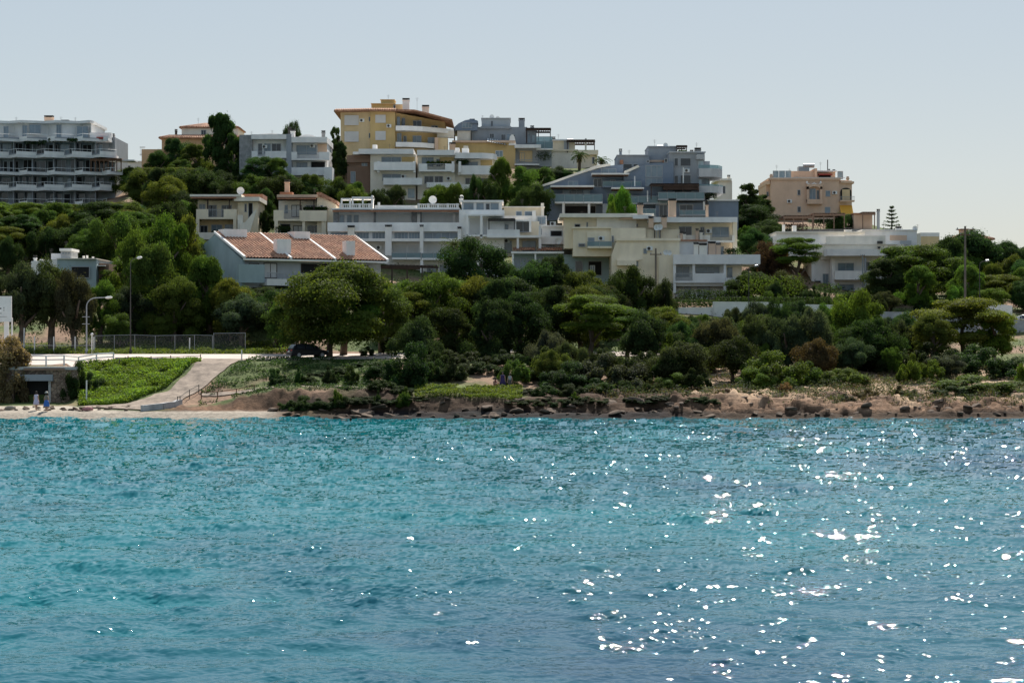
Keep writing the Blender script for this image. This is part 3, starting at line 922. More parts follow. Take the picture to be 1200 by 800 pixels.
# ---- A: dark apartment block at the far left, zigzag balconies
A = Bld('apartment_block', 'long grey apartment block with zigzag balcony bands and a white set-back top storey', 'apartment building', 370, 50, 262)
def zig(x0, x1, d, amp, per=27, ph=0):
    pts = []; x = x0; k = ph
    while x < x1: pts.append((x, d - (amp if k % 2 else 0))); x += per * (.62 if k % 2 else .38) * 1.2; k += 1
    pts.append((x1, d - (amp if k % 2 else 0)))
    return pts
def zplan(x0, x1, d, amp, back, **k): return zig(x0, x1, d, amp, **k) + [(x1, back), (x0, back)]
A.prism('wall', M_shadegrey, zplan(-70, 133, 2.2, .9, 14), 160, 275)
A.prism('wall', M_palegrey, zplan(-70, 105, 3.0, 1.6, 14, per=34), 142, 163)
A.prism('roof_slab', M_palegrey, zplan(-74, 107, 2.0, 1.6, 14.4, per=34), 140.5, 143.5)
for i, (y0, ys, y1, xr) in enumerate(((161, 163.5, 166.5, 130), (178.5, 182.5, 185.5, 137), (200.5, 202.5, 205.5, 144), (217, 220.5, 224, 131), (236.5, 240, 243.5, 128))):
    par = A.prism('balcony', M_palegrey, zplan(-74, xr, -.4, 2.2, 1.6, ph=i), ys, y1)
    f = zig(-74, xr, -.4, 2.2, ph=i)
    for k, (p0, p1) in enumerate(zip(f[:-1], f[1:])):
        top = y0 if k % 2 == 0 else ys - .4 * (ys - y0)                # solid bays alternate with low kerbs under open rails
        A.prism('parapet', M_white if k % 2 == 0 else M_shadegrey, [p0, p1, (p1[0], p1[1] + .16), (p0[0], p0[1] + .16)], top, ys, par)
    r = MB(); pts = [(A.x(x), d + .08, A.z(y0 - 2.6)) for x, d in f]
    r.tube(pts, .045, 5)
    for x, d in f: r.box(A.x(x) - .03, A.x(x) + .03, d + .05, d + .11, A.z(ys), A.z(y0 - 2.6))
    r.build('railing', M_whitepaint, par)
for xx in (-12, 16, 38, 63, 88, 112): A.boxes('party_wall', M_shadegrey, [(xx - .6, xx + .6, 163, 262, -.2, 1.8)])
rs = random.Random(4)
for (yt, yb) in ((167, 182), (186.5, 202), (206.5, 220), (225, 239)):
    x = -34
    while x < 124:
        w = rs.choice((5, 8, 11, 14)); g = rs.choice((2, 3, 5))
        if x + w < 126: A.win(x, x + w, yt + rs.choice((0, 1.5)), yb, 1.28, rs.choice('kgggbk'), max(0, int(w / 5) - 1))
        x += w + g
A.wins(1.36, 'b', (2, 8, 147, 161), (24, 30, 146, 161), (32, 46, 145, 156), (64, 70, 145, 161), (88, 102, 147, 161), mull=1)
A.boxes('terrace_room', M_palegrey, [(104, 129, 155, 163, .8, 5)])
A.boxes('awning', M_redawn, [(114, 125, 161, 163.5, -.8, .8)])
A.pergola(108, 145, 187, 189.5, 202, -1.8, 1.2, M_brown, 16, 8)
A.boxes('terrace_canopy', M_palegrey, [(128, 159, 188, 189.5, -1.5, 2)])
A.chimney(43, 53, 131, 141, 6, M_tan); A.chimney(65, 73, 137, 142, 5, M_soot); A.chimney(86, 91, 140, 143, 5, M_soot); A.chimney(23, 28.5, 139.5, 143.5, 5, M_soot); A.chimney(125, 129.5, 154.5, 163, 3, M_soot)
A.antenna(98, 139, 143, 6); A.plants(58, 110, 163.5, 166.5, -1.0, 'deep', 12); A.plants(30, 56, 166, 168.5, -1.0, 'deep', 5)

# ---- B: peach house with terracotta hip roofs, and the low white wall beside the block
B_ = Bld('villa', 'peach house with stacked terracotta hip roofs half hidden by the hilltop pines', 'house', 402, 230, 208)
B_.wall(M_peach, (166, 192, 175, 215, 0, 10), (188, 282, 161, 215, 1.5, 14))
B_.wall(M_warm, (209, 276, 147, 161, 4, 13))
def hip(b, x0, x1, y0, y1, d0, d1, over, inset=.35):
    X0, X1, Z0, Z1 = b.x(x0) - over, b.x(x1) + over, b.z(y1), b.z(y0)
    w = d1 - d0 + 2 * over; dm = (d0 + d1) / 2; q = min(w / 2, (X1 - X0) * inset)
    a, bb, c, d = (X0, d0 - over, Z0), (X1, d0 - over, Z0), (X1, d1 + over, Z0), (X0, d1 + over, Z0)
    e, f = (X0 + q, dm, Z1), (X1 - q, dm, Z1)
    mb = MB(); mb.add([a, bb, c, d, e, f], [(0, 1, 5, 4), (1, 2, 5), (2, 3, 4, 5), (3, 0, 4), (3, 2, 1, 0)])
    mb.box(X0 + .05, X1 - .05, d0 - over + .05, d1 + over - .05, Z0 - .22, Z0 - .01)
    ro = mb.build('roof', M_tile, b.root)
    n = max(6, int((X1 - X0) / .45))
    r = MB()
    for i in range(n):                      # round tile ends along the eave and rolls up the slope
        t = (i + .5) / n; x = X0 + (X1 - X0) * t; x2 = X0 + q + (X1 - X0 - 2 * q) * t
        r.tube([(x, d0 - over - .05, Z0 + .03), (x2 if abs(x2 - x) < 99 else x, dm, Z1 + .03)], .10, 6)
    r.tube([e, f], .14, 6)
    r.build('roof_tiles', M_tile, ro)
hip(B_, 209, 275, 139.5, 146.5, 4, 13, .5)
hip(B_, 190, 280, 157, 160.5, 1.5, 4, .9, .1)
B_.chimney(201, 203.5, 149, 158, 4, M_soot)
B_.wins(1.5, 's', (214, 222, 170, 180), (262, 270, 168, 180)); B_.wins(4, 'g', (232, 238, 150, 157))
r = MB()
for i in range(8): r.box(B_.x(164 + i * .7), B_.x(164.15 + i * .7), .2, .25, B_.z(183), B_.z(172))
r.box(B_.x(163.5), B_.x(170), .18, .27, B_.z(173), B_.z(172)); r.box(B_.x(163.5), B_.x(170), .18, .27, B_.z(181.5), B_.z(180.5)); r.build('railing', M_whitepaint, B_.root)
A2 = Bld('low_building', 'low pale flat-roofed building between the grey block and the peach house', 'building', 408, 156, 210)
A2.wall(M_palegrey, (138, 166, 190, 218, 0, 9)); A2.slab(M_white, (137, 167, 188.8, 190, -.4, 9.4)); A2.wins(0, 'g', (147, 153, 194, 200))

# ---- C: grey two-storey house with white vaults on the roof
C_ = Bld('house', 'grey two-storey house with white roof vaults and pale balconies at the hilltop', 'house', 360, 335, 212)
C_.wall(M_stone, (281, 296, 158.5, 225, -.6, 11)); C_.wall(M_palegrey, (296, 337, 164, 225, .4, 11), (342, 383, 168, 225, .4, 11)); C_.wall(M_tan, (372, 383, 168.4, 178.2, .3, .42))
C_.wall(M_slate, (336.5, 342.5, 158, 225, -1.3, 4))
C_.slab(M_palegrey, (295.5, 336.5, 158.5, 164, -1.4, 11), (342.5, 384, 161.5, 168, -1.4, 11))
for (x0, x1, y0, y1) in ((297, 335, 155.5, 159), (347, 372, 157, 162)):
    m = MB(); n = 10; pl = [(C_.x(x0 + (x1 - x0) * i / n), C_.z(y1) + (C_.z(y0) - C_.z(y1)) * math.sin(math.pi * i / n) ** .6) for i in range(n + 1)]
    m.xz(pl, 1, 9); m.build('roof_vault', M_white, C_.root)
C_.wins(.4, 'g', (318, 329, 168, 181), (302, 307, 168, 181)); C_.wins(.4, 'b', (309, 317, 168, 180), (347, 371, 170, 181), (300, 316, 190, 204), (347, 360, 190, 202)); C_.opening(.4, (364, 381, 189, 200))
C_.balcony(296, 336.5, 178, 186, .4, 1.8, M_palegrey, 'solid', (303, 312)); C_.balcony(342.5, 387, 179, 188.5, .4, 1.8, M_palegrey, 'solid', (349, 375)); C_.balcony(342.5, 386, 197, 206, .4, 1.8, M_palegrey); C_.balcony(296, 336.5, 197, 206, .4, 1.8, M_palegrey)
C_.boxes('pier', M_palegrey, [(380.5, 390.5, 197, 225, -2, 2)])
C_.chimney(339, 344, 150, 160, 2, M_white); C_.chimney(334.5, 338, 146, 156, 4, M_soot); C_.chimney(375, 379, 151, 163, 3, M_stone); C_.boxes('vent_box', M_soot, [(326, 333, 157, 160, .5, 2)])
C_.antenna(292, 152, 159, 3); C_.antenna(315, 149, 157, 5)

# ---- D: yellow apartment house
Dy = Bld('apartment_house', 'tall ochre yellow apartment house with tiled eaves and white shutters on the hilltop', 'apartment building', 385, 460, 195)
Dy.prism('wall', M_ochre2, [(398.5, 1.2), (434, 0), (434, 14), (398.5, 14)], 130, 205)
Dy.prism('wall', M_ochre, [(434.05, -.4), (463, 0), (463, 14), (434.05, 14)], 129.5, 205)
m = MB(); m.prism([(Dy.x(a), d) for a, d in [(463.05, 1.6), (520, 6.5), (520, 16), (463.05, 14)]], Dy.z(205), [Dy.z(131), Dy.z(138.6), Dy.z(138.6), Dy.z(131)]); m.build('wall', M_ochre, Dy.root)
Dy.wins(.45, 's', (403.5, 420, 135, 146.5), (403.5, 420, 154, 166), mull=0); Dy.wins(-.28, 's', (440, 452, 135, 144.2), (440, 452, 154, 164.4), mull=0)
Dy.wins(-.02, 'g', (432.2, 435.6, 137, 142.5), (432.2, 435.6, 156, 162), mull=0)
e = Dy.prism('roof', M_tile, [(391.5, -.6), (434, -1.9), (464, -1.6), (464, 15.5), (391.5, 15.5)], 129.6, 131.2)
Dy.xz('roof', M_tile, [(464.1, 128.2), (486, 128.8), (508, 134.2), (530, 140.2), (530, 141.4), (508, 135.8), (486, 130.6), (464.1, 130.2)], -.4, 15)
m = MB(); seq = [(391.5, -.7), (434, -2.0), (464, -1.7)]
for (xa, da), (xb, db) in zip(seq[:-1], seq[1:]):
    L_ = math.hypot(Dy.x(xb) - Dy.x(xa), db - da); n = int(L_ / .42)
    for i in range(n):
        t = (i + .5) / n; x = Dy.x(xa + (xb - xa) * t); d = da + (db - da) * t
        m.tube([(x, d, Dy.z(129.6)), (x + .1, d + 3.2, Dy.z(126.4))], .13, 6)
    m.quad((Dy.x(xa), da + .1, Dy.z(129.7)), (Dy.x(xb), db + .1, Dy.z(129.7)), (Dy.x(xb), db + 3.3, Dy.z(126.6)), (Dy.x(xa), da + 3.3, Dy.z(126.6)))
m.build('roof_tiles', M_tile, e)
for (y0, ys, y1, xe) in ((148, 151.5, 153.5, 531), (167, 170.5, 172.6, 512)):
    pl = [(464, -.9), (478, -.8), (495, .4), (515, 3.2), (xe, 5.6)]; pl = [p for p in pl if p[0] <= xe] if xe > 515 else pl[:3] + [(xe, 2.8)]
    bal = Dy.prism('balcony', M_white, pl + [(x, d + 2.4) for x, d in pl][::-1], ys, y1)
    Dy.prism('parapet', M_white, pl + [(x, d + .16) for x, d in pl][::-1], y0, ys, bal)
def skew(b, x0, x1, y0, y1, dA, dB, xa, xb, pane):     # a window on the receding wing
    d = dA + (dB - dA) * ((x0 + x1) / 2 - xa) / (xb - xa) - .35
    b.win(x0, x1, y0, y1, d, pane, 1)
for r_ in ((470, 474, 137, 150, 'g'), (482, 493, 139, 150, 'g'), (504, 512, 144, 152, 'g'), (464.5, 468.5, 136, 150, 'b'), (481, 493, 157, 169, 'b'), (464.5, 470, 155, 169, 'b'), (472, 476, 158, 169, 'g'), (500, 508, 158, 170, 'b')):
    skew(Dy, *r_[:4], 1.6, 6.5, 463, 520, r_[4])
Dy.wall(M_ochre, (433, 461, 118.5, 128, 5, 11), (444, 460, 113, 118.6, 6, 10)); Dy.wall(M_ochre2, (460.1, 470, 118, 127.5, 6, 11))
Dy.slab(M_ochre2, (432.5, 461.5, 117.7, 118.5, 4.7, 11.3), (443.2, 460.6, 112.3, 113, 5.7, 10.3))
Dy.win(459, 462, 119.5, 124, 4.95, 'g', 0)
Dy.chimney(470.5, 478.5, 112.5, 129, 3.5, M_white); Dy.chimney(493, 501, 118.8, 131, 6, M_warm)
Dy.boxes('pier', M_tan, [(509, 513, 160, 180, 2.0, 4)]); Dy.chimney(526, 533, 165, 180, 3, M_tan); Dy.balcony(511, 531, 150.5, 158.5, 5.8, 1.2, M_warm)
Dy.wall(M_ochre2, (513, 524, 160, 186, 2.5, 6))

# ---- E: white terraced apartment row below the yellow house
E = Bld('terraced_apartments', 'pale terraced apartment row with white balconies directly below the yellow house', 'apartment building', 365, 490, 238)
E.wall(M_rust, (406, 434, 181, 250, 1.5, 12)); E.wall(M_warm, (434, 487, 181, 250, 0, 12), (489, 533, 182, 250, .8, 12)); E.wall(M_warm, (533, 578, 186, 250, 1.5, 12))
m = MB(); n = 10; arc = [(E.x(406 + 28 * i / n), E.z(184 - 8 * math.sin(math.pi / 2 * i / n))) for i in range(n + 1)] + [(E.x(434), E.z(190)), (E.x(406), E.z(190))]
m.xz(arc, .6, 12); m.build('arched_gable', M_rust, E.root)
E.wall(M_ochre, (471, 486, 184, 191.5, -.06, .1), (515, 532, 184, 193, .73, .9), (563, 577, 187, 196, 1.43, 1.6))
E.slab(M_palegrey, (421, 485, 175.5, 181.5, -1.7, 12), (489, 533, 176.5, 182.5, -1.2, 12)); E.prism('roof_slab', M_palegrey, [(533.2, -.8), (565, -.6), (578, .6), (582, 3), (582, 12), (533.2, 12)], 179.5, 186)
E.slab(M_white, (414, 434, 178.5, 181.5, -1, 1.5), name='canopy')
E.balcony(439, 487, 191, 200.5, 0, 1.9, M_white, 'solid'); E.balcony(491, 533, 192.5, 201.5, .8, 1.9, M_white, 'solid', (501, 522)); E.balcony(537, 582.5, 194.5, 205, 1.5, 2.2, M_white, 'solid'); E.balcony(450, 495, 209.5, 217.5, 0, 1.9, M_white)
E.balcony(500, 540, 214, 220, .8, 1.4, M_white); E.balcony(540, 582, 216, 222, 1.5, 1.4, M_white)
for a in (444, 486, 531, 539, 581): E.boxes('pier', M_white, [(a - 1.4, a + 1.4, 190, 203, -1.6, -.5)])
E.wins(0, 'b', (447, 470, 184, 193), (448, 470, 204, 212)); E.wins(.8, 'g', (511, 516, 186, 195), (497, 508, 206, 215), (509, 519, 206, 215)); E.wins(.8, 'b', (494, 508, 184, 195)); E.wins(1.5, 'b', (541, 560, 189, 197)); E.wins(0, 'l', (478, 486, 221, 232)); E.wins(1.5, 'g', (545, 556, 208, 217), (562, 574, 208, 217)); E.wins(1.5, 'b', (410, 416, 200, 214), (423, 430, 185, 194))
E.plants(536, 548, 187, 193, .2, 'deep', 4); E.plants(500, 530, 190, 193, -.2, 'pine', 6); E.dish(537, 178, 180, 3, .4)
E.boxes('stair_head', M_white, [(436, 441, 169, 176, 1, 3), (533, 538, 172, 180, 2, 5), (541, 549, 172.5, 180, 2, 5)])

# ---- F: grey modern house with vaulted glass end and ochre base
F_ = Bld('modern_house', 'modern grey house over an ochre base with a curved vault and roof pergola', 'house', 391, 590, 200)
F_.wall(M_slate, (553, 618, 147, 170, 3, 14)); F_.wall(M_grey, (564, 598, 136.5, 150, 4, 12)); F_.slab(M_slate, (563, 599, 146.5, 149.2, 2.6, 4.2), name='band'); F_.slab(M_grey, (563.4, 598.6, 135.6, 136.5, 3.8, 12.2))
pl = [(531, 152), (531, 149), (537, 143.5), (545, 139.8), (552, 138.6), (559, 140), (559, 152)]
F_.xz('vault', M_blue, pl, 1.8, 13); F_.win(541, 553, 142.5, 149, 1.8, 'b', 2); F_.slab(M_blue, (551, 560, 140.8, 143.5, 1.4, 6), name='canopy')
F_.wall(M_warm, (535.5, 553, 151.2, 167, 2.2, 9)); F_.wall(M_tan, (553.2, 568, 152, 166, 3.4, 4)); F_.boxes('post', M_soot, [(531.5, 533, 150, 168, 1.8, 2.1), (551.4, 552.8, 151, 166, 1.9, 2.2)])
F_.wall(M_ochre, (531, 604, 167, 210, 0, 13)); F_.slab(M_tan, (530, 604, 165, 167.4, -.5, 3), name='terrace_edge')
F_.wall(M_warm, (543.5, 549, 172.5, 185, -2.8, -1.5))
F_.win(580.5, 589.5, 176.5, 184, 0, 'w', 1); F_.wins(3, 'g', (573.5, 579, 154.5, 160.5), (587, 592, 155.5, 163), (598, 604, 156, 163)); F_.win(593, 600, 155, 168, 2.9, 'b', 0)
m = MB()
for i in range(8):
    a = 571 + i * 2.8; m.add([(F_.x(a), -1, F_.z(166 + i * .55)), (F_.x(a + 1.6), -1, F_.z(166.3 + i * .55)), (F_.x(a + 1.6), 2.9, F_.z(160.5 + i * .45)), (F_.x(a), 2.9, F_.z(160 + i * .45))], [(0, 1, 2, 3)])
g = m.build('glazing_bars', M_whitepaint, F_.root)
m = MB(); m.quad((F_.x(571), -1.05, F_.z(166.6)), (F_.x(594), -1.05, F_.z(171)), (F_.x(594), 2.85, F_.z(165)), (F_.x(571), 2.85, F_.z(160.8))); m.build('glass_roof', M_bglass, F_.root)
F_.xz('chimney', M_white, [(596, 170.5), (605, 170.5), (603, 160.5), (601.5, 158), (599, 158), (597.5, 160.5)], -.2, 1.2)
F_.wall(M_slate, (617, 629, 150, 170, 3, 12)); F_.win(618, 622, 155, 166, 3, 'b', 0); F_.win(623, 628, 156, 166, 3, 'l', 0)
F_.pergola(616, 646, 149.5, 152.5, 167, 1, 6, M_darkwood, 12, 3); F_.balcony(628, 647.5, 160, 170, 3, 3, M_slate, 'glass'); F_.wall(M_grey, (604, 645, 168.8, 210, 1.5, 13))
F_.slab(M_palegrey, (603, 634, 170, 174, -1, 2), name='slab'); F_.wall(M_ochre2, (609, 624, 176, 189, 1.3, 1.6)); F_.win(608, 615, 178, 189, 1.35, 'g', 1); F_.balcony(603, 632, 187.5, 194, 1.5, 2.2, M_palegrey, 'bars'); F_.wall(M_slate, (630, 646.5, 170, 195, .4, 1.6)); F_.balcony(628, 648, 166, 176, 1.5, 2, M_palegrey, 'glass')
F_.chimney(608, 615, 135, 147, 5, M_slate); F_.chimney(622, 626, 144, 151, 5, M_slate); F_.chimney(550, 555.5, 136, 140.5, 5, M_soot)
F_.dish(576, 133, 136.5, 6, .45); F_.dish(583, 134, 136.5, 7, .4); F_.plants(632, 644, 178, 190, -1, 'grey', 4); F_.antenna(565, 131, 137, 6)
F_.win(575, 577.5, 139, 146, 3.95, 'g', 0)

# ---- G: small beige house with roof pergola
G = Bld('house', 'small beige house with a dark roof pergola and columns behind two palms', 'house', 402, 674, 205)
G.wall(M_beige, (646, 674, 164.5, 177, 1, 9)); G.wall(M_grey, (661, 667, 164.6, 177, .9, 1.1)); G.wall(M_warm, (646, 676, 177.2, 212, 0, 10)); G.wall(M_cream, (676.1, 700, 177.2, 212, .4, 10))
G.slab(M_beige, (645, 677, 175.4, 177.2, -.4, 9)); G.slab(M_palegrey, (645, 672, 163, 164.5, .5, 9.4))
G.pergola(664, 697.5, 164, 167, 179, -.2, 6, M_darkwood, 12, 2); G.boxes('column', M_warm, [(685.5, 687.5, 162, 178, .3, .7)]); G.chimney(648, 651, 158.5, 165, 3, M_soot)
G.balcony(676, 701, 176, 181.5, .4, .8, M_cream); G.win(694, 697, 184, 192, .4, 'g', 0); G.tank(669, 160, 163, 4, 1.2)

# ---- H: big slate-blue stepped house
H = Bld('stepped_villa', 'large slate-blue stepped villa with sloping side walls, glass balconies and dark awnings', 'house', 346, 745, 258)
H.xz('wall', M_blue, [(633, 275), (633, 218.5), (648, 214), (672, 205), (715, 193), (731, 191.5), (731, 275)], 2.2, 12)
H.xz('wall_coping', M_warm, [(632, 219), (632, 216.8), (648, 211.5), (672, 203), (700, 192.6), (716, 190.8), (716, 193), (700, 196.4), (672, 205.4), (648, 214.3)], 1.6, 3.2)
H.xz('wall', M_blue, [(731.1, 275), (731.1, 203), (748, 195), (765, 190.5), (790, 189.6), (790, 275)], 1.2, 11.9)
H.xz('wall_coping', M_warm, [(732, 203.3), (732, 200.2), (748, 193), (750, 195.2)], .8, 4)
H.wall(M_slate, (725, 763, 179.5, 210, 5, 14), (762.2, 796, 168.5, 190, 6, 14)); H.slab(M_slate, (724.5, 763, 178.4, 179.5, 4.7, 14.2), (761.8, 796.5, 167.4, 168.5, 5.7, 14.3)); H.wall(M_slate, (785, 827, 178, 275, 1.9, 14.1)); H.slab(M_grey, (784.6, 828, 176.6, 178, 1.5, 14.4))
H.wins(1.9, 'g', (791, 796, 184, 194), (798, 811, 184, 194), (791, 796, 204.5, 214.5), (798, 811, 204, 214.5), mull=0); H.wins(5, 'g', (732, 743, 189, 195), (744, 750, 189, 193), mull=0); H.wins(1.2, 'g', (758, 762, 187, 190), (779, 783, 185, 190), mull=0)
H.boxes('band', M_tan, [(763, 782, 184, 186.5, 5.8, 6)]); H.boxes('chimney', M_roofedge, [(779, 782, 185, 189.5, 4.6, 5.4), (728, 732, 185, 190, 4, 5)])
H.wins(1.2, 'b', (757, 777, 193, 207), (757, 777, 208, 218), mull=2); H.wins(2.2, 'b', (705, 723, 196, 203), (666, 678, 211, 219), mull=1); H.wins(2.2, 'b', (660, 668, 221, 233), (684, 692, 221, 233), mull=0); H.wins(2.2, 'g', (669, 683, 221, 233), (696, 706, 208, 218), (716, 722, 209, 218), (712, 722, 226, 236), mull=1)
for (x0, x1, y0, y1, d) in ((645, 696, 218, 220, 0.6), (693, 737, 203.6, 205.4, .6), (716, 754, 220.5, 222.3, .2)): H.slab(M_palegrey, (x0, x1, y0, y1, d - 2, d + 2), name='canopy'); H.slab(M_brown, (x0 + 1, x1 - 1, y1, y1 + .9, d - 1.8, d + 1.9), name='canopy_soffit')
H.balcony(650, 706, 228, 239, 2.2, 3.4, M_palegrey, 'glass'); H.opening(2.15, (662, 699, 240, 252)); H.balcony(706, 752, 212, 219.5, 2.2, 1.8, M_blue, 'glass'); H.balcony(735, 785, 230, 240, 1.2, 2.0, M_slate, 'glass')
H.wall(M_slate, (706, 735, 239, 275, -.5, 2.3)); H.posts(M_palegrey, -1, .4, (690, 239, 262), (660, 239, 262))
H.pergola(761, 818, 216.5, 219.5, 235, -2.4, 1.7, M_darkwood, 18, 4); H.boxes('awning', M_darkwood, [(776, 817, 219.6, 223.5, -2.2, -.8)]); H.opening(1.85, (763, 775, 221, 232), (791, 812, 222, 232)); H.balcony(770, 824, 226.5, 236, 1.9, 4.4, M_slate, 'glass')
H.wall(M_blue, (768, 825, 238, 275, -.4, 1.8)); H.wins(-.4, 'g', (772, 782, 240, 256), (796, 812, 240, 256), (740, 746, 241, 252)); H.wins(-.4, 'b', (785, 792, 240, 256)); H.balcony(795, 826, 247, 254, -.4, 1.6, M_slate, 'glass'); H.balcony(722, 768, 245, 255, -.5, 1.0, M_slate, 'glass')
H.wall(M_blue, (830, 866, 235, 275, 1, 12)); H.slab(M_palegrey, (829, 867, 233.6, 235, .6, 12.2), name='coping'); H.boxes('post', M_whitepaint, [(823.5, 825.6, 236.5, 252, -.8, -.4), (799.6, 800.8, 197, 216, -1, -.8), (742.8, 744, 207, 219, -1, -.8), (757.8, 759, 224, 237, -1, -.8)])
H.wall(M_grey, (827.1, 834, 187, 235, 3.2, 12))
for (x1, y0, ys, y1) in ((848, 193.5, 197.5, 207.5), (849, 216, 218, 226)):
    pl = [(819, -.4), (832, -.6), (842, .3), (x1, 2.4), (x1, 9), (819, 9)]
    b_ = H.prism('balcony', M_grey, pl, ys, y1)
    fr = pl[:5]; H.prism('glass_panel', M_rail, fr + [(x - .4, d + .06) for x, d in fr][::-1], y0, ys, b_)
H.prism('canopy', M_grey, [(817, .6), (826, .4), (828, 3), (828, 10), (817, 10)], 180.5, 186)
H.win(819, 826, 187, 198.5, 1.85, 'l', 0); H.win(819.5, 824, 209, 217, 1.85, 'l', 0); H.win(828, 833, 209, 217, 3.15, 'l', 0); H.opening(3.15, (828, 833, 227, 234))
H.pergola(795, 808.5, 167.2, 169.6, 178, 5, 9, M_darkwood, 7, 3); H.chimney(728, 731, 170.5, 180, 6, M_slate); H.chimney(812, 815.5, 172.5, 178, 5, M_slate); H.chimney(817, 824, 170.5, 178, 4, M_stone); H.tank(779, 164.5, 167.5, 8, 1.4); H.dish(783.5, 165.5, 168, 7, .4)
H.plants(797, 806, 174.5, 178, 3, 'deep', 4); H.plants(828, 838, 226, 233, 0, 'grey', 4)
H2 = Bld('house', 'cream house with a tall chimney just past the right end of the blue villa', 'house', 372, 850, 250)
H2.wall(M_warm, (842, 858, 212, 262, 0, 9)); H2.slab(M_warm, (839, 857, 209.5, 212, -.6, 9)); H2.chimney(854, 857, 204, 212, 2, M_warm); H2.win(845, 850, 218, 227, 0, 'g', 0)

# ---- I: beige terraced apartments lower right of centre
I = Bld('terraced_apartments', 'cream terraced apartments with many beige chimneys above the hedge and perimeter wall', 'apartment building', 300, 770, 348)
I.wall(M_cream, (662, 767, 254, 290, 3, 16)); I.slab(M_warm, (656.5, 767, 249.5, 254, 1.2, 16)); I.wall(M_warm, (700, 747, 252, 268, 2.4, 3.1)); I.opening(3, (674, 681, 261, 270), (688, 690, 259, 267)); I.wins(3, 'g', (733, 738, 260, 265), (740, 749, 261, 264.5), mull=0); I.xz('arched_soffit', M_tan, [(726, 256), (731, 254.4), (745, 254.2), (760, 257)], 1.6, 3.1)
I.wall(M_cream, (767.2, 862, 260, 330, 2, 15)); I.slab(M_palegrey, (760, 864, 254.5, 260.5, -.2, 15)); I.slab(M_palegrey, (742, 764, 251.5, 256, .4, 10))
I.wins(2, 'g', (797, 812, 264.5, 277), (822, 827, 265, 277)); I.win(836, 856, 265, 277, 2, 'b', 1); I.balcony(795, 861, 275.5, 284, 2, 2, M_warm, 'solid', (832, 858)); I.boxes('column', M_cream, [(859, 864, 259, 300, .2, 1)]); I.win(843, 850, 288, 299, 2, 'b', 0)
I.wall(M_beige, (672, 718, 267.4, 300, 1.0, 8)); I.slab(M_cream, (671, 718, 265.6, 267.4, .7, 8)); I.wall(M_cream, (688, 716, 271, 300, .8, 1.1)); I.balcony(688, 717, 283, 291, .9, 1.6, M_cream, 'glass'); I.wins(.78, 'g', (678, 686, 285, 289), mull=0); I.win(689, 697, 278, 289, .8, 'b', 0)
I.wall(M_beige, (716, 757, 267, 300, .4, 7)); I.wins(.4, 'g', (717, 719.6, 276, 284), (717, 719.6, 299, 307), mull=0); I.wall(M_cream, (756, 797, 268.5, 290, 1, 7)); I.boxes('column', M_soot, [(755.5, 757, 269, 282, .6, 1), (767, 768, 267, 281, .6, .9), (773, 774.5, 266, 281, .6, .9)])
I.xz('wall', M_beige, [(716, 360), (716, 300), (722, 283), (795, 281), (795, 360)], -2, 6); I.slab(M_cream, (721, 796, 280, 283, -2.3, 3)); I.boxes('relief_panel', M_cream, [(725, 752, 286, 305, -2.08, -1.9)]); I.slab(M_cream, (722, 748, 304, 306, -2.6, -1.9), name='ledge'); I.wins(-2, 'b', (753, 757, 292, 298), (744, 747, 307, 313), mull=0); I.boxes('stair_parapet', M_cream, [(722, 744, 306, 312, -3.6, -2.02)])
I.wall(M_beige, (770, 788, 301, 360, -4, 3)); I.wall(M_palegrey, (795.2, 843, 283, 301, -1, 4)); I.slab(M_roofedge, (794.8, 828, 281.4, 283, -1.4, 4.2), name='tile_edge')
I.slab(M_palegrey, (786, 886, 300, 311, -5.2, 6)); I.wall(M_palegrey, (788.2, 867, 311, 360, -2.6, 5)); I.boxes('column', M_palegrey, [(808, 811, 311, 326, -4.9, -4.5), (844, 847, 311, 344, -4.9, -4.5), (786, 789, 311, 344, -4.9, -4.5)])
I.wins(-2.6, 'b', (790, 806, 313, 325), (813, 841, 313, 325)); I.wall(M_cream, (848, 867, 312, 325, -2.66, -2.5)); I.win(850, 856, 314, 326, -2.66, 'b', 0)
I.balcony(787, 846, 321.5, 332.5, -2.6, 2.4, M_palegrey, 'solid', (788, 808)); I.balcony(846.2, 886, 327, 336.5, -2.6, 2.6, M_palegrey, 'solid'); I.boxes('planter', M_soot, [(813, 833, 320.5, 322, -4.6, -4.3)])
I.wins(-2.6, 'b', (800, 808, 336, 348), (815, 830, 336, 348)); I.opening(-2.6, (848, 866, 338, 347)); I.slab(M_palegrey, (787, 850, 332.6, 336, -4.4, -2.6), name='slab')
for c in ((784.5, 793, 232, 253, 1, M_tan), (748, 754, 237, 252, 1, M_tan), (760, 765.5, 253.5, 267, -.5, M_tan), (775, 781, 252.5, 267, -.5, M_tan), (828, 831, 237, 254, 1, M_tan), (797, 799.6, 271, 284, -.6, M_tan), (800, 803, 272, 284, -.6, M_warm), (815, 818, 268, 282, -.6, M_tan), (819.5, 823, 270, 282, -.6, M_warm), (811, 816, 285, 300, -3.2, M_warm), (817, 826, 286, 300, -3.2, M_warm), (828, 836, 284, 300, -3.2, M_tan), (836.8, 842, 285.5, 300, -3.2, M_tan)):
    I.chimney(*c)
for q in ((769, 267), (772.5, 266.5)): I.dish(q[0], q[1], 281, -1, .45)
I.dish(778, 297, 301, -4, .4); I.dish(782, 297.5, 301, -4, .35); I.plants(848, 862, 292, 301, -3.4, 'deep', 4); I.plants(776, 786, 332, 346, -4, 'deep', 3); I.antenna(716, 243, 251, 4); I.antenna(683, 245, 252, 4)
for (p0, y0, y1) in ((716, 246, 284), (833, 232, 256)): pass

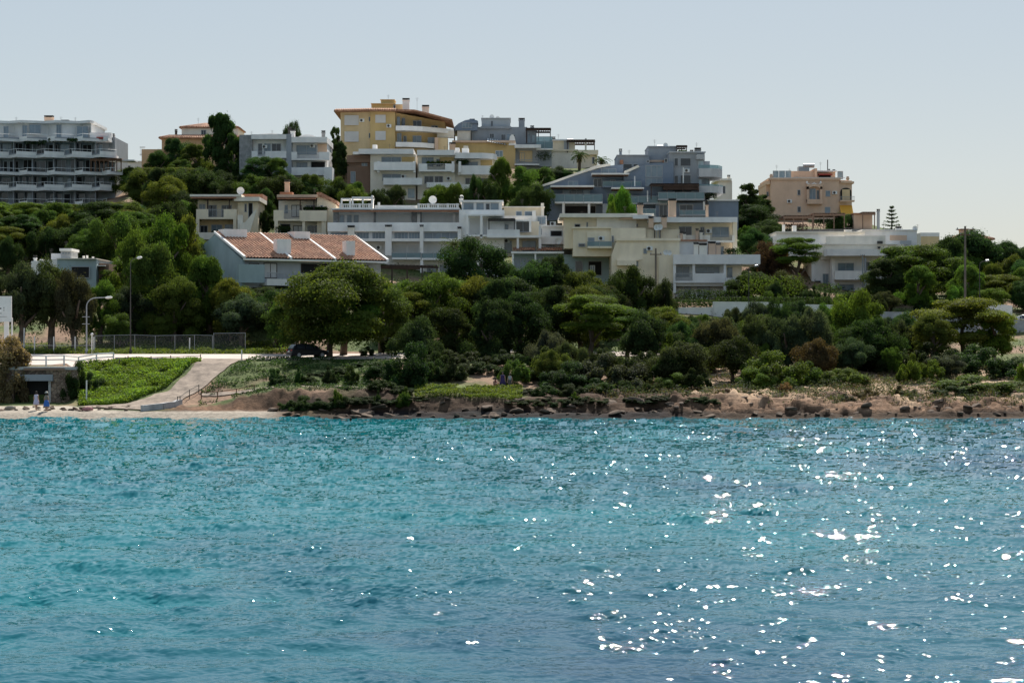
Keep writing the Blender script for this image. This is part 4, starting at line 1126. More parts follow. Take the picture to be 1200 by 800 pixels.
# ---- J: white terraced houses in the centre
J = Bld('white_terrace', 'white terraced house row with a balustraded roof, glass strips and square portal frames', 'house', 310, 540, 335)
J.wall(M_palegrey, (388, 540, 246, 262, 4, 16)); J.wall(M_stone, (388, 394, 246.4, 262, 3.7, 4.2), (436, 438.5, 246.4, 262, 3.7, 4.2), (481, 487, 246.4, 262, 3.7, 4.2), (491, 493, 246.4, 262, 3.7, 4.2)); J.wins(4, 'b', (404, 410, 250, 262), (412, 418, 250, 262), (395, 401, 250, 262), mull=0); J.wins(4, 's', (440, 480, 249, 261.5), (495, 529, 249, 261.5), mull=2)
J.slab(M_white, (387, 539, 243.4, 245, 1.4, 16)); J.boxes('wall', M_white, [(434, 436, 228, 246, 1.6, 4), (487.5, 491, 249, 262, 3.6, 4.05), (530, 533, 248, 262, 3.6, 4.05)])
m = MB(); n = 110
for i in range(n): x = J.x(389 + 149 * (i + .5) / n); m.tube([(x, 1.1, J.z(247)), (x, 3.2, J.z(245.2))], .13, 6)
m.build('tile_edge', M_roofedge, J.root)
for (a, b) in ((398, 434), (490, 538)):     # balustrades
    m = MB(); m.box(J.x(a), J.x(b), 1.5, 1.72, J.z(239.2), J.z(238)); m.box(J.x(a), J.x(b), 1.5, 1.72, J.z(243.4), J.z(242.4)); k = int((b - a) / 2.2)
    for i in range(k): x = J.x(a + (b - a) * (i + .5) / k); m.box(x - .07, x + .07, 1.54, 1.68, J.z(242.4), J.z(239.2))
    for i in range(0, k, 5): x = J.x(a + (b - a) * i / k); m.box(x - .16, x + .16, 1.48, 1.74, J.z(243.4), J.z(237.6))
    m.build('balustrade', M_white, J.root)
J.boxes('parapet', M_palegrey, [(438, 488, 239.5, 243.4, 2.2, 2.5)]); J.boxes('pergola', M_white, [(411, 436, 229.5, 232, 2, 5), (398, 410, 231, 233, 2.4, 4)]); J.posts(M_white, 2, .25, (399, 233, 243), (409, 233, 243), (412, 232, 243), (424, 232, 243)); J.boxes('chimney', M_white, [(441.5, 444, 236, 244, 2, 2.6)]); J.dish(506, 232, 243, 4, .62); J.dish(540, 228, 240, 5, .3)
J.boxes('parapet', M_white, [(384, 538, 262, 271.2, -.2, .1)]); J.slab(M_white, (384, 538, 260.9, 262, -.1, 4.2), name='terrace_floor'); J.wall(M_palegrey, (384, 538, 271.2, 300, .6, 12)); J.wins(.6, 'b', (387, 407, 272.2, 280), (418, 432, 272.2, 280), (436, 451, 272.2, 280), (462, 478, 272.2, 280), (479, 492, 272.2, 280), (497, 537, 272.2, 280), mull=3); J.boxes('ledge', M_white, [(384, 540, 280, 283.2, -1.4, .6)])
for c in ((408, 415.6, 264.5, 285, -.9, M_warm), (452, 459.5, 264, 300, -1.6, M_white), (492.5, 496.5, 264, 292, -1.6, M_white), (536.5, 540.5, 266, 284, -1, M_white)): J.chimney(*c, 'box', .8)
J.wall(M_white, (414, 541, 300.2, 350, .6, 12)); J.wins(.6, 's', (421, 436, 287, 299), (460, 476, 287, 299), (478, 490, 287, 299), (500, 518, 287, 299), mull=1); J.balcony(459.6, 494, 296.5, 304.5, .6, 2.2, M_white, 'glass'); J.balcony(494.2, 536, 297, 305, .6, 2.2, M_white, 'glass'); J.boxes('column', M_white, [(493, 496.5, 283, 330, -1.5, -1.1)]); J.boxes('rooftop_plant_box', M_soot, [(474, 486, 299, 301, -1.2, -.6)]); J.wins(.6, 'b', (500, 512, 310, 325), (515, 528, 310, 325))
J.boxes('garden_parasol', M_white, [(448, 451, 301, 305, -1.5, -1)])
J.wall(M_white, (538, 591, 246, 350, -.2, 13)); J.wall(M_palegrey, (541, 588, 236, 246, .6, 9)); J.slab(M_white, (539, 590, 234.5, 236.4, .2, 9.4)); J.wins(.6, 'b', (543, 555, 237.5, 246, ), (558, 567, 237.5, 246), (575, 584.5, 237.5, 246), mull=0); J.win(569, 574, 238, 246, .6, 'g', 0); J.chimney(538, 542, 229, 236, 2, M_white)
J.boxes('portal_frame', M_white, [(547, 589, 252, 254, -2.2, -.2), (547, 549, 254, 277, -2.2, -1.8), (563, 565.6, 254, 280, -2.2, -1.8), (547, 573, 276, 278, -2.2, -.2)]); J.wins(-.2, 's', (550, 562, 256, 276), (566, 571, 256, 275), mull=0)
J.wall(M_beige, (590, 638, 241, 262, 5, 6)); J.slab(M_warm, (588, 639, 239.6, 241, 4.6, 6.4), name='coping'); J.boxes('pier', M_warm, [(634.5, 638, 235.5, 262, 4.8, 6.1)]); J.wins(4.98, 'w', (604.5, 612, 245, 251), (615, 628, 245, 251), mull=0); J.wall(M_palegrey, (591, 641, 252, 266, 2, 5)); J.wall(M_white, (624, 628, 246, 266, 1.6, 4.6)); J.win(630, 640, 253, 262, 2, 'b', 1)
J.wall(M_cream, (573, 632, 259, 300, 1.0, 6)); J.pergola(572, 604, 257, 260, 272, -1.8, 1, M_soot, 10, 2); J.wall(M_palegrey, (590, 622, 258, 272, .4, 1.05)); J.win(592, 596, 263, 272, .4, 'b', 0); J.win(605, 621, 259.5, 272, .4, 'g', 1); J.boxes('portal_frame', M_white, [(603, 622.5, 258, 259.5, -.8, .4), (603, 604.4, 259.5, 272, -.8, -.4), (620, 622.5, 259.5, 272, -.8, -.4)])
J.boxes('parapet', M_palegrey, [(571, 609, 270, 277, -2.4, -2.1)]); J.slab(M_white, (571, 634, 276.8, 279.5, -2.6, 1), name='ledge'); J.boxes('column', M_white, [(605.5, 608, 279.5, 297, -2.4, -1.8), (631, 634, 266, 300, -2.4, -1.8)]); J.wins(1.0, 'b', (580, 600, 282, 296), (612, 628, 282, 296))
J.wall(M_white, (632, 670, 265, 300, .4, 8)); J.slab(M_white, (634, 670, 264, 265.6, 0, 8)); J.opening(.4, (645, 659, 270, 277)); J.win(663, 667, 270, 277, .4, 'g', 0); J.win(632.5, 635, 268, 275, .38, 'g', 0); J.boxes('parapet', M_palegrey, [(634, 677, 277.6, 284, -1.2, -.9)]); J.boxes('portal_frame', M_white, [(634, 680, 284, 286.5, -1.2, .4), (677.5, 680, 286.5, 300, -1.2, -.8)]); J.wall(M_warm, (655, 678, 287, 300, 0, .4)); J.dish(654, 283, 288, -1.6, .5); J.win(640, 650, 287.5, 297, .4, 'b', 1)
t0 = J.slab(M_white, (599, 660, 296.2, 298.5, -4.6, 0), name='eave')
for (a, b) in ((601, 627), (629.5, 658)):
    L0 = Vector((J.x(a), -4.5, J.z(296))); tiles('roof', J.root, L0, (J.x(b) - J.x(a), 0, 0), (0, 4.2, J.z(290.6) - J.z(296)), int((J.x(b) - J.x(a)) / .34), 8)
J.wall(M_teal, (600, 660, 298.5, 350, -2.6, 4), label=None); J.wins(-2.6, 'b', (603, 624, 303, 318), (629, 652, 302, 320), mull=2); J.boxes('column', M_white, [(600, 602, 298.5, 330, -4.4, -4), (626, 628, 298.5, 330, -4.4, -4)])
J.wall(M_teal, (660.1, 716, 301, 350, -4, 3)); J.slab(M_teal, (659.6, 716.4, 299.8, 301, -4.2, 3.2)); J.win(673, 682, 307, 322, -4, 'g', 0); J.opening(-4, (688, 704, 307, 324)); J.win(690, 696, 312, 324, -4.06, 'w', 1)

# ---- K: tile-roofed house turned to the right, in the left centre
K = Bld('tiled_house', 'house with a broad terracotta tile roof, white roof ridges and two stout white chimneys', 'house', 279, 284, 302, yaw=30.5)
LK, DK, RK = 21.8, 9.8, 3.75     # eave length, slope depth, rise; local origin: left end of the eave
K.kz = lambda py: (302 - py) * 279 / F
def kbox(name, mat, *bx):
    m = MB()
    for b in bx: m.box(*b)
    return m.build(name, mat, K.root)
rf = kbox('roof', M_white, (-.15, LK + .1, -.75, -.6, -.32, -.1))
tiles('roof_tiles', rf, (0, -.7, -.05), (LK, 0, 0), (0, DK + .7, RK + .25), 46, 22)
m = MB(); m.quad((0, -.7, -.2), (LK, -.7, -.2), (LK, DK, RK - .05), (0, DK, RK - .05)); m.quad((0, DK, RK - .05), (LK, DK, RK - .05), (LK, DK + 6, RK - 2.2), (0, DK + 6, RK - 2.2)); m.build('roof_deck', M_darkwood, rf)
for u in (0, 6.9, 13.6, LK):
    m = MB(); w = .16
    m.add([(u - w, -.8, -.1), (u + w, -.8, -.1), (u + w, DK, RK), (u - w, DK, RK), (u - w, -.8, .22), (u + w, -.8, .22), (u + w, DK, RK + .34), (u - w, DK, RK + .34)], [(0, 3, 2, 1), (4, 5, 6, 7), (0, 1, 5, 4), (1, 2, 6, 5), (2, 3, 7, 6), (3, 0, 4, 7)])
    m.build('roof_ridge', M_white, rf)
kbox('skylight', M_white, (.6, 3.9, DK - 2.3, DK + .2, RK - .7, RK + .55)); kbox('skylight', M_white, (11.2, 13.6, DK - 2.3, DK + .2, RK - .7, RK + .5))
m = MB(); m.add([(0, 0, -6), (0, DK + 5, -6), (0, DK + 5, RK - 1.6), (0, DK, RK - .15), (0, 0, -.25), (.35, 0, -6), (.35, DK + 5, -6), (.35, DK + 5, RK - 1.6), (.35, DK, RK - .15), (.35, 0, -.25)],
             [(0, 4, 3, 2, 1), (5, 6, 7, 8, 9), (0, 5, 9, 4), (1, 2, 7, 6)]); gb = m.build('gable_wall', M_teal, K.root)
kbox('wall', M_grey, (.36, LK - .4, .6, DK + 4, -6, -.3))
kbox('wall', M_teal, (-.9, 2.9, -.9, -.65, -3.4, -.9), (-.9, -.65, -.65, 0, -3.4, -.9))
def kwin(x0, x1, z0, z1, y, pane, frame=M_darkwood):
    m = MB(); f = .1
    m.box(x0, x1, y - .08, y, z1 - f, z1); m.box(x0, x1, y - .08, y, z0, z0 + f); m.box(x0, x0 + f, y - .08, y, z0 + f, z1 - f); m.box(x1 - f, x1, y - .08, y, z0 + f, z1 - f); m.box((x0 + x1) / 2 - .04, (x0 + x1) / 2 + .04, y - .06, y, z0 + f, z1 - f)
    o = m.build('window', frame, K.root); p = MB(); p.box(x0 + f, x1 - f, y - .03, y + .01, z0 + f, z1 - f); p.build('pane', pane, o)
kwin(1.2, 2.7, -1.9, -.7, .6, M_shutter); kwin(3.4, 5.4, -2.7, -.6, .6, M_shutter); kwin(9.0, 13.0, -2.4, -.6, .6, M_dark); kwin(14.5, 16, -2.4, -.7, .6, M_glass); kwin(17.4, 19.4, -2.4, -.7, .6, M_shutter); kwin(6, 9.5, -5.4, -3.9, .6, M_bglass); kwin(1.5, 4.6, -5.6, -4, .6, M_dark)
bal = kbox('balcony', M_palegrey, (2.95, 13.2, -1.6, .6, -3.75, -3.3), (2.95, 13.2, -1.6, -1.45, -3.3, -2.85))
r = MB(); r.box(2.95, 13.2, -1.56, -1.5, -2.1, -2.0)
for i in range(50): x = 3 + 10.1 * i / 49; r.box(x - .02, x + .02, -1.55, -1.51, -2.85, -2.1)
r.build('railing', M_metal, bal)
kbox('outdoor_table', M_warm, (7.2, 9.4, -1.0, 0, -2.55, -2.45), (7.4, 7.5, -.6, -.5, -3.3, -2.55), (9.1, 9.2, -.6, -.5, -3.3, -2.55))
for (x, w) in ((5.6, 2.1), (16.2, 1.35)):
    c = kbox('chimney', M_white, (x, x + w, 1.0, 2.3, -.2, 2.75)); kbox('wall_flashing', M_roofedge, (x - .15, x + w + .15, .5, .98, .05, .32)).parent = c
p = kbox('pergola', M_darkwood, *([(LK - .6, LK + 7.2, -2.6, -2.4, -1.0, -.75), (LK - .6, LK + 7.2, 3.0, 3.2, -1.0, -.75)] + [(LK - .4 + i * .6, LK - .28 + i * .6, -2.8, 3.4, -.75, -.6) for i in range(13)]))
for i in range(4): kbox('post', M_darkwood, (LK - .3 + i * 2.4, LK - .14 + i * 2.4, -2.6, -2.44, -6, -1.0)).parent = p
kbox('terrace', M_palegrey, (LK - .4, LK + 7.5, -2.9, 4, -6, -3.6))

# ---- L: twin beige houses on the slope
def twin(b, x0, x1, xg, tiled_right):
    pass
L1 = Bld('house', 'beige two-storey house with an outside stair, left of the one with the planted balcony', 'house', 320, 266, 280)
L1.wall(M_cream, (231, 279, 235, 290, .6, 10)); L1.wall(M_beige, (279.1, 303, 237, 290, -.6, 8)); L1.slab(M_warm, (225, 285, 229, 231.5, -2.2, 10)); L1.slab(M_warm, (276, 306, 231.8, 236.6, -2, 8)); m = MB()
for i in range(30): x = L1.x(226 + 53 * (i + .5) / 30); m.tube([(x, -2.5, L1.z(233.2)), (x, -.6, L1.z(231.4))], .12, 6)
m.build('tile_awning', M_roofedge, L1.root); L1.boxes('beam', M_darkwood, [(228, 279, 233, 235, -1.8, -1.5), (244.5, 246, 235, 246, -1.8, -1.6), (270, 271.2, 235, 246, -1.8, -1.6)])
L1.wins(.6, 'g', (243.5, 253.5, 240, 254), (259, 271, 240, 254)); L1.win(233, 240, 239, 250, .6, 'b', 1); L1.balcony(232, 279, 246, 257.5, .6, 2.4, M_cream, 'solid', (246, 264)); L1.wall(M_ochre2, (231.5, 276, 258.5, 276, .5, .62)); L1.wins(.5, 'b', (247, 260, 263, 277), (263, 275, 263, 277)); L1.win(234, 243, 264, 276, .5, 'g', 1); L1.posts(M_cream, -1.8, .5, (277, 257.5, 280), (233.5, 257.5, 280)); L1.win(287, 290, 239, 249, -.6, 'g', 0); L1.opening(-.6, (291.5, 297, 238, 258), (279, 285.5, 265, 278))
m = MB(); m.xz([(L1.x(284), L1.z(282)), (L1.x(284), L1.z(262)), (L1.x(290), L1.z(262)), (L1.x(303), L1.z(246)), (L1.x(303), L1.z(249)), (L1.x(293), L1.z(282))], -3, -2.7); m.build('stair_wall', M_warm, L1.root); L1.boxes('pier', M_warm, [(281, 287, 253, 280, -2.6, -2)]); L1.dish(279, 222, 230, 3, .6); L1.boxes('terrace_wall', M_warm, [(232, 284, 274, 282, -4, -3.7)]); L1.plants(252, 278, 271, 276, -3.2, 'dark', 6); L1.boxes('roof_coping', M_roofedge, [(278, 306, 226.5, 231.6, 2, 8)])
L2 = Bld('house', 'beige two-storey house with plants along its balcony and a tall chimney, on the slope', 'house', 320, 358, 280)
L2.wall(M_warm, (326, 372, 235, 290, .6, 10)); L2.xz('wall', M_beige, [(372.1, 290), (372.1, 229.5), (376, 229), (394, 240), (394, 290)], -.8, 9); L2.slab(M_tan, (326, 373, 229, 232, -1.8, 10)); m = MB()
for i in range(26): x = L2.x(326.5 + 45 * (i + .5) / 26); m.tube([(x, -2.3, L2.z(234)), (x, -.4, L2.z(232))], .12, 6)
m.build('tile_awning', M_roofedge, L2.root); L2.boxes('beam', M_darkwood, [(327, 372, 234, 235.8, -1.7, -1.4), (352.5, 353.6, 235, 247, -1.7, -1.5), (368.5, 369.6, 235, 247, -1.7, -1.5)])
m = MB(); m.xz([(L2.x(372), L2.z(229.6)), (L2.x(372), L2.z(226)), (L2.x(377), L2.z(226)), (L2.x(396), L2.z(236)), (L2.x(396), L2.z(240))], -1.2, 9); m.build('roof', M_tile, L2.root)
L2.win(341, 353, 240, 254, .6, 's', 1, M_darkwood); L2.win(358, 369, 240, 249, .6, 'g', 1); L2.win(333, 337, 240, 250, .6, 'b', 0); L2.balcony(322, 353, 247, 259.5, .6, 2.2, M_cream, 'solid', (334, 352)); L2.balcony(353.2, 384, 247.5, 260, .6, 2.4, M_cream); L2.plants(357, 384, 243, 247.5, -1.2, 'deep', 7); L2.win(343, 355, 264, 277, .6, 's', 1, M_darkwood); L2.win(360, 372, 264, 277, .6, 'g', 2); L2.opening(.6, (328, 340, 262, 276)); L2.boxes('column', M_cream, [(323, 327, 259.5, 282, -1.6, -1), (355.5, 358.5, 260, 282, -1.6, -1.2), (378, 383, 260, 282, -1.6, -1)]); L2.chimney(331, 336.5, 209, 230, 3, M_tan); L2.boxes('parapet', M_roofedge, [(326, 341, 224, 229, 2, 4)]); L2.boxes('terrace_wall', M_warm, [(312, 385, 274.5, 282, -4, -3.7)]); L2.plants(328, 340, 266, 275, -3, 'dark', 4); L2.win(376, 379, 241, 250, -.8, 'g', 0)

# ---- M: low blue-grey house at the far left
Mh = Bld('house', 'low blue-grey flat-roofed house behind the dark olive trees at the far left', 'house', 270, 80, 335)
Mh.prism('wall', M_teal, [(67, 0), (112, .4), (112, 12), (67, 12)], 303.5, 345); Mh.prism('wall', M_palegrey, [(26, 5), (67, .02), (67, 12), (26, 12)], 304.2, 345); Mh.slab(M_warm, (66, 113, 302.6, 303.5, -.2, 12)); Mh.opening(.12, (83, 105, 312, 326)); Mh.wall(M_palegrey, (52, 66, 295.5, 302.6, 4, 9)); Mh.wall(M_grey, (65.5, 78, 293, 302.6, 3, 7)); Mh.slab(M_palegrey, (64.5, 79, 290, 293, 2.6, 7.4)); Mh.win(66.5, 77, 294, 297, 3, 'b', 2)
Mh.chimney(27, 30, 297, 306, 6, M_white); Mh.wall(M_rust, (112.2, 124, 308, 345, 2, 9)); Mh.slab(M_white, (112, 121, 310.5, 311.5, 1, 4), name='canopy'); Mh.boxes('roof_pipe', M_palegrey, [(93, 95, 299, 302.6, 2, 2.4), (97, 99, 298.5, 302.6, 2, 2.4), (104, 106, 300, 302.6, 2, 2.4), (34, 38, 301.5, 304.4, 6, 7), (40, 44, 302, 304.4, 6, 7)]); Mh.antenna(46, 288, 304, 7); Mh.antenna(64, 279, 296, 7)

# ---- N: beige block on the right with rooftop glass
N_ = Bld('apartment_house', 'square beige apartment house with arched loggia, yellow awning and rooftop glass screens', 'apartment building', 386, 950, 262)
N_.wall(M_tan, (903, 983, 211, 275, 0, 14)); N_.prism('wall', M_tan, [(983.1, .1), (1000, 1.6), (1000, 14), (983.1, 14)], 211, 275); N_.wall(M_tan, (898.6, 902.9, 213, 275, 1.6, 13)); N_.slab(M_tan, (901, 985, 208.5, 211, -.25, 14.2), name='cornice'); N_.prism('cornice', M_tan, [(985.1, -.2), (1002.4, 1.4), (1002.4, 14.4), (985.1, 14.4)], 212, 214.4)
N_.prism('cornice', M_tan, [(898, 1.2), (902, -.3), (902, 13), (898, 13)], 212, 216)
N_.wins(0, 'g', (934.5, 938, 222.5, 229), (934.5, 938.5, 242, 249), mull=0); N_.wins(0, 'b', (967.5, 973, 223.5, 230.5), (966.5, 973, 242.5, 251), mull=0)
N_.wall(M_tan, (945, 947.5, 219, 237, -.7, 0), (960.5, 963, 219, 237, -.7, 0)); m = MB(); n = 8; arc = [(N_.x(945), N_.z(216)), (N_.x(963), N_.z(216)), (N_.x(963), N_.z(222))] + [(N_.x(954 + 6.5 * math.cos(math.pi * i / n)), N_.z(222 - 3.2 * math.sin(math.pi * i / n))) for i in range(n + 1)] + [(N_.x(945), N_.z(222))]
m.xz(arc, -.7, 0); m.build('arch', M_tan, N_.root); N_.win(948.5, 956, 221, 237, -.02, 'b', 1); N_.win(957, 960, 223, 237, -.02, 'g', 0); N_.balcony(945, 963, 234, 239.5, 0, 1.2, M_tan, 'solid')
sw = MB(); pts = [(N_.x(945.5 + 16.5 * i / 12), -.22, N_.z(214.2) - .28 * math.sin(math.pi * ((i % 6) / 6)) - .08) for i in range(13)]; sw.tube(pts, .12, 6); sw.lathe([(.05, -.3), (.24, 0), (.05, .3)], (N_.x(945.5), -.25, N_.z(214.2)), 8); sw.lathe([(.05, -.3), (.24, 0), (.05, .3)], (N_.x(961.5), -.25, N_.z(214.2)), 8); sw.build('garland', M_white, N_.root)
N_.xz('opening', M_dark, [(985, 236), (985, 225)] + [(991.5 - 6.5 * math.cos(math.pi * i / 8), 225 - 5 * math.sin(math.pi * i / 8)) for i in range(1, 8)] + [(998, 225), (998, 236)], .06, .25); N_.wall(M_ochre2, (987, 996, 222, 236, .0, .1)); N_.balcony(984, 1000.5, 230.5, 236.8, .1, 1.1, M_tan, 'bars')  # arched black panel paints the shade of the loggia
m = MB(); X0, X1 = N_.x(984), N_.x(998.5); m.add([(X0, .05, N_.z(240.5)), (X1, .05, N_.z(240.5)), (X1, -1.6, N_.z(251)), (X0, -1.6, N_.z(251)), (X0, .0, N_.z(240.9)), (X1, .0, N_.z(240.9)), (X1, -1.65, N_.z(251.4)), (X0, -1.65, N_.z(251.4))], [(0, 3, 2, 1), (4, 5, 6, 7), (0, 1, 5, 4), (1, 2, 6, 5), (2, 3, 7, 6), (3, 0, 4, 7)]); m.build('awning', M_awn, N_.root)
N_.win(899.5, 902, 224, 233, 1.55, 'g', 0); N_.balcony(897, 903, 230, 235, 1.6, 1.0, M_tan); N_.win(899.5, 902, 244, 252, 1.55, 'g', 0)
N_.wall(M_tan, (929, 958, 199, 208.5, 3, 10), (958.1, 983, 199.5, 208.5, 4.2, 10)); N_.wall(M_tan, (957, 960, 196, 208.5, 2.6, 9.8)); N_.slab(M_palegrey, (958, 984, 198, 199.5, 3.4, 10.4)); N_.opening(4.2, (963, 978, 203, 208.5)); N_.slab(M_redawn, (962, 978, 202.4, 203.6, 2.6, 4.2), name='awning'); N_.win(933, 938, 206, 212, 2.95, 'b', 0); N_.boxes('parapet_rail', M_whitepaint, [(903, 990, 208.0, 208.6, -.2, -.1)])
for (a, b) in ((906.5, 913.3), (913.8, 920.8), (921.3, 928)):
    g = N_.boxes('glass_screen', M_frame, [(a, a + .6, 199.6, 208.5, 1, 1.12), (b - .6, b, 199.6, 208.5, 1, 1.12), (a + .6, b - .6, 199.6, 200.3, 1, 1.12)]); N_.boxes('pane', M_lglass, [(a + .6, b - .6, 200.3, 208.5, 1.03, 1.08)], None, g)
g = N_.boxes('glass_screen', M_frame, [(983.4, 984, 199.6, 209, 2, 2.12), (989.4, 990, 199.6, 209, 2, 2.12), (984, 989.4, 199.6, 200.3, 2, 2.12)]); N_.boxes('pane', M_lglass, [(984, 989.4, 200.3, 209, 2.03, 2.08)], None, g)
m = MB(); m.box(N_.x(939.5), N_.x(952), 4, 6, N_.z(201.5), N_.z(193)); m.tube([(N_.x(945), 4.2, N_.z(192)), (N_.x(958), 4.2, N_.z(192))], .42, 10); m.build('water_heater', M_metal, N_.root); N_.boxes('solar_panel', M_redawn, [(948, 956, 190, 190.6, 4, 5.6)]); m = MB(); m.tube([(N_.x(975.6), 6, N_.z(199)), (N_.x(975.6), 6, N_.z(184))], .09, 6); m.build('flagpole', M_soot, N_.root); N_.chimney(975, 977.5, 195.5, 199, 5, M_soot); N_.chimney(981, 983.5, 196, 200, 5, M_soot); N_.antenna(929.5, 195, 200, 5)
m = MB(); X, Z = N_.x(902.5), N_.z(213); m.lathe([(.18, 0), (.3, .15), (.35, .4), (.2, .6), (.3, .7)], (N_.x(904), .2, N_.z(208.4)), 8); m.lathe([(.18, 0), (.3, .15), (.35, .4), (.2, .6), (.3, .7)], (N_.x(994), .6, N_.z(211)), 8); m.build('roof_urn', M_tan, N_.root)

# ---- O: white low-rise building on the right
O_ = Bld('white_building', 'long low white building with stepped terraces behind the large pines on the right', 'building', 320, 1000, 345)
O_.wall(M_white, (912, 1016, 272.4, 300, 2, 12)); O_.slab(M_warm, (911, 1016, 270.6, 272.4, 1.7, 12)); O_.wall(M_white, (908, 911.9, 276, 300, 2.4, 10)); O_.wins(2, 'g', (913, 919, 284, 292), mull=0); O_.wall(M_palegrey, (1014, 1079, 268.8, 300, 3, 12.1)); O_.slab(M_palegrey, (1013.6, 1079.4, 267.8, 268.8, 2.8, 12.3)); O_.boxes('parapet', M_warm, [(990, 1038, 276, 286, .2, .5), (968, 990, 277, 286, .0, .3)]); O_.boxes('recess', M_tan, [(1047, 1067, 274.5, 280.5, 2.94, 3.1)]); O_.boxes('planter', M_grey, [(1057, 1070, 281.5, 286, 1.4, 2.2)]); O_.slab(M_warm, (958, 1060, 286, 299, .6, 12), name='terrace_wall'); O_.slab(M_palegrey, (966, 1034, 293, 300.5, -2.8, .5)); O_.slab(M_white, (962, 1052, 285.2, 286.4, .3, 1), name='coping')
O_.wall(M_palegrey, (975, 1046, 300.5, 360, .2, 12)); O_.wall(M_palegrey, (954, 974.9, 303, 360, 2.6, 12)); O_.slab(M_palegrey, (964, 978, 295, 303.4, 1.4, 6)); O_.wins(.2, 'b', (982, 1001, 308, 317.5), (982, 1001, 333, 341), mull=1); O_.balcony(977, 1022, 317.6, 328, .2, 1.6, M_white); O_.wins(.2, 'g', (1014, 1020, 307, 318), (1018, 1028, 334, 346)); O_.opening(2.6, (957, 965, 328, 333)); O_.win(967, 974, 320, 334, 2.6, 'b', 1); O_.wall(M_white, (975.1, 978.5, 303, 360, -.2, .2), label=None)
O_.boxes('column', M_slate, [(1009.6, 1012, 303, 346, -2.6, -2.3)]); O_.chimney(995.6, 1003, 265, 271.5, 4, M_white); O_.chimney(1057.5, 1063.5, 263, 268.5, 5, M_palegrey); O_.chimney(1029, 1031.5, 289, 296, 0, M_tan); O_.dish(1078, 266, 269, 4, .4); O_.antenna(1081, 261, 269, 4); O_.boxes('balustrade', M_white, [(910, 918, 283.5, 284.5, 1.6, 1.8), (911, 911.6, 284.5, 292, 1.6, 1.8), (914, 914.6, 284.5, 292, 1.6, 1.8), (917, 917.6, 284.5, 292, 1.6, 1.8)]); O_.boxes('chimney', M_white, [(932, 936.5, 263, 271, 3, 4), (920, 923, 262, 271, 3, 3.6)]); O_.boxes('garden_chair', M_soot, [(1028, 1034, 282.5, 285.6, -.3, .1)])
# ---- terrace house of rust pergolas between N and O
P_ = Bld('pergola_terrace', 'rust-brown pergola roofs on a vine-grown terrace below the square beige house', 'pergola', 345, 960, 280)
P_.wall(M_stone, (915, 1030, 268, 296, 1, 9))
P_.pergola(917, 952, 253, 256.5, 270, -1, 5, M_rust, 12, 4); P_.pergola(952, 990, 250, 253, 268, -.4, 5, M_rust, 12, 4); P_.pergola(1010, 1026, 248.5, 252, 268, 0, 4, M_rust, 6, 2); P_.plants(955, 990, 256, 268, .5, 'dark', 10); P_.plants(920, 945, 262, 270, .5, 'rusty', 6); P_.chimney(1028, 1031, 245, 270, 0, M_grey); P_.wall(M_tan, (1004, 1026, 250, 268, 3, 7)); P_.slab(M_roofedge, (1003, 1027, 248.4, 249.8, 2.6, 7.4))
Q_ = Bld('tiled_house', 'ochre house with low terracotta roof showing above the dark trees at the far right', 'house', 352, 1130, 300)
Q_.wall(M_palegrey, (1079, 1101, 272.6, 315, 0, 8)); Q_.wall(M_ochre2, (1079.2, 1100.4, 277, 290, -.06, 0)); Q_.wall(M_tan, (1120, 1165, 279, 315, 2, 10)); hip(Q_, 1121, 1164, 271.5, 279, 2, 10, .7); Q_.wall(M_tan, (1131, 1139, 268, 276, 3, 5)); Q_.slab(M_roofedge, (1130, 1140, 267, 268, 2.7, 5.3)); Q_.chimney(1144, 1146, 271, 278, 4, M_soot); Q_.win(1150, 1156, 284, 292, 2, 'g', 0)
R_ = Bld('low_building', 'pale low house glimpsed between trees at the right edge of the hillside', 'house', 330, 1215, 325)
R_.wall(M_palegrey, (1190, 1250, 305, 335, 0, 8)); R_.slab(M_white, (1188, 1252, 303.6, 305, -.4, 8.4)); R_.win(1196, 1204, 310, 320, 0, 'b', 1)

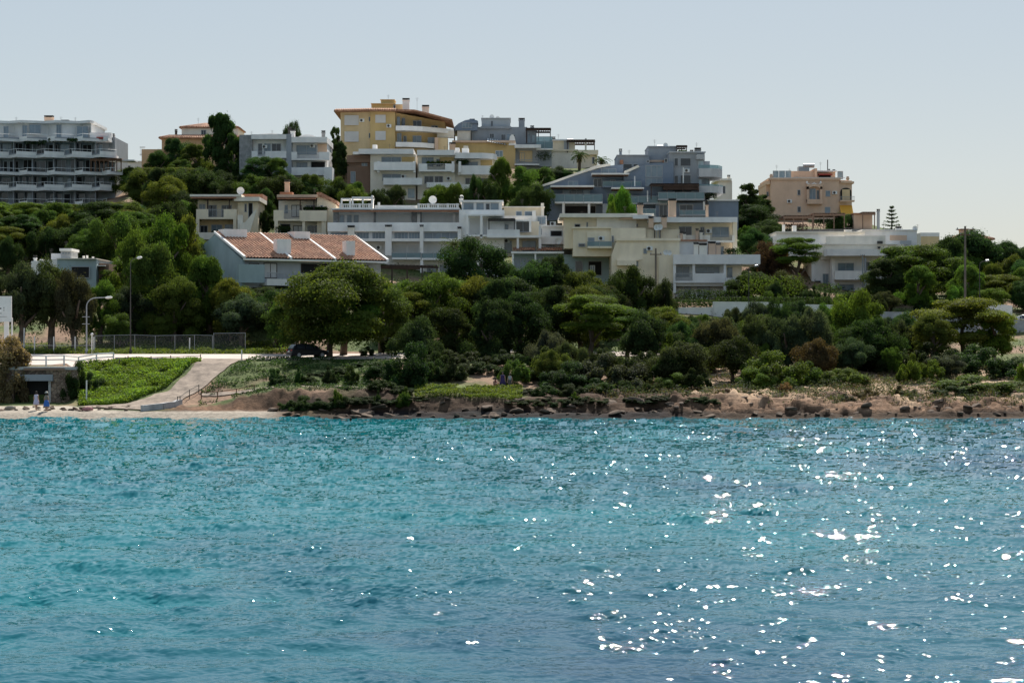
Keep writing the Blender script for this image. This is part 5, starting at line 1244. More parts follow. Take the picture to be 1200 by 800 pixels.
# aerials and air conditioners seen on the roofs and walls
for b, pts in ((E, ((455, 166, 176, 4), (520, 168, 177, 5))), (H, ((740, 171, 179, 7), (771, 158, 168, 8), (820, 163, 172, 6))), (J, ((470, 226, 243, 6), (560, 224, 235, 5), (612, 230, 240, 5.6))), (I, ((735, 238, 252, 6), (805, 243, 255, 5), (845, 244, 255, 6), (770, 262, 281, 2))), (O_, ((955, 258, 271, 6), (1045, 257, 268, 7))), (N_, ((915, 190, 209, 6), (968, 186, 199, 7))), (Dy, ((452, 105, 113, 8), (487, 110, 128, 6))), (B_, ((225, 133, 142, 8),)), (A, ((8, 132, 142, 7), (60, 131, 142, 8), (80, 133, 142, 6))), (G, ((655, 154, 164, 5),)), (L1, ((250, 219, 230, 5),)), (L2, ((365, 218, 230, 5),))):
    for q in pts: b.antenna(*q)
for b, pts in ((Dy, ((424, 141, .55, 1), (456, 148, -.3, 1))), (E, ((473, 207, 0, 1), (526, 209, .8, 1))), (H, ((806, 199, 1.9, 1), (788, 226, 1.9, 1))), (J, ((594, 282, 1, 1), (444, 290, .6, 1), (648, 262, .4, 1))), (I, ((705, 279, 1, 1), (760, 292, -2, 1), (832, 270, 2, 1))), (N_, ((925, 236, 0, 1), (978, 226, 0, 1))), (O_, ((1004, 325, .2, 1),)), (C_, ((310, 172, .4, 1), (366, 171, .4, 1)))):
    for px, py, d, _ in pts:
        X, Z = b.x(px), b.z(py); m = MB(); m.box(X - .45, X + .45, d - .38, d - .04, Z - .3, Z + .3); o = m.build('air_conditioner', M_whitepaint, b.root)
        m = MB(); m.lathe([(.02, 0), (.24, .0), (.24, .02), (.02, .03)], (0, 0, 0), 12); g = m.build('fan_grille', M_soot, o); g.location = (X - .1, d - .38, Z); g.rotation_euler = (R(90), 0, 0)

# ---------------------------------------------------------------- road, ramp, path
def asphalt(name, col):
    return plain(name, col, .9, .18, 5, bump=.3)
M_road = asphalt('pale_concrete_road', (.50, .42, .37)); M_ramp = plain('gravel_ramp', (.24, .19, .15), .95, .45, 7, bump=.6); M_conc = plain('concrete', (.42, .40, .38), .9, .2, 5, bump=.3)
def strip(name, mat, pts, lift, n=40, cross=5, kind='structure'):
    """pts: list of (px, D_front, D_back): a sheet lying on the ground"""
    t = np.linspace(0, 1, n); k = np.linspace(0, 1, len(pts))
    px = np.interp(t, k, [p[0] for p in pts]); d0 = np.interp(t, k, [p[1] for p in pts]); d1 = np.interp(t, k, [p[2] for p in pts])
    P = np.zeros((cross, n, 3))
    for c in range(cross):
        D = d0 + (d1 - d0) * c / (cross - 1); X = (px - 600) * D / F
        P[c, :, 0] = X; P[c, :, 1] = D; P[c, :, 2] = terrain_z(X, D) + lift
    return tag(link(name, grid_mesh(name, P, mat)), kind=kind)
strip('road', M_road, [(-120, 203, 229), (60, 203, 229), (100, 209, 229), (240, 214, 229), (340, 215.5, 229), (480, 217, 229), (540, 222, 230)], .05, 260, 24)
strip('road', M_road, [(540, 225, 231), (620, 228, 234), (720, 231, 236.5), (800, 234, 239)], .09, 140, 14)
def sheet(name, mat, A_, B_2, lift, n=70, m=9):
    """sheet between two ground lines given as (px, D) lists"""
    t = np.linspace(0, 1, n)
    def ln(L): k = np.linspace(0, 1, len(L)); return np.interp(t, k, [p[0] for p in L]), np.interp(t, k, [p[1] for p in L])
    pa, da = ln(A_); pb, db = ln(B_2)
    P = np.zeros((m, n, 3))
    for c in range(m):
        f = c / (m - 1); px = pa + (pb - pa) * f + (5.5 * (fbm(t * 14, t * 0 + (f > .5) * 9.0, 91, 4)) * 2 if 0 < c < m else 0); D = da + (db - da) * f; X = (px - 600) * D / F
        P[c, :, 0] = X; P[c, :, 1] = D; P[c, :, 2] = terrain_z(X, D) + lift
    return tag(link(name, grid_mesh(name, P, mat)), kind='structure')
sheet('ramp', M_ramp, [(166, 190.5), (203, 195), (246, 203), (282, 212), (296, 216)], [(90, 192.5), (150, 195.3), (198, 200.5), (236, 210.5), (241, 216)], .1, 90, 16)
sheet('footpath', M_ramp, [(235, 198.5), (320, 196.5), (400, 195.6), (470, 195.0)], [(232, 199.8), (320, 197.6), (400, 196.5), (470, 195.8)], .09, 80, 6)

def wallthing(name, label, cat, pts, h, th, mat, seg=6, group=None, cap=None, top=None):
    """wall following the ground through (px, D) points; top: list of photo rows for its top edge instead of a height"""
    mb = MB(); cp = MB()
    n = len(pts); P = []
    for i in range(n - 1):
        for k in range(seg):
            t = k / seg; P.append((pts[i][0] + (pts[i + 1][0] - pts[i][0]) * t, pts[i][1] + (pts[i + 1][1] - pts[i][1]) * t, (top[i] + (top[i + 1] - top[i]) * t) if top else 0))
    P.append((pts[-1][0], pts[-1][1], top[-1] if top else 0))
    W = []
    for px, D, tp in P:
        X = (px - 600) * D / F; zg = tz(px, D); zt = HC + (400 - tp) * D / F if top else zg + h
        W.append((X, D, zg - .8, max(zt, zg + .2)))
    c = (W[0][0], W[0][1], W[0][2])
    for (a, b) in zip(W[:-1], W[1:]):
        d = Vector((b[0] - a[0], b[1] - a[1], 0)).normalized(); nx, ny = -d.y * th / 2, d.x * th / 2
        def pt(w, s, z): return (w[0] + nx * s - c[0], w[1] + ny * s - c[1], z - c[2])
        mb.add([pt(a, -1, a[2]), pt(b, -1, b[2]), pt(b, 1, b[2]), pt(a, 1, a[2]), pt(a, -1, a[3]), pt(b, -1, b[3]), pt(b, 1, b[3]), pt(a, 1, a[3])],
               [(0, 3, 2, 1), (4, 5, 6, 7), (0, 1, 5, 4), (1, 2, 6, 5), (2, 3, 7, 6), (3, 0, 4, 7)])
        if cap:
            cp.add([pt(a, -1.25, a[3]), pt(b, -1.25, b[3]), pt(b, 1.25, b[3]), pt(a, 1.25, a[3]), pt(a, -1.25, a[3] + .12), pt(b, -1.25, b[3] + .12), pt(b, 1.25, b[3] + .12), pt(a, 1.25, a[3] + .12)],
                   [(0, 3, 2, 1), (4, 5, 6, 7), (0, 1, 5, 4), (1, 2, 6, 5), (2, 3, 7, 6), (3, 0, 4, 7)])
    root = tag(empty(name, c), label, cat, group)
    mb.build('wall_body', mat, root)
    if cap: cp.build('coping', cap, root)
    return root
M_block = plain('grey_block_wall', (.40, .39, .39), .9, .3, 6, bump=.5)
wallthing('garden_wall', 'white garden wall with a stepped top below the hedge of the cream terraced apartments', 'wall', [(772, 276), (836, 275), (837, 274.5), (905, 273)], 0, .3, M_palegrey, 4, cap=M_white, top=[361.5, 361, 354.5, 355])
wallthing('garden_wall', 'low white garden wall running right towards the round dark pine by the shore scrub', 'wall', [(905.5, 272.6), (992, 270)], 0, .3, M_palegrey, 5, cap=M_white, top=[357, 358.5])
wallthing('retaining_wall', 'broken grey stone retaining wall between the round pine and the wide yellow-green pine', 'wall', [(1030, 262), (1090, 260), (1150, 260)], 0, .5, M_block, 6, top=[365, 366, 368])
wallthing('retaining_wall', 'grey stone retaining wall under the parked white car at the right edge', 'wall', [(1150.5, 259), (1260, 257)], 0, .5, M_block, 5, cap=M_warm, top=[375, 374])
wallthing('garden_wall', 'white garden wall behind the upper road beside the utility pole', 'wall', [(1128, 271), (1186, 271)], 0, .3, M_white, 4, top=[352, 358])
wallthing('boundary_wall', 'pale low boundary wall across the road behind the parked dark car', 'wall', [(358, 247), (420, 246), (500, 245)], 0, .3, M_warm, 5, top=[397, 398, 400])
wallthing('boundary_wall', 'short pale wall piece glimpsed between trunks under the flat-topped pine', 'wall', [(640, 246), (672, 246)], 0, .3, M_palegrey, 4, top=[389, 390])
wallthing('kerb_wall', 'low dark stone kerb wall at the top of the ivy slope beside the road', 'wall', [(135, 210.2), (190, 211.5), (232, 212.5)], .55, .3, M_stone, 5)
wallthing('ramp_wall', 'low rough stone wall along the lower edge of the gravel ramp', 'wall', [(166, 190), (190, 191.6), (212, 194.6)], .55, .35, M_block, 5)

# culvert bridge with its stone front
cz = 1.0; cD = 199.3
cb = tag(empty('culvert_bridge', WP(40, 430, cD).copy()), 'stone road bridge with a dark square culvert mouth above the beach', 'bridge')
cb.location.z = 0
def cx(px): return (px - 600) * cD / F - cb.location.x
def cpz(py): return HC + (400 - py) * cD / F
def cadd(name, mat, bx, parent=None):
    m = MB()
    for (x0, x1, y0, y1, d0, d1) in bx: m.box(cx(x0), cx(x1), d0, d1, cpz(y1) if y1 < 900 else .2, cpz(y0))
    return m.build(name, mat, parent or cb)
def stone_wall_mat():
    m, nt, p = new_mat('rubble_masonry'); N, L = nt.nodes, nt.links
    tc = N.new('ShaderNodeNewGeometry'); v = N.new('ShaderNodeTexVoronoi'); v.inputs['Scale'].default_value = 2.6; L.new(tc.outputs['Position'], v.inputs['Vector'])
    sp = N.new('ShaderNodeSeparateColor'); L.new(v.outputs['Color'], sp.inputs[0])
    cr = N.new('ShaderNodeValToRGB'); cr.color_ramp.elements[0].color = (.15, .10, .075, 1); cr.color_ramp.elements[1].color = (.36, .26, .19, 1); L.new(sp.outputs[0], cr.inputs[0]); L.new(cr.outputs[0], p.inputs['Base Color'])
    v2 = N.new('ShaderNodeTexVoronoi'); v2.feature = 'DISTANCE_TO_EDGE'; v2.inputs['Scale'].default_value = 2.6; L.new(tc.outputs['Position'], v2.inputs['Vector'])
    b = N.new('ShaderNodeBump'); b.inputs['Strength'].default_value = .8; b.inputs['Distance'].default_value = .12
    mr = N.new('ShaderNodeMapRange'); mr.inputs['From Max'].default_value = .12; L.new(v2.outputs['Distance'], mr.inputs['Value']); L.new(mr.outputs[0], b.inputs['Height']); L.new(b.outputs[0], p.inputs['Normal'])
    p.inputs['Roughness'].default_value = .95
    return m
M_rubble = stone_wall_mat()
cadd('abutment', M_rubble, [(61, 92, 433, 999, -.5, .6)]); cadd('abutment', M_rubble, [(-60, 17.5, 433, 999, -.5, .6)]); cadd('spandrel', M_rubble, [(17.5, 61, 433, 439.5, -.45, .6)])
cadd('lintel', M_slate, [(16, 64, 438.5, 446, -.9, .3)]); cadd('jamb', M_conc, [(58.2, 61, 446, 999, -.56, .3)]); cadd('culvert_shade', M_dark, [(17.6, 58, 446, 999, .2, .62)])  # black slab paints the shade inside the culvert mouth
cadd('deck_edge', M_conc, [(-60, 92.5, 429.5, 433, -.75, 1.2)])
cadd('coping_slab', M_rust, [(30, 78, 431, 433.5, -.82, -.76)])

def fence_posts(name, label, cat, pts, post_h, post_r, mat, rails, railr, group=None, mesh=None, lean=0):
    """posts at (px, D) points joined by rails at the given heights; optional wire mesh panels"""
    z = [tz(p, d) for p, d in pts]
    W = [Vector(((p - 600) * d / F, d, q)) for (p, d), q in zip(pts, z)]
    root = tag(empty(name, W[0]), label, cat, group)
    for w in W:
        m = MB(); v = w - W[0]; m.tube([v + Vector((0, 0, -.3)), v + Vector((0, 0, post_h))], post_r, 6); m.build('post', mat, root)
    for h in rails:
        m = MB(); m.tube([w - W[0] + Vector((0, 0, h)) for w in W], railr, 6); m.build('rail', mat, root)
    if mesh:
        m = MB()
        for a, b in zip(W[:-1], W[1:]):
            a_, b_ = a - W[0], b - W[0]; m.quad(a_ + Vector((0, .05, .05)), b_ + Vector((0, .05, .05)), b_ + Vector((0, .05, post_h - .1)), a_ + Vector((0, .05, post_h - .1)))
        m.build('wire_mesh', mesh, root)
    return root
fence_posts('guard_rail', 'white metal guard rail along the road above the stone culvert', 'guard rail', [(14, 201.2), (33, 201.2), (54, 201.4), (75, 202.2), (92, 208.6), (113, 209.6), (133, 210.4)], 1.05, .085, M_whitepaint, (1.0, .62), .07)
fence_posts('chain_fence', 'low dark rail on short posts from the white guard rail to the ramp top', 'fence', [(140, 208.2), (150, 209), (177, 211), (200, 212.3), (235, 213)], .75, .05, M_soot, (.6,), .03)
fence_posts('wire_fence', 'tall wire fence on pale concrete posts along the far side of the road', 'fence', [(-20, 231.5), (10, 231.5), (40.5, 231.5), (63, 231.5), (88, 231.5), (110, 231.5)], 1.9, .07, M_palegrey, (.9,), .02, mesh=M_link)
fence_posts('wire_fence', 'wire fence with a pale top rail behind the grass verge beside the tall lamp', 'fence', [(111.5, 232), (134, 232), (158, 232), (182, 232), (205, 232), (228, 232), (249, 232)], 2.0, .04, M_metal, (2.0,), .035, mesh=M_link)
fence_posts('wire_gate', 'tall square-framed wire gate at the right end of the roadside fence', 'gate', [(250.5, 232), (287.5, 232)], 2.3, .04, M_metal, (2.25, .1), .035, mesh=M_link)
fence_posts('handrail', 'short handrail on thin posts down the gravel ramp', 'handrail', [(208, 194), (211, 194.3), (222, 197.5), (233, 199.6)], .9, .04, M_soot, (.85,), .03)
fence_posts('timber_rail', 'low weathered timber rail on the earth bluff above the beach', 'fence', [(236, 197.7), (255, 197.2), (277, 196.8), (298, 196.4)], .75, .05, M_brown, (.7,), .045)
for (px, D, h, lb) in ((283, 213.4, 1.1, 'thin dark roadside post at the top of the embankment, left of the car'), (222, 231.4, 1.7, 'short pale double post on the grass verge before the wire fence'), (101.2, 196.6, 2.1, 'pale slanted wooden stake in the ivy slope beside the culvert'), (28, 233.5, 2.6, 'bare white post in front of the dark olive trees beside the sign'), (107.5, 229.8, 2.0, 'short post with a white lamp globe beside the curved street lamp')):
    m = MB(); m.tube([(0, 0, -.3), (.03, 0, h)], .07, 8); o = m.build('post', M_palegrey, None, False, ((px - 600) * D / F, D, tz(px, D)))
    m = MB(); m.tube([(.03, 0, h), (.03, 0, h + .06)], .085, 8); m.build('post_cap', M_whitepaint, o); tag(o, lb, 'post')
    if px == 107.5: m = MB(); m.lathe([(.04, h + .06), (.15, h + .14), (.17, h + .24), (.1, h + .36), (.02, h + .4)], (.03, 0, 0), 10); m.build('lamp_globe', M_whitepaint, o, True)

# street lamps
def lamp(px, D, top, label, style):
    z0 = tz(px, D); H = HC + (400 - top) * D / F - z0; k = D / F
    root = tag(empty('street_lamp', ((px - 600) * k, D, z0)), label, 'street lamp')
    m = MB()
    m.lathe([(.16, -.2), (.16, .5), (.1, .6)], n=10)
    if style == 'curve':
        pts = [(0, 0, .5), (0, 0, H - 1.0)] + [(1.05 - 1.05 * math.cos(a), 0, H - 1.0 + .95 * math.sin(a)) for a in (.3, .6, .9, 1.2, 1.5)] + [(2.2, 0, H)]
        m.tube(pts, [.095, .07] + [.06] * 5 + [.045], 8); m.build('pole', M_slate, root)
        m = MB(); m.tube([(2.1, 0, H - .03), (2.3, 0, H - .02), (2.75, 0, H + .02), (2.9, 0, H)], [.07, .14, .13, .05], 8); m.build('lamp_head', M_palegrey, root)
        for zz in (H - 2.2, H - 3.0): m = MB(); m.box(-.5, .35, -.04, .04, zz, zz + .07); m.build('bracket', M_metal, root)
    else:
        m.tube([(0, 0, .5), (0, 0, H - .6), (.05, 0, H - .3), (.3, 0, H - .08), (.75, 0, H)], [.075, .05, .045, .04, .035], 8); m.build('pole', M_soot, root)
        m = MB(); m.tube([(.7, 0, H), (.85, 0, H + .03), (1.15, 0, H + .08), (1.3, 0, H + .08)], [.07, .15, .14, .05], 8); m.build('lamp_head', M_whitepaint if px < 200 else M_metal, root)
    return root
lamp(101.5, 229.6, 348.5, 'curved-arm grey street lamp by the guard rail', 'curve'); lamp(153, 229.7, 302.5, 'tallest street lamp, straight grey pole with a small white head', 'straight'); lamp(877.5, 266, 312, 'thin dark lamp pole behind the white garden wall', 'straight')
lamp(1148, 268, 306, 'grey street lamp arm showing in front of the dark trees beside the utility pole', 'straight')
M_oldpole = plain('weathered_pole', (.17, .14, .115), .9, .25, 6)
def pole(px, D, top, label, arms, r=.16):
    z0 = tz(px, D); H = HC + (400 - top) * D / F - z0
    root = tag(empty('utility_pole', ((px - 600) * D / F, D, z0)), label, 'utility pole'); m = MB(); m.tube([(0, 0, -.4), (0, 0, H)], [r, r * .7], 8); m.build('pole', M_oldpole if r > .12 else M_slate, root)
    for zz, w in arms: m = MB(); m.box(-w / 2, w / 2, -.06, .06, H - zz, H - zz + .12); m.build('cross_arm', M_brown, root)
    for zz, w in arms:
        for s_ in (-1, 0, 1): m = MB(); m.lathe([(.05, 0), (.08, .08), (.04, .2)], (s_ * w * .42, 0, H - zz + .12), 8); m.build('insulator', M_slate, root)
pole(1131, 268, 265, 'tall brown utility pole rising among the dark trees at the right', ((.5, 2.4), (1.2, 1.4)), .18); pole(768.5, 283, 291, 'utility pole in front of the blank beige wall of the cream apartments', ((.9, 1.6),), .17); pole(1011, 292, 298, 'slim dark pole in front of the white low-rise balcony', ((.3, .6),), .1)

# sign board at the left edge
sg = tag(empty('billboard', WP(-3, 395, 214)), 'white billboard on pale posts at the left edge above the dry bush', 'sign')
sk = 214 / F; sg.location.z = tz(-3, 214)
def sz(py): return HC + (400 - py) * sk - sg.location.z
m = MB(); m.box(-26 * sk, 16 * sk, 0, .12, sz(376.5), sz(347.5)); m.build('panel', M_whitepaint, sg)
m = MB()
for b in ((-26.5, 16.5, 347, 348), (-26.5, 16.5, 376, 377)): m.box(b[0] * sk, b[1] * sk, -.03, .15, sz(b[3]), sz(b[2]))
for b in ((-26.5, -25.5), (15.5, 16.5)): m.box(b[0] * sk, b[1] * sk, -.03, .15, sz(376), sz(348))
m.build('frame', M_palegrey, sg)
for a, w in ((-20, .5), (10.0, .5), (16.4, .14)): m = MB(); m.box(a * sk - w / 2, a * sk + w / 2, .16, .3, -.4, sz(376.2 if w > .2 else 372)); m.build('post', M_palegrey, sg)
m = MB()
for (a, b, c, d) in ((-22, -13, 356, 358), (-22, -16, 360.5, 361.5), (2.6, 4.6, 360.6, 362.2), (7.2, 8, 360, 361.6), (7.2, 8, 363, 364.2), (3.4, 4.6, 366.6, 367.6), (-22, -2, 366.4, 367.2), (-22, 11, 371, 371.3), (-20, -10, 369, 369.8)): m.box(a * sk, b * sk, -.012, -.002, sz(d), sz(c))
m.build('lettering', M_soot, sg)

# ---------------------------------------------------------------- cars
def car(label, px, D, yaw, body_col, L=4.25, W_=1.76, H=1.52, suv=False):
    nm = 'car_paint_%d' % len(MATS); M_body = plain(nm, body_col, .25, .03, 2, spec=.6)
    root = tag(empty('parked_car', ((px - 600) * D / F, D, tz(px, D) + .06), yaw), label, 'car')
    # side profile, nose towards +x
    lower = [(-2.1, .28), (-2.13, .6), (-2.06, .88), (-1.2, .95), (1.0, .93), (1.75, .80), (2.08, .62), (2.12, .30)]
    cab = [(-2.02, .90), (-1.82, 1.22), (-1.55, 1.44), (-.6, H), (.25, H - .03), (.75, 1.30), (1.32, .92)]
    def loft(prof, widths):
        m = MB(); n = len(prof); vs_ = []
        for w_i, (sy) in enumerate((-1, 1)):
            for (x, z), w in zip(prof, widths): vs_.append((x * L / 4.25, sy * w, z))
        fs = [tuple(range(n)), tuple(range(n, 2 * n))[::-1]] + [(i, n + i, n + (i + 1) % n, (i + 1) % n) for i in range(n)]
        m.add(vs_, fs); return m
    hw = W_ / 2
    m = loft(lower, [hw * .94, hw * .97, hw, hw, hw, hw, hw * .92, hw * .9]); m.v += []
    b = m.build('body', M_body, root)
    bv = b.modifiers.new('bevel', 'BEVEL'); bv.width = .07; bv.segments = 2
    m = loft(cab, [hw * .97, hw * .86, hw * .78, hw * .76, hw * .76, hw * .80, hw * .95]); c_ = m.build('cabin', M_body, root)
    bv = c_.modifiers.new('bevel', 'BEVEL'); bv.width = .05; bv.segments = 2
    for sy in (-1, 1):      # side glass
        for (xa, xb) in ((-1.5, -.62), (-.54, .30), (.38, .82)):
            m = MB(); y0, y1 = sy * hw * .965, sy * hw * .80
            tp = lambda x: 1.40 if x < .35 else 1.40 - (x - .35) * .75
            m.quad((xa, y0 + sy * .008, .97), (xb, y0 + sy * .008, .97), (xb, y1 + sy * .035, tp(xb)), (xa, y1 + sy * .035, tp(xa)))
            m.build('side_window', M_glass, root)
    m = MB(); m.quad((-2.03, -hw * .8, .96), (-2.03, hw * .8, .96), (-1.72, hw * .68, 1.36), (-1.72, -hw * .68, 1.36)); m.build('rear_window', M_glass, root)
    m = MB(); m.quad((1.30, -hw * .82, .955), (1.30, hw * .82, .955), (.80, hw * .72, 1.30), (.80, -hw * .72, 1.30)); m.build('windscreen', M_bglass, root)
    for x in (-1.32, 1.32):
        for sy in (-1, 1):
            m = MB(); m.tube([(x, sy * (hw - .2), .31), (x, sy * (hw + .02), .31)], .32, 18); w = m.build('wheel', M_black, root)
            m = MB(); m.tube([(x, sy * (hw + .02), .31), (x, sy * (hw + .035), .31)], .20, 12); m.build('rim', M_metal, w)
    for sy in (-1, 1):
        m = MB(); m.box(-2.15, -2.02, sy * hw * .62, sy * hw * .92, .72, .9); m.build('tail_light', plain('tail_light', (.35, .02, .015), .3), root)
        m = MB(); m.box(1.93, 2.11, sy * hw * .55, sy * hw * .88, .62, .74); m.build('headlight', M_lglass, root)
        m = MB(); m.box(.78, .98, sy * (hw + .0), sy * (hw + .16), .96, 1.08); m.build('wing_mirror', M_body, root)
    m = MB(); m.box(-2.17, -2.0, -hw * .9, hw * .9, .34, .56); m.build('rear_bumper', M_soot, root)
    m = MB(); m.box(-2.18, -2.14, -.26, .26, .62, .74); m.build('number_plate', M_whitepaint, root)
    return root
car('dark blue-black hatchback parked beside the road under the big pine', 360.5, 219.5, R(27), (.010, .011, .016))
car('pale car parked on the upper road at the right edge above the stone retaining wall', 1200, 262, R(170), (.45, .45, .46))

# ---------------------------------------------------------------- people
def skin_body(name, verts, edges, radii, mat, parent, root_i=0, sub=1):
    me = bpy.data.meshes.new(name); me.from_pydata(verts, edges, []); o = bpy.data.objects.new(name, me); COL.objects.link(o)
    md = o.modifiers.new('skin', 'SKIN'); md.use_smooth_shade = True; md.branch_smoothing = .6
    sl = me.skin_vertices[0].data if me.skin_vertices else None
    if sl is None:
        import bmesh
        bm = bmesh.new(); bm.from_mesh(me); bm.verts.layers.skin.verify(); bm.to_mesh(me); bm.free(); sl = me.skin_vertices[0].data
    for i, r in enumerate(radii): sl[i].radius = (r, r) if not isinstance(r, tuple) else r; sl[i].use_root = (i == root_i)
    sb = o.modifiers.new('sub', 'SUBSURF'); sb.levels = sub; sb.render_levels = sub
    dg = bpy.context.evaluated_depsgraph_get(); m2 = bpy.data.meshes.new_from_object(o.evaluated_get(dg))
    o.modifiers.clear(); o.data = m2; m2.materials.clear(); m2.materials.append(mat); o.parent = parent
    m2.polygons.foreach_set('use_smooth', [True] * len(m2.polygons))
    return o
M_skin = plain('skin', (.42, .25, .17), .6, .06)
M_hair = plain('dark_hair', (.03, .02, .015), .7, .2)
def person(label, loc, yaw, pose, clothes, hair=True, hat=None, scale=1.0):
    """pose: joint name -> (x, y, z), facing -y"""
    root = tag(empty('person', loc, yaw), label, 'person'); root.scale = (scale,) * 3
    J_ = dict(pose); V = []; E = []; RR = []; ix = {}
    def jv(n, p, r): ix[n] = len(V); V.append(p); RR.append(r)
    for n, r in (('pelvis', (.14, .11)), ('waist', (.125, .10)), ('chest', (.15, .11)), ('neckb', .06), ('neck', .052), ('head', (.078, .095)), ('crown', (.075, .09)), ('top', .045)): jv(n, J_[n], r)
    for a, b in (('pelvis', 'waist'), ('waist', 'chest'), ('chest', 'neckb'), ('neckb', 'neck'), ('neck', 'head'), ('head', 'crown'), ('crown', 'top')): E.append((ix[a], ix[b]))
    for s_ in 'lr':
        for n, r in (('sh', .06), ('el', .043), ('wr', .03), ('palm', (.042, .022)), ('hip', .088), ('kn', .06), ('an', .042), ('toe', .036)): jv(n + s_, J_[n + s_], r)
        for a, b in (('chest', 'sh'), ('sh', 'el'), ('el', 'wr'), ('wr', 'palm'), ('pelvis', 'hip'), ('hip', 'kn'), ('kn', 'an'), ('an', 'toe')): E.append((ix[a if a in ix and a in ('chest', 'pelvis') else a + s_], ix[b + s_]))
        w, p = Vector(J_['wr' + s_]), Vector(J_['palm' + s_]); d = (p - w).normalized(); sd = d.cross(Vector((0, 1, 0))); sd = sd.normalized() if sd.length > .1 else Vector((1, 0, 0))
        for k, (off, ln) in enumerate(((-.034, .07), (-.012, .085), (.012, .08), (.034, .06))):
            a = p + sd * off + d * .02; q = a + d * ln * .55 + Vector((0, -.008, 0)); e2 = q + d * ln * .4 + Vector((0, -.022, 0))
            n = len(V); V.extend([tuple(a), tuple(q), tuple(e2)]); RR.extend([.011, .0095, .008]); E.extend([(ix['palm' + s_], n), (n, n + 1), (n + 1, n + 2)])
        a = w + d * .03 - sd * .045; q = a + d * .045 - sd * .015; n = len(V); V.extend([tuple(a), tuple(q)]); RR.extend([.012, .009]); E.extend([(ix['wr' + s_], n), (n, n + 1)])
    n = len(V); h = Vector(J_['head']); V.append(tuple(h + Vector((0, -.115, .0)))); RR.append(.017); E.append((ix['head'], n))     # nose
    body = skin_body('body', V, E, RR, M_skin, root)
    for s_ in (-1, 1):
        m = MB(); m.lathe([(.004, -.012), (.013, 0), (.004, .012)], (h.x + s_ * .034, h.y - .088, h.z + .025), 8); m.build('eye', M_black, root)
        m = MB(); m.lathe([(.008, -.03), (.018, 0), (.008, .03)], (h.x + s_ * .085, h.y + .01, h.z), 8); m.build('ear', M_skin, root)
    m = MB(); m.box(h.x - .028, h.x + .028, h.y - .093, h.y - .08, h.z - .052, h.z - .042); m.build('mouth', plain('lips', (.30, .10, .09)), root)
    c = Vector(J_['crown'])
    if hair:
        m = MB(); m.lathe([(.07, -.16), (.10, -.08), (.107, .0), (.10, .06), (.06, .115), (.01, .13)], (c.x, c.y + .022, c.z - .01), 12, 1, .92); m.build('hair', M_hair, root, True)
    if hat:
        m = MB(); m.lathe([(.19, .02), (.20, .035), (.115, .05), (.11, .12), (.08, .16), (.01, .17)], (c.x, c.y, c.z + .02), 14); m.build('hat', hat, root, True)
    for (nm, mat, prof, cc, sy) in clothes:
        m = MB(); m.lathe(prof, cc, 16, 1, sy); m.build(nm, mat, root, True)
    return root
def standing(dx=0.0, step=.1):
    P = {'pelvis': (0, 0, .95), 'waist': (0, 0, 1.10), 'chest': (0, .01, 1.30), 'neckb': (0, .01, 1.45), 'neck': (0, 0, 1.50), 'head': (0, -.02, 1.60), 'crown': (0, -.01, 1.67), 'top': (0, 0, 1.735)}
    for s_, g in (('l', 1), ('r', -1)):
        P.update({'sh' + s_: (g * .18, .01, 1.41), 'el' + s_: (g * .25, .03, 1.13), 'wr' + s_: (g * .26, -.05, .90), 'palm' + s_: (g * .26, -.075, .82), 'hip' + s_: (g * .09, 0, .90), 'kn' + s_: (g * .10, -.03 - g * step * .5, .49), 'an' + s_: (g * .10, .02 - g * step, .075), 'toe' + s_: (g * .12, -.16 - g * step, .035)})
    return P
def sitting():
    P = {'pelvis': (0, 0, .14), 'waist': (0, .02, .29), 'chest': (0, -.02, .50), 'neckb': (0, -.05, .64), 'neck': (0, -.07, .69), 'head': (0, -.11, .79), 'crown': (0, -.10, .86), 'top': (0, -.09, .925)}
    for s_, g in (('l', 1), ('r', -1)):
        P.update({'sh' + s_: (g * .18, -.03, .60), 'el' + s_: (g * .24, -.18, .38), 'wr' + s_: (g * .14, -.36, .44), 'palm' + s_: (g * .10, -.42, .47), 'hip' + s_: (g * .10, -.04, .13), 'kn' + s_: (g * .16, -.42, .46), 'an' + s_: (g * .15, -.55, .08), 'toe' + s_: (g * .16, -.70, .035)})
    return P
lav = plain('lavender_cloth', (.52, .46, .58), .9, .1, 8); navy = plain('blue_cloth', (.05, .14, .42), .9, .1, 8); khaki = plain('grey_brown_cloth', (.20, .16, .14), .9, .1, 8); strw = plain('pale_hat', (.62, .56, .48), .9, .1, 8)
purp = plain('purple_cloth', (.045, .03, .10), .9, .1, 8); red = plain('dark_red_cloth', (.12, .03, .03), .9, .1, 8)
def gz(px, D): return ((px - 600) * D / F, D, tz(px, D))
person('person in a loose pale lavender dress with dark hair walking on the beach', gz(42.5, 190.5), R(160), standing(), [('dress', lav, [(.30, .52), (.27, .75), (.20, .98), (.165, 1.12), (.20, 1.32), (.215, 1.42), (.10, 1.47)], (0, 0, 0), .8)])
person('person in a pale sun hat, brown top and bright blue wrap skirt on the beach', gz(54.5, 189.8), R(150), standing(), [('skirt', navy, [(.31, .45), (.30, .6), (.24, .85), (.17, 1.05)], (0, 0, 0), .85), ('top', khaki, [(.165, 1.03), (.17, 1.15), (.205, 1.32), (.215, 1.42), (.10, 1.47)], (0, 0, 0), .78)], True, strw)
person('person in dark red sitting on the grass at the left of the white blanket', gz(580, 197.6), R(40), sitting(), [('top', red, [(.17, .10), (.165, .3), (.205, .50), (.2, .60), (.09, .66)], (0, 0, 0), .8)])
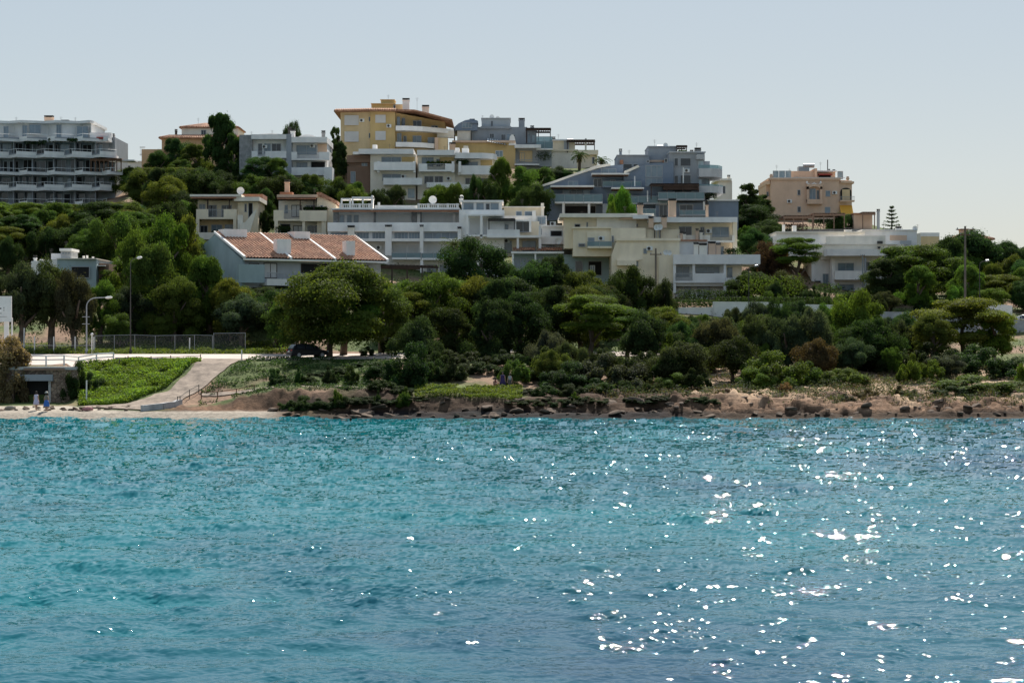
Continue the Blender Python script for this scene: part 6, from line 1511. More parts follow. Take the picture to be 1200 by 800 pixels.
person('slim person in dark clothes standing at the right of the white blanket', gz(597.5, 197.8), R(-20), standing(), [('trousers', M_soot, [(.2, .30), (.2, .7), (.185, 1.0), (.165, 1.08)], (0, 0, 0), .8), ('top', M_slate, [(.17, 1.05), (.17, 1.15), (.205, 1.32), (.215, 1.42), (.10, 1.47)], (0, 0, 0), .78)], True, None, .9)
person('person in deep purple clothes standing behind the white blanket by the tree', gz(589, 199), R(0), standing(), [('dress', purp, [(.34, .25), (.30, .7), (.22, 1.0), (.18, 1.12), (.21, 1.32), (.22, 1.42), (.10, 1.47)], (0, 0, 0), .8)], True, None, .95)
X, Y, Z = gz(589, 197.2); m = MB(); n = 12
P = [[(-.75 + 1.5 * i / n, -.6 + 1.2 * j / n, .06 + .07 * math.sin(i * 1.7 + j) + .04 * math.cos(j * 2.1)) for i in range(n + 1)] for j in range(n + 1)]
m.add([p for r_ in P for p in r_], [(j * (n + 1) + i, j * (n + 1) + i + 1, (j + 1) * (n + 1) + i + 1, (j + 1) * (n + 1) + i) for j in range(n) for i in range(n)])
tag(m.build('blanket', plain('white_blanket', (.78, .76, .72), .9, .05), None, True, (X, Y, Z + .1)), 'rumpled white blanket spread on the grass between the people', 'blanket')
sw = standing(); swp = person('swimmer with dark wet hair, head and shoulders above the water near the beach', ((411 - 600) * 178 / F, 178, -1.38), R(180), sw, [])
# beach bits
for (px, D, c, lb) in ((103, 190.2, (.42, .2, .2), 'small faded pink bundle lying on the sand near the ramp foot'), (12, 191, (.3, .25, .2), 'dark driftwood heap on the sand below the culvert')):
    X, Y, Z = gz(px, D); rng = np.random.RandomState(int(px)); m = MB()
    m.tube([(-.5, 0, .16), (-.2, .05, .2), (.2, 0, .22), (.5, .05, .15)], [.1, .2, .19, .08], 10); o = m.build('bundle' if px > 50 else 'driftwood', plain('beach_%d' % int(px), c, .9, .2, 8), None, True, (X, Y, Z)); tag(o, lb, 'bundle' if px > 50 else 'driftwood')

# ---------------------------------------------------------------- trees and shrubs
ORD_ = ['first', 'third', 'sixth', 'eighth', 'tenth', 'eleventh', 'twelfth', 'thirteenth', 'fourteenth', 'fifteenth', 'sixteenth', 'seventeenth', 'last', 'lowest left', 'second', 'fourth', 'fifth', 'seventh', 'ninth']
T = [
 # kind, px, D, top, half width, colour, label, crown bottom
 ('pine', 402, 226, 311, 80, 'pine', 'big spreading pine below the terracotta roof with its trunk just right of the parked car', 402),
 ('pine', 386, 222, 330, 52, 'pine', 'low front lobe pine under the big spreading pine, directly above the parked car', 404),
 ('pine', 352, 236, 345, 40, 'pine', 'lower lobe-shaped pine reaching left behind the parked car', 404),
 ('pine', 447, 230, 330, 44, 'pine', 'pine just right of the big spreading pine, its trunk seen against the pale wall', 402),
 ('pine', 505, 236, 322, 50, 'pine', 'broad lumpy pine below the dark timber pergola of the tile-roofed house', 408),
 ('pine', 552, 240, 326, 40, 'yellow', 'yellow-green pine below the palm of the white terrace', 405),
 ('round', 563, 272, 281, 46, 'deep', 'dense dark round tree standing in front of the white terrace portal frames', None),
 ('round', 622, 262, 306, 34, 'deep', 'bushy tree covering the foot of the small terracotta eaves of the white terrace', None),
 ('round', 655, 264, 300, 26, 'dark', 'narrow dark tree in front of the grey-green wall right of the small terracotta eaves', None),
 ('round', 690, 262, 318, 34, 'pine', 'green tree below the grey-green wall with the dark square opening', None),
 ('round', 744, 255, 314, 34, 'dark', 'dark round tree hiding the foot of the blank beige wall', None),
 ('round', 775, 258, 328, 20, 'dark', 'small dark round tree at the left end of the stepped white garden wall', None),
 ('umbrella', 692, 226, 346, 48, 'yellow', 'flat-topped yellow-green umbrella pine in the middle of the shore wood', 394),
 ('umbrella', 735, 228, 362, 38, 'pine', 'low flat pine tucked against the right side of the umbrella pine', 402),
 ('pine', 612, 224, 345, 42, 'dark', 'dark pine left of the umbrella pine, above the people on the grass', 425),
 ('pine', 575, 219, 352, 36, 'dark', 'dark pine whose foot stands by the white blanket and people', 432),
 ('pine', 530, 222, 362, 42, 'dark', 'shaded pine left of the people, above the shore grass', 430),
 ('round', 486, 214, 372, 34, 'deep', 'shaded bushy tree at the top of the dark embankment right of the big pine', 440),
 ('round', 760, 218, 365, 36, 'deep', 'dark olive tree behind the round pale olive shrub', 432),
 ('round', 640, 212, 388, 26, 'grey', 'grey-leaved small tree right of the people on the grass', 450),
 ('round', 665, 208, 402, 26, 'olive', 'low grey-green tree below the umbrella pine on the shore', 455),
 # right
 ('round', 893, 258, 354, 22, 'grey', 'blue-green tree hiding the right end of the stepped white garden wall', None),
 ('round', 938, 256, 353, 24, 'deep', 'dark tree in front of the low white garden wall, left of the round pine', None),
 ('round', 968, 254, 356, 18, 'pine', 'green bushy tree before the low white garden wall beside the round pine', None),
 ('round', 862, 259, 361, 16, 'olive', 'low grey-green tree before the middle of the stepped white garden wall', None),
 ('round', 1058, 252, 366, 22, 'deep', 'dark bushy tree in front of the broken grey retaining wall', None),
 ('round', 1008, 227, 342, 38, 'yellow', 'tall round dark pine with yellow-green rim standing alone before the white low-rise', 430),
 ('round', 1027, 221, 374, 38, 'dark', 'dark dome-shaped tree leaning against the right foot of the round pine', 440),
 ('umbrella', 1130, 232, 350, 62, 'yellow', 'wide yellow-green pine below the utility pole', 412),
 ('pine', 1092, 226, 369, 28, 'pine', 'compact round pine at the left edge of the wide yellow-green pine', 418),
 ('pine', 1165, 230, 366, 34, 'yellow', 'right-hand lobe pine of the wide yellow-green pine', 415),
 ('umbrella', 1070, 293, 288, 54, 'pine', 'large layered pine covering the right end of the white low-rise building', 350),
 ('pine', 1040, 289, 305, 34, 'deep', 'pine with drooping plates in front of the white low-rise balcony', 348),
 ('pine', 1076, 280, 312, 28, 'pine', 'smaller pine at the foot of the large layered pine', 362),
 ('pine', 1134, 312, 271, 46, 'deep', 'dark broad pine behind the utility pole, hiding the ochre house', 335),
 ('pine', 1182, 322, 284, 30, 'deep', 'dark green tree at the upper right edge of the hillside', None),
 ('pine', 1110, 305, 278, 32, 'deep', 'dark pine between the white low-rise and the utility pole', None),
 ('umbrella', 1172, 285, 322, 34, 'yellow', 'fine-leaved low tree at the right, above the white garden wall', 356),
 ('round', 1160, 278, 338, 22, 'fresh', 'small fresh green garden tree in front of the white garden wall at right', 362),
 ('round', 1200, 280, 330, 22, 'deep', 'dark tree at the right edge above the parked pale car', None),
 ('round', 1118, 276, 335, 14, 'fresh', 'small bright shrub tree left of the utility pole foot', None),
 ('umbrella', 934, 303, 279, 32, 'pine', 'spreading pine before the left end of the white low-rise building', 312),
 ('round', 905, 306, 284, 24, 'rusty', 'tree with rust-tinged leaves left of the white low-rise building', None),
 ('tall', 877, 362, 216, 28, 'deep', 'dark upright conifer right of the slate-blue villa', None),
 ('tall', 893, 366, 229, 22, 'deep', 'second dark conifer, against the left corner of the square beige house', None),
 ('pine', 882, 352, 240, 32, 'dark', 'broad dark tree below the conifers left of the square beige house', None),
 ('pine', 898, 340, 258, 26, 'deep', 'dark tree under the left corner of the square beige house', None),
 ('round', 985, 350, 250, 18, 'deep', 'green tree growing beside the rust pergolas under the yellow awning', None),
 ('round', 875, 290, 318, 26, 'deep', 'garden tree right of the cream apartment balconies', None),
 ('round', 920, 290, 318, 28, 'olive', 'garden tree below the spreading pine at the left of the white low-rise', None),
 # left
 ('round', 25, 236, 309, 38, 'olive', 'dark grey-green olive tree right above the billboard', 398),
 ('round', 62, 238, 305, 34, 'olive', 'tall dark olive tree hiding the left half of the low blue-grey house', 398),
 ('round', 88, 236, 318, 26, 'olive', 'dark olive tree left of the curved street lamp', 400),
 ('round', -18, 237, 312, 36, 'olive', 'dark olive tree cut by the left edge of the photo', 398),
 ('pine', 118, 243, 330, 26, 'fresh', 'bright green leafy tree between the two street lamps', 400),
 ('round', 140, 239, 368, 24, 'fresh', 'low bright green tree just left of the tall street lamp', 402),
 ('pine', 190, 262, 254, 42, 'pine', 'great dark pine below the left beige slope house', 390),
 ('pine', 218, 268, 255, 32, 'yellow', 'sunlit pine left of the tile-roofed house gable', 380),
 ('pine', 160, 258, 272, 34, 'pine', 'tall pine right of the low blue-grey house', 392),
 ('pine', 178, 247, 287, 36, 'pine', 'pine behind the tall street lamp', 398),
 ('pine', 205, 243, 326, 36, 'pine', 'pine hanging over the wire fence right of the tall street lamp', 402),
 ('pine', 246, 248, 302, 36, 'pine', 'pine in front of the grey-green gable of the tile-roofed house', 396),
 ('pine', 270, 245, 328, 32, 'yellow', 'sunlit pine under the balcony of the tile-roofed house', 398),
 ('round', 283, 240, 345, 38, 'grey', 'grey-leaved olive tree behind the square wire gate', 402),
 ('round', 322, 240, 350, 30, 'dark', 'dark tree between the wire gate and the parked car', 404),
 ('tall', 258, 366, 135, 27, 'deep', 'tallest ragged pine on the skyline beside the peach hilltop house', 215),
 ('tall', 275, 362, 158, 18, 'deep', 'ragged pine touching the left wall of the grey vaulted house', 215),
 ('pine', 205, 378, 163, 26, 'deep', 'dark pine in front of the peach hilltop house wall', 214),
 ('pine', 228, 372, 170, 24, 'pine', 'pine under the terracotta eave of the peach hilltop house', 216),
 ('pine', 184, 372, 178, 20, 'deep', 'dark pine at the left corner of the peach hilltop house', 216),
 ('pine', 305, 352, 184, 24, 'deep', 'round pine in front of the grey vaulted house left bay', 214),
 ('pine', 326, 350, 186, 18, 'pine', 'pine in front of the grey vaulted house central pillar', 216),
 ('round', 341, 385, 143, 12, 'deep', 'small tree on the skyline behind the grey vaulted house chimney', None),
 ('tall', 393, 376, 150, 13, 'deep', 'dark tree between the grey vaulted house and the yellow house', None),
 ('tall', 402, 374, 172, 12, 'deep', 'dark tree under the left corner of the yellow house', None),
 ('pine', 588, 352, 186, 18, 'pine', 'bright tree right of the white balconies of the terraced apartments', None),
 ('pine', 612, 350, 196, 26, 'pine', 'large green tree between the terraced apartments and the slate-blue villa', None),
 ('pine', 637, 362, 197, 22, 'pine', 'sunlit pine below the modern grey house', None),
 ('round', 657, 372, 196, 20, 'grey', 'grey-green tree at the left end of the slate-blue villa slope', None),
 ('round', 622, 342, 216, 26, 'deep', 'dark tree above the beige wall with window gaps', None),
 ('round', 728, 328, 220, 17, 'fresh', 'bright young tree in front of the slate-blue villa terraces', None),
 ('round', 718, 324, 236, 9, 'fresh', 'small light tree at the foot of the bright young tree by the slate-blue villa', None),
 ('round', 462, 346, 217, 14, 'deep', 'dark tree under the left balconies of the terraced apartments', None),
 ('round', 510, 346, 217, 20, 'pine', 'bushy tree under the middle balconies of the terraced apartments', None),
 ('round', 536, 347, 215, 17, 'pine', 'bushy green tree under the gap between the terraced apartment balconies', None),
 ('round', 556, 346, 206, 15, 'deep', 'dark tree under the right balconies of the terraced apartments', None),
 ('round', 574, 345, 211, 13, 'deep', 'small dark tree at the right foot of the terraced apartments', None),
 ('round', 442, 343, 222, 14, 'deep', 'low tree left of the satellite dish behind the roof balustrade', None),
 ('pine', 418, 346, 214, 18, 'pine', 'pine beside the rust-brown gable of the terraced apartments', None),
 ('pine', 365, 346, 205, 24, 'pine', 'pine above the roof of the beige house with the planted balcony', None),
 ('pine', 395, 348, 208, 18, 'pine', 'pine above the right gable of the beige house with the planted balcony', None),
 ('pine', 340, 347, 207, 18, 'deep', 'dark pine behind the tall chimney of the beige house', None),
 ('pine', 312, 330, 222, 15, 'deep', 'dark tree filling the gap between the two beige slope houses', None),
 ('round', 312, 322, 248, 13, 'dark', 'dark shrub tree low between the two beige slope houses', None),
]
for (kd, px, D, top, hw, col, lb, cbm) in T:
    tree(kd, px, D, top, hw, col, lb, 'tree', None, cbm, fwd=7.0 if px == 402 else (5.0 if px in (352, 447) else 0.0))

S_ = [  # shrubs near the shore
 ('bush', -2, 201, 388, 44, 'dry', 'large dry brownish shrub at the left edge below the billboard', 'shrub'),
 ('bush', 8, 199, 412, 30, 'dry', 'smaller dry shrub beside the culvert mouth', 'shrub'),
 ('bush', 88, 199, 424, 18, 'dark', 'dark bush hanging over the right end of the stone culvert', 'shrub'),
 ('bush', 108, 201, 436, 16, 'deep', 'dark green bush at the left side of the ivy slope', 'shrub'),
 ('bush', 480, 199, 402, 38, 'dark', 'large dark bush at the right end of the shaded embankment', 'shrub'),
 ('bush', 445, 203, 424, 30, 'dark', 'low dark bush on the shaded embankment', 'shrub'),
 ('round', 796, 203, 401, 37, 'olive', 'rounded pale olive shrub like a cushion near the middle of the shore', 'shrub'),
 ('bush', 716, 200, 414, 42, 'olive', 'broad grey-green bush left of the cushion-shaped olive shrub', 'shrub'),
 ('bush', 662, 199, 424, 36, 'deep', 'dark bush on the shore right of the people', 'shrub'),
 ('bush', 740, 203, 420, 26, 'dark', 'dark bush against the left flank of the cushion-shaped olive shrub', 'shrub'),
 ('bush', 790, 199, 437, 24, 'fresh', 'bright low bush under the cushion-shaped olive shrub', 'shrub'),
 ('bush', 690, 197, 440, 30, 'dark', 'dark low bush on the red rocks below the umbrella pine', 'shrub'),
 ('round', 858, 209, 395, 36, 'dark', 'tall dark mass of bush right of the cushion-shaped olive shrub', 'shrub'),
 ('bush', 905, 205, 412, 40, 'pine', 'spreading leafy green bush above the pale shore rocks', 'shrub'),
 ('bush', 885, 203, 432, 28, 'fresh', 'low leafy bush in front of the tall dark mass of bush', 'shrub'),
 ('bush', 945, 207, 424, 26, 'pine', 'leafy bush sloping down to the right of the spreading leafy bush', 'shrub'),
 ('bush', 988, 206, 432, 32, 'fresh', 'low bright green bush spreading on the bare shore ground', 'shrub'),
 ('round', 955, 213, 398, 28, 'rusty', 'reddish-brown dry bush above the leafy shore bushes', 'shrub'),
 ('round', 922, 218, 374, 28, 'grey', 'blue-green bush below the white garden wall, right part', 'shrub'),
 ('round', 885, 220, 370, 26, 'olive', 'grey-green bush below the middle of the white garden wall', 'shrub'),
 ('round', 836, 220, 374, 30, 'rusty', 'brownish dry bush below the left part of the white garden wall', 'shrub'),
 ('round', 800, 221, 378, 28, 'deep', 'dark bush behind the cushion-shaped olive shrub', 'shrub'),
 ('round', 948, 219, 362, 30, 'grey', 'blue-green bush left of the round dark pine', 'shrub'),
 ('round', 912, 224, 352, 18, 'deep', 'small round bush right in front of the white garden wall', 'shrub'),
 ('bush', 1068, 210, 415, 20, 'yellow', 'bright yellow-green bush on the open shore ground', 'shrub'),
 ('bush', 1090, 211, 422, 18, 'yellow', 'yellow-green low bush beside the blue-green shore bush', 'shrub'),
 ('round', 1108, 214, 416, 28, 'grey', 'blue-green bush below the wide yellow-green pine', 'shrub'),
 ('bush', 1160, 215, 408, 38, 'dark', 'dark low bush in the shade under the wide yellow-green pine', 'shrub'),
 ('bush', 1150, 201, 440, 60, 'pine', 'wide flat mat of green shrub on the bare ground at the right', 'shrub'),
 ('bush', 1112, 197, 452, 24, 'dark', 'dark clump at the left end of the wide flat mat of shrub', 'shrub'),
 ('bush', 1092, 222, 402, 30, 'dark', 'dark low bush in the shade left of the wide yellow-green pine trunk', 'shrub'),
 ('bush', 1130, 224, 404, 34, 'deep', 'dark green low bush right below the wide yellow-green pine', 'shrub'),
 ('bush', 1050, 218, 412, 24, 'deep', 'deep green bush right of the dark dome-shaped tree', 'shrub'),
 ('bush', 1202, 208, 415, 14, 'fresh', 'green bush cut by the right edge above the flat mat of shrub', 'shrub'),
 ('bush', 1058, 196, 452, 17, 'rusty', 'small brown scrub near the water, left of the dark clump', 'shrub'),
 ('bush', 1015, 196, 455, 16, 'rusty', 'small brownish scrub on the pale shore, middle of the bare ground', 'shrub'),
 ('bush', 920, 197.5, 448, 9, 'dry', 'small straw-coloured tuft in front of the leafy bushes', 'shrub'),
 ('bush', 872, 196, 459, 12, 'grey', 'small grey scrub cushion on the pale rocks', 'shrub'),
 ('bush', 842, 195, 458, 8, 'rusty', 'tiny brown scrub on the pale rocks', 'shrub'),
 ('bush', 990, 194, 461, 15, 'grey', 'low grey scrub between the bright green bush and the water', 'shrub'),
 ('bush', 940, 193, 466, 14, 'grey', 'low grey scrub near the dark waterline rocks', 'shrub'),
 ('bush', 568, 194, 461, 9, 'dark', 'small dark round bush on the shore grass below the people', 'shrub'),
 ('bush', 545, 192, 470, 16, 'deep', 'low dark green bush on the rocky edge of the shore grass', 'shrub'),
 ('bush', 620, 195, 455, 24, 'dark', 'dark bush right below the people on the shore grass', 'shrub'),
 ('bush', 515, 194, 452, 14, 'pine', 'green bush at the left end of the shore grass', 'shrub'),
 ('bush', 290, 211, 424, 18, 'pine', 'green roadside bush at the top of the embankment left of the car', 'shrub'),
 ('bush', 262, 206, 440, 16, 'olive', 'dry green scrub above the weathered timber rail', 'shrub'),
 ('bush', 315, 207, 432, 16, 'pine', 'green scrub at the edge of the embankment shade', 'shrub'),
 ('bush', 375, 204, 436, 18, 'dark', 'dark scrub on the shaded embankment below the car', 'shrub'),
 ('bush', 430, 223, 406, 9, 'dark', 'small shrub at the foot of the big pine beside the road', 'shrub'),
 ('round', 455, 226, 395, 10, 'dark', 'low leafy shrub right of the pine trunks by the road', 'shrub'),
]
for (kd, px, D, top, hw, col, lb, cat) in S_:
    if kd == 'round':
        tree('round', px, D, top, hw, col, lb, cat, None, 400 + (HC - tz(px, D) + .15) * F / D, name='tall_shrub')
    else: tree(kd, px, D, top, hw, col, lb, cat)

def hedge(label, a, b, Da, Db, top, bot, thick, col):
    rng = np.random.RandomState(int(a)); L_ = abs(b - a) * Da / F; h = (bot - top) * Da / F; P = []; Q = []
    n = int(L_ / .7)
    for i in range(n):
        t = (i + .5) / n; D = Da + (Db - Da) * t; u = a + (b - a) * t
        for lv in (.25, .75):
            c = np.array([(u - 600) * D / F, D, HC + (400 - bot) * D / F + h * lv]); p, q = puff_points(c, max(.65, h * .5), 90, rng, min(1, h * .45 / .65), .8); P.append(p); Q.append(q)
    P = np.concatenate(P); O = P.mean(0); o = link('hedge', leaf_mesh('hedge', P - O, np.concatenate(Q), .26, rng)); o.location = O; o.color = (*GREEN[col], 1); tag(o, label, 'hedge')
hedge('clipped dark hedge along the top of the stepped white garden wall', 782, 838, 277.5, 276.5, 352, 361, 1, 'dark')
hedge('clipped hedge on the lower white garden wall towards the round dark pine', 839, 990, 276, 272.5, 349, 357, 1, 'dark')
hedge('higher flowering hedge behind the clipped hedge, right of the cream apartments', 872, 940, 284, 284, 326, 345, 1, 'pine')
hedge('square dark hedge in front of the white low-rise ground floor', 955, 985, 297, 297, 334, 346, 1, 'deep')
hedge('dark foliage bank under the cream apartment ground floor', 795, 880, 287, 287, 341, 352, 1, 'dark')

# palms
def palm(px, D, top, label, n=26, r=2.2, trunk_r=.28, col='olive'):
    z0 = tz(px, D); H = HC + (400 - top) * D / F - z0
    root = tag(empty('palm_tree', ((px - 600) * D / F, D, z0)), label, 'palm tree'); hz = H - r * .55
    m = MB(); m.tube([(0, 0, -.3), (.03, 0, hz * .5), (0, 0, hz)], [trunk_r, trunk_r * .85, trunk_r], 10); m.build('trunk', M_bark, root, True)
    rng = np.random.RandomState(int(px)); P = []; Q = []
    for i in range(n):
        a = i * 2.4; el = rng.uniform(-.35, 1.25); L_ = r * rng.uniform(.85, 1.1)
        for k in range(26):
            t = (k + .5) / 26; ang = el - 1.5 * t * t
            x = L_ * t * math.cos(el - .7 * t) ; z = L_ * t * math.sin(el - .75 * t)
            for s_ in (-1, 1):
                off = s_ * .22 * math.sin(math.pi * min(1, t * 1.05)) ** .6
                P.append((x * math.cos(a) - off * math.sin(a), x * math.sin(a) + off * math.cos(a), hz + z - .1 * abs(off))); Q.append((-.3 * math.cos(a), -.3 * math.sin(a), 1))
    o = link('crown', leaf_mesh('palm_crown', np.array(P), np.array(Q, float), .30, rng, .3), root); o.color = (*GREEN[col], 1)
    P = []; Q = []
    for i in range(220): a = rng.uniform(0, 6.28); P.append((.5 * math.cos(a) * rng.uniform(.4, 1.1), .5 * math.sin(a) * rng.uniform(.4, 1.1), hz - rng.uniform(.1, 1.5))); Q.append((math.cos(a), math.sin(a), 0))
    o = link('dead_fronds', leaf_mesh('dead_fronds', np.array(P), np.array(Q, float), .35, rng, .3), root); o.color = (*GREEN['dry'], 1)
palm(532, 295, 277, 'bushy fan palm with brown dead fronds in front of the white terrace', 34, 2.3, .3, 'grey'); palm(679, 392, 175, 'palm standing in front of the small beige house', 26, 2.0, .3, 'deep'); palm(705, 380, 181, 'small palm on the skyline above the slate-blue villa roof slope', 24, 1.9, .25, 'deep')

def norfolk(px, D, top, bot, label):
    z0 = tz(px, D); k = D / F; H = HC + (400 - top) * k - z0; hb = HC + (400 - bot) * k - z0
    root = tag(empty('norfolk_pine', ((px - 600) * k, D, z0)), label, 'tree'); m = MB(); m.tube([(0, 0, -.3), (0, 0, H)], [.2, .04], 8); m.build('trunk', M_bark, root)
    rng = np.random.RandomState(5); P = []; Q = []
    for t in range(7):
        z = hb + (H - hb) * t / 6.2; R_ = 1.75 * (1 - t / 7.4)
        for b in range(7):
            a = b * 6.283 / 7 + t
            for q in range(60): f = rng.uniform(.1, 1); P.append((R_ * f * math.cos(a) + rng.normal(0, .08), R_ * f * math.sin(a) + rng.normal(0, .08), z + .25 * f * f + rng.normal(0, .06))); Q.append((0, 0, 1))
    o = link('crown', leaf_mesh('norfolk_crown', np.array(P), np.array(Q, float), .22, rng, .5), root); o.color = (*GREEN['deep'], 1)
norfolk(1045, 352, 243, 269, 'slender tiered conifer on the skyline right of the rust pergolas')

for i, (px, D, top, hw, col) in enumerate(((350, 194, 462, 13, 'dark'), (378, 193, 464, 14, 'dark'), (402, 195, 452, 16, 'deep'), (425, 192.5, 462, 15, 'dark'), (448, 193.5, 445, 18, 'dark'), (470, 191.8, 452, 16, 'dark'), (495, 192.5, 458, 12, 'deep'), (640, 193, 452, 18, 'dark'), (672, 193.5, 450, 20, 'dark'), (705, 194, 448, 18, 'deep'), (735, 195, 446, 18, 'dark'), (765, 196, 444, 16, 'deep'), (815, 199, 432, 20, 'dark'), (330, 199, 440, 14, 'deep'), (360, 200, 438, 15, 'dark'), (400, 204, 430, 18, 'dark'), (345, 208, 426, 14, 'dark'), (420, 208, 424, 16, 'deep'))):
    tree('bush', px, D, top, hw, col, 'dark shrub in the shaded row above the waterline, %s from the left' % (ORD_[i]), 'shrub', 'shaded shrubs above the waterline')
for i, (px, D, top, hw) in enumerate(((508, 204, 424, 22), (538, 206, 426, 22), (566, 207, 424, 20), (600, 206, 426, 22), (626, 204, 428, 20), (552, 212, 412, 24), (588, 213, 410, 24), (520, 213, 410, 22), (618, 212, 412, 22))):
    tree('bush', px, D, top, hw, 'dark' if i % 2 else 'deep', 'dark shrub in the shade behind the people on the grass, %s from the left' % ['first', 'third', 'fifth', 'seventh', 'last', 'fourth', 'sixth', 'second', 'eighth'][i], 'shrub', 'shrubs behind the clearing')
rs5 = random.Random(8)
SP = [338, 352, 369, 384, 402, 418, 433, 450, 466, 482, 606, 622, 640, 655, 672, 690, 706, 722, 741, 758, 775, 792, 811, 829]
for i, px in enumerate(SP):
    side = 'below the shaded embankment' if px < 500 else 'on the dark rocks below the wood'
    k = i if px < 500 else i - 10
    od = ['leftmost', 'second', 'third', 'fourth', 'fifth', 'sixth', 'seventh', 'eighth', 'ninth', 'tenth', 'eleventh', 'twelfth', 'thirteenth', 'fourteenth'][k]
    tree('bush', px, 189.7 + rs5.random() * 1.4, 463 + rs5.random() * 6, rs5.uniform(12, 21), rs5.choice(['dark', 'dark', 'deep']), 'low dark waterside shrub %s, %s from left' % (side, od) if k else 'low dark waterside shrub %s, leftmost one' % side, 'shrub', 'low shrubs nearest the water')
# scattered wood, every tree on its own
SKY1 = [(-80, 222), (0, 226), (40, 236), (110, 238), (135, 212), (150, 196), (170, 190), (185, 178), (215, 176), (240, 200), (280, 212)]
spec = []
spec += scatter('hill', -75, 236, 285, 374, 5.6, ['pine', 'pine', 'pine', 'round', 'umbrella'], ['pine', 'pine', 'deep', 'yellow', 'dark'], (5.5, 9), SKY1, 0, 1)
spec += scatter('band', 232, 420, 337, 356, 5.2, ['pine', 'round', 'pine'], ['pine', 'deep', 'dark'], (4.5, 7), [(230, 195), (420, 212)], 0, 2)
spec += scatter('mid', 130, 345, 243, 274, 5.6, ['pine', 'pine', 'round'], ['pine', 'deep', 'olive'], (5, 8), [(120, 300), (230, 300), (240, 330), (345, 340)], 0, 3)
spec += scatter('wood', 462, 800, 232, 284, 5.8, ['pine', 'round', 'pine', 'umbrella'], ['pine', 'deep', 'dark', 'olive', 'yellow'], (5.5, 8.5), [(460, 330), (600, 325), (720, 335), (760, 350), (800, 374)], 0, 4)
spec += scatter('right', 862, 912, 300, 372, 5.6, ['pine', 'round'], ['deep', 'dark', 'pine'], (4, 7), [(860, 262), (912, 262)], 0, 5)
spec += scatter('farright', 1086, 1290, 276, 360, 7.0, ['pine', 'round', 'pine'], ['deep', 'pine', 'dark', 'fresh'], (4.5, 8), [(1080, 292), (1165, 286), (1290, 280)], 0, 6)
spec += scatter('scrub', 770, 1075, 214, 264, 4.4, ['round', 'bush', 'round'], ['deep', 'grey', 'olive', 'dark', 'pine'], (2.8, 5), [(770, 378), (800, 369), (1000, 366), (1075, 372)], 0, 7)
spec += scatter('front', 470, 800, 201, 226, 4.2, ['round', 'bush', 'round'], ['dark', 'deep', 'dark', 'pine'], (2.6, 4.6), [(465, 402), (530, 415), (560, 418), (620, 418), (640, 405), (800, 412)], 0, 10)
spec += scatter('edge', 385, 800, 189.4, 192.6, 1.7, ['bush'], ['dark', 'dark', 'deep', 'pine'], (.9, 2.0), [(380, 448), (480, 454), (500, 466), (610, 466), (630, 452), (800, 448)], 0, 12)
spec += scatter('bank', 312, 470, 198.5, 212, 2.3, ['bush'], ['dark', 'dark', 'deep'], (.9, 1.9), [(300, 428), (470, 424)], 0, 13)  # dark shrubs added to deepen the shade on the bank
spec += scatter('terrace', 895, 1090, 273, 313, 3.6, ['round', 'bush', 'bush'], ['dark', 'deep', 'pine', 'olive'], (1.8, 3.4), [(895, 322), (950, 330), (960, 340), (1045, 340), (1090, 330)], 0, 14)
spec += scatter('farleft', -330, -75, 236, 360, 12, ['pine', 'round'], ['pine', 'deep'], (6, 9), [(-330, 230), (-70, 230)], 0, 8)
spec += scatter('saddle', 640, 735, 368, 392, 5.5, ['round', 'pine'], ['deep', 'pine'], (3, 5), [(640, 197), (735, 192)], 0, 9)
LM = [(60, 195, 'the zigzag grey apartment block'), (80, 318, 'the low blue-grey house'), (230, 165, 'the peach hilltop house'), (265, 255, 'the beige house with the outside stair'), (360, 255, 'the beige house with the planted balcony'),
      (345, 300, 'the terracotta tile-roofed house'), (335, 185, 'the grey vaulted house'), (495, 205, 'the terraced white-balcony apartments'), (560, 290, 'the white terrace'), (745, 215, 'the slate-blue villa'), (800, 310, 'the cream apartments'),
      (950, 235, 'the square beige house'), (1000, 305, 'the white low-rise'), (1140, 280, 'the far ochre house'), (1131, 330, 'the tall utility pole'), (692, 370, 'the umbrella pine'), (840, 365, 'the white garden wall'), (153, 350, 'the tall street lamp'), (590, 430, 'the people on the grass'), (674, 180, 'the small beige house with palms')]
KW = {'pine': 'lumpy pine', 'umbrella': 'flat-topped pine', 'round': 'round-crowned tree', 'bush': 'low bush', 'tall': 'upright conifer'}
CW = {'pine': 'green', 'deep': 'deep green', 'dark': 'very dark green', 'yellow': 'yellow-green', 'olive': 'grey-green', 'grey': 'blue-green', 'fresh': 'bright green', 'rusty': 'rusty', 'dry': 'straw'}
ORD = ['first', 'second', 'third', 'fourth', 'fifth', 'sixth', 'seventh', 'eighth', 'ninth', 'tenth', 'eleventh', 'twelfth']
bk = {}
for t in spec:
    kd, u, D, top, hw, col, rec = t
    cyy = top + hw * .7
    lx, ly, ln = min(LM, key=lambda l: (l[0] - u) ** 2 + (l[1] - cyy) ** 2)
    dx, dy = u - lx, cyy - ly
    rel = ('right of' if dx > 0 else 'left of') if abs(dx) > abs(dy) * 1.3 else ('below' if dy > 0 else 'above')
    bk.setdefault('%s %s %s %s' % (CW[col], KW[kd], rel, ln), []).append(t)
for lb, L_ in bk.items():
    L_.sort(key=lambda t: t[1])
    for i, (kd, u, D, top, hw, col, rec) in enumerate(L_):
        full = lb if len(L_) == 1 else lb + (', %s from left' % ORD[min(i, 11)])
        tree(kd, u, D, top, hw, col, full, 'tree' if kd != 'bush' else 'shrub', 'trees of the hillside wood' if kd != 'bush' else 'shrubs of the hillside')

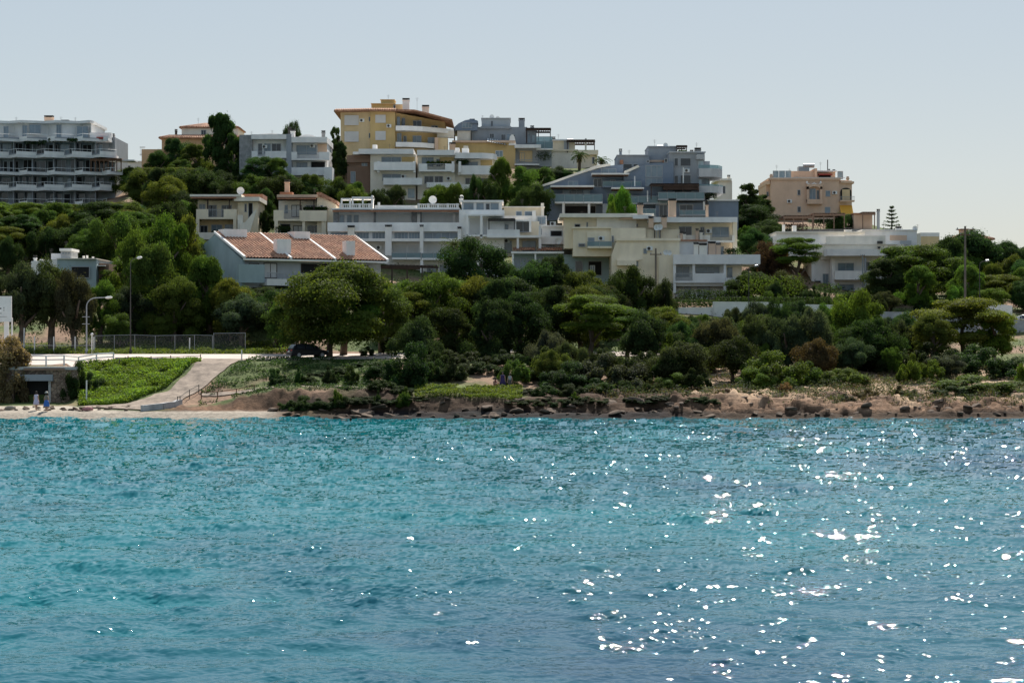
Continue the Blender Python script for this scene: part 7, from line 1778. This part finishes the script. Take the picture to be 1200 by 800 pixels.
# ---------------------------------------------------------------- rocks at the waterline
def rock_mesh(seed):
    import bmesh
    bm = bmesh.new(); bmesh.ops.create_icosphere(bm, subdivisions=3, radius=1)
    rng = np.random.RandomState(seed); pl = rng.normal(0, 1, (14, 3)); pl /= np.linalg.norm(pl, axis=1, keepdims=True); dd = rng.uniform(.45, .95, 14)
    for v in bm.verts:
        p = np.array(v.co)
        for n, d in zip(pl, dd):
            s_ = p @ n
            if s_ > d: p = p - n * (s_ - d) * .9
        p = p * (1 + .10 * float(fbm(np.array([p[0] * 2.3 + seed]), np.array([p[1] * 2.3 + p[2] * 1.7]), seed, 3)[0]) * 2); p[2] *= .5
        v.co = p
    me = bpy.data.meshes.new('rock'); bm.to_mesh(me); bm.free(); me.materials.append(M_rock); return me
RK_ = [rock_mesh(i) for i in range(6)]
rr = random.Random(5)
def rock(px, D, s_, label, group):
    X, Y, Z = gz(px, D); o = link('rock', rr.choice(RK_)); o.location = (X, Y, Z + s_ * .12); o.scale = (s_ * rr.uniform(.9, 1.6), s_ * rr.uniform(.8, 1.2), s_ * rr.uniform(.7, 1.1)); o.rotation_euler = (rr.uniform(-.3, .3), rr.uniform(-.3, .3), rr.uniform(0, 6.28)); tag(o, label, 'rock', group)
for i in range(150):
    u = 330 + (i + rr.random()) * 900 / 150; rock(u, 186.6 + rr.random() ** 1.5 * 4.6, .16 + .5 * rr.random() ** 2.2, 'brown rock lying among many others along the waterline right of the beach', 'rocks along the waterline')
for i in range(60):
    u = -10 + rr.random() * 170; rock(u, 190.2 + rr.random() * 2.8, rr.uniform(.14, .34), 'small pale stone among others on the sand in front of the culvert', 'stones on the beach')
for i in range(34):
    u = 660 + rr.random() * 540; rock(u, 191 + rr.random() * 9, rr.uniform(.15, .42), 'pale brown stone lying among others on the bare shore slope', 'stones on the bare shore slope')
for px, D, s_, lb in ((570, 188.6, .8, 'large pale boulder on the waterline below the shore grass'), (747, 190, 1.0, 'large pinkish boulder on the dark rocks below the umbrella pine'), (607, 188.4, .7, 'large grey boulder at the water below the people'), (425, 188.4, .75, 'dark flat boulder at the right end of the sand'), (320, 190, .7, 'dark boulder at the foot of the earth bluff')): rock(px, D, s_, lb, None)

# ---------------------------------------------------------------- ground cover
def cover(name, label, u0, u1, d0, d1, n, size, col, seed, test=None, up=.25, name2=None):
    rng = np.random.RandomState(seed); u = rng.uniform(u0, u1, n); D = rng.uniform(d0, d1, n)
    X = (u - 600) * D / F; k = fbm(X / 1.6, D / 1.6, seed, 3)
    keep = k > -.12 if test is None else test(u, D, k); u, D, X, k = u[keep], D[keep], X[keep], k[keep]
    Z = terrain_z(X, D); h = rng.uniform(0, 1, len(X)) * up * (1 + 2.4 * np.clip(k + .12, 0, 1))
    P = np.stack([X, D, Z + h + size * .2], -1); O = P.mean(0)
    Nn = np.stack([rng.normal(0, .4, len(X)), rng.normal(0, .4, len(X)) - .2, np.ones(len(X))], -1)
    o = link(name, leaf_mesh(name, P - O, Nn, size, rng, .5, np.clip(.5 + k * 1.3 + rng.normal(0, .15, len(X)), 0, 1))); o.location = O; o.color = (*GREEN[col], 1)
    tag(o, label, 'ground cover', None, 'stuff')
def ivy_zone(u, D, k):
    lo = np.interp(u, [85, 150, 196, 236], [192.8, 196.2, 201.8, 211.5]); hi = np.interp(u, [85, 140, 236], [209, 210, 212.3])
    return (D > lo) & (D < hi) & (u > 92) & (k > -.2)
cover('ivy_cover', 'thick bright green creeper covering the slope between road and ramp', 86, 236, 192, 212.5, 60000, .24, 'ivy', 31, ivy_zone, .34)
cover('grass', 'sunlit grass on the small clearing with the people', 486, 612, 190.5, 199, 16000, .20, 'yellow', 32, None, .18)
cover('verge_grass', 'rough grass verge between the road and the wire fence', 20, 345, 229.3, 243, 26000, .24, 'yellow', 33, None, .3)
cover('bank_grass', 'rough grass on the embankment and the bluff top', 232, 470, 193.4, 215, 30000, .22, 'deep', 34, lambda u, D, k: (k > -.02) & ~((D > 195) & (D < 198.5)) & (u > np.interp(D, [195, 203, 212, 216], [212, 252, 288, 304])), .25)
cover('shore_scrub', 'low dry scrub scattered over the bare shore ground', 690, 1320, 191, 222, 60000, .20, 'rusty', 35, lambda u, D, k: (k > .03 + .09 * (D < 192)), .28)
cover('shore_scrub', 'grey-green low scrub patches between the bare pale ground near the shore', 690, 1320, 190, 214, 60000, .20, 'olive', 37, lambda u, D, k: (k > .06 + .05 * (D < 192)), .42)
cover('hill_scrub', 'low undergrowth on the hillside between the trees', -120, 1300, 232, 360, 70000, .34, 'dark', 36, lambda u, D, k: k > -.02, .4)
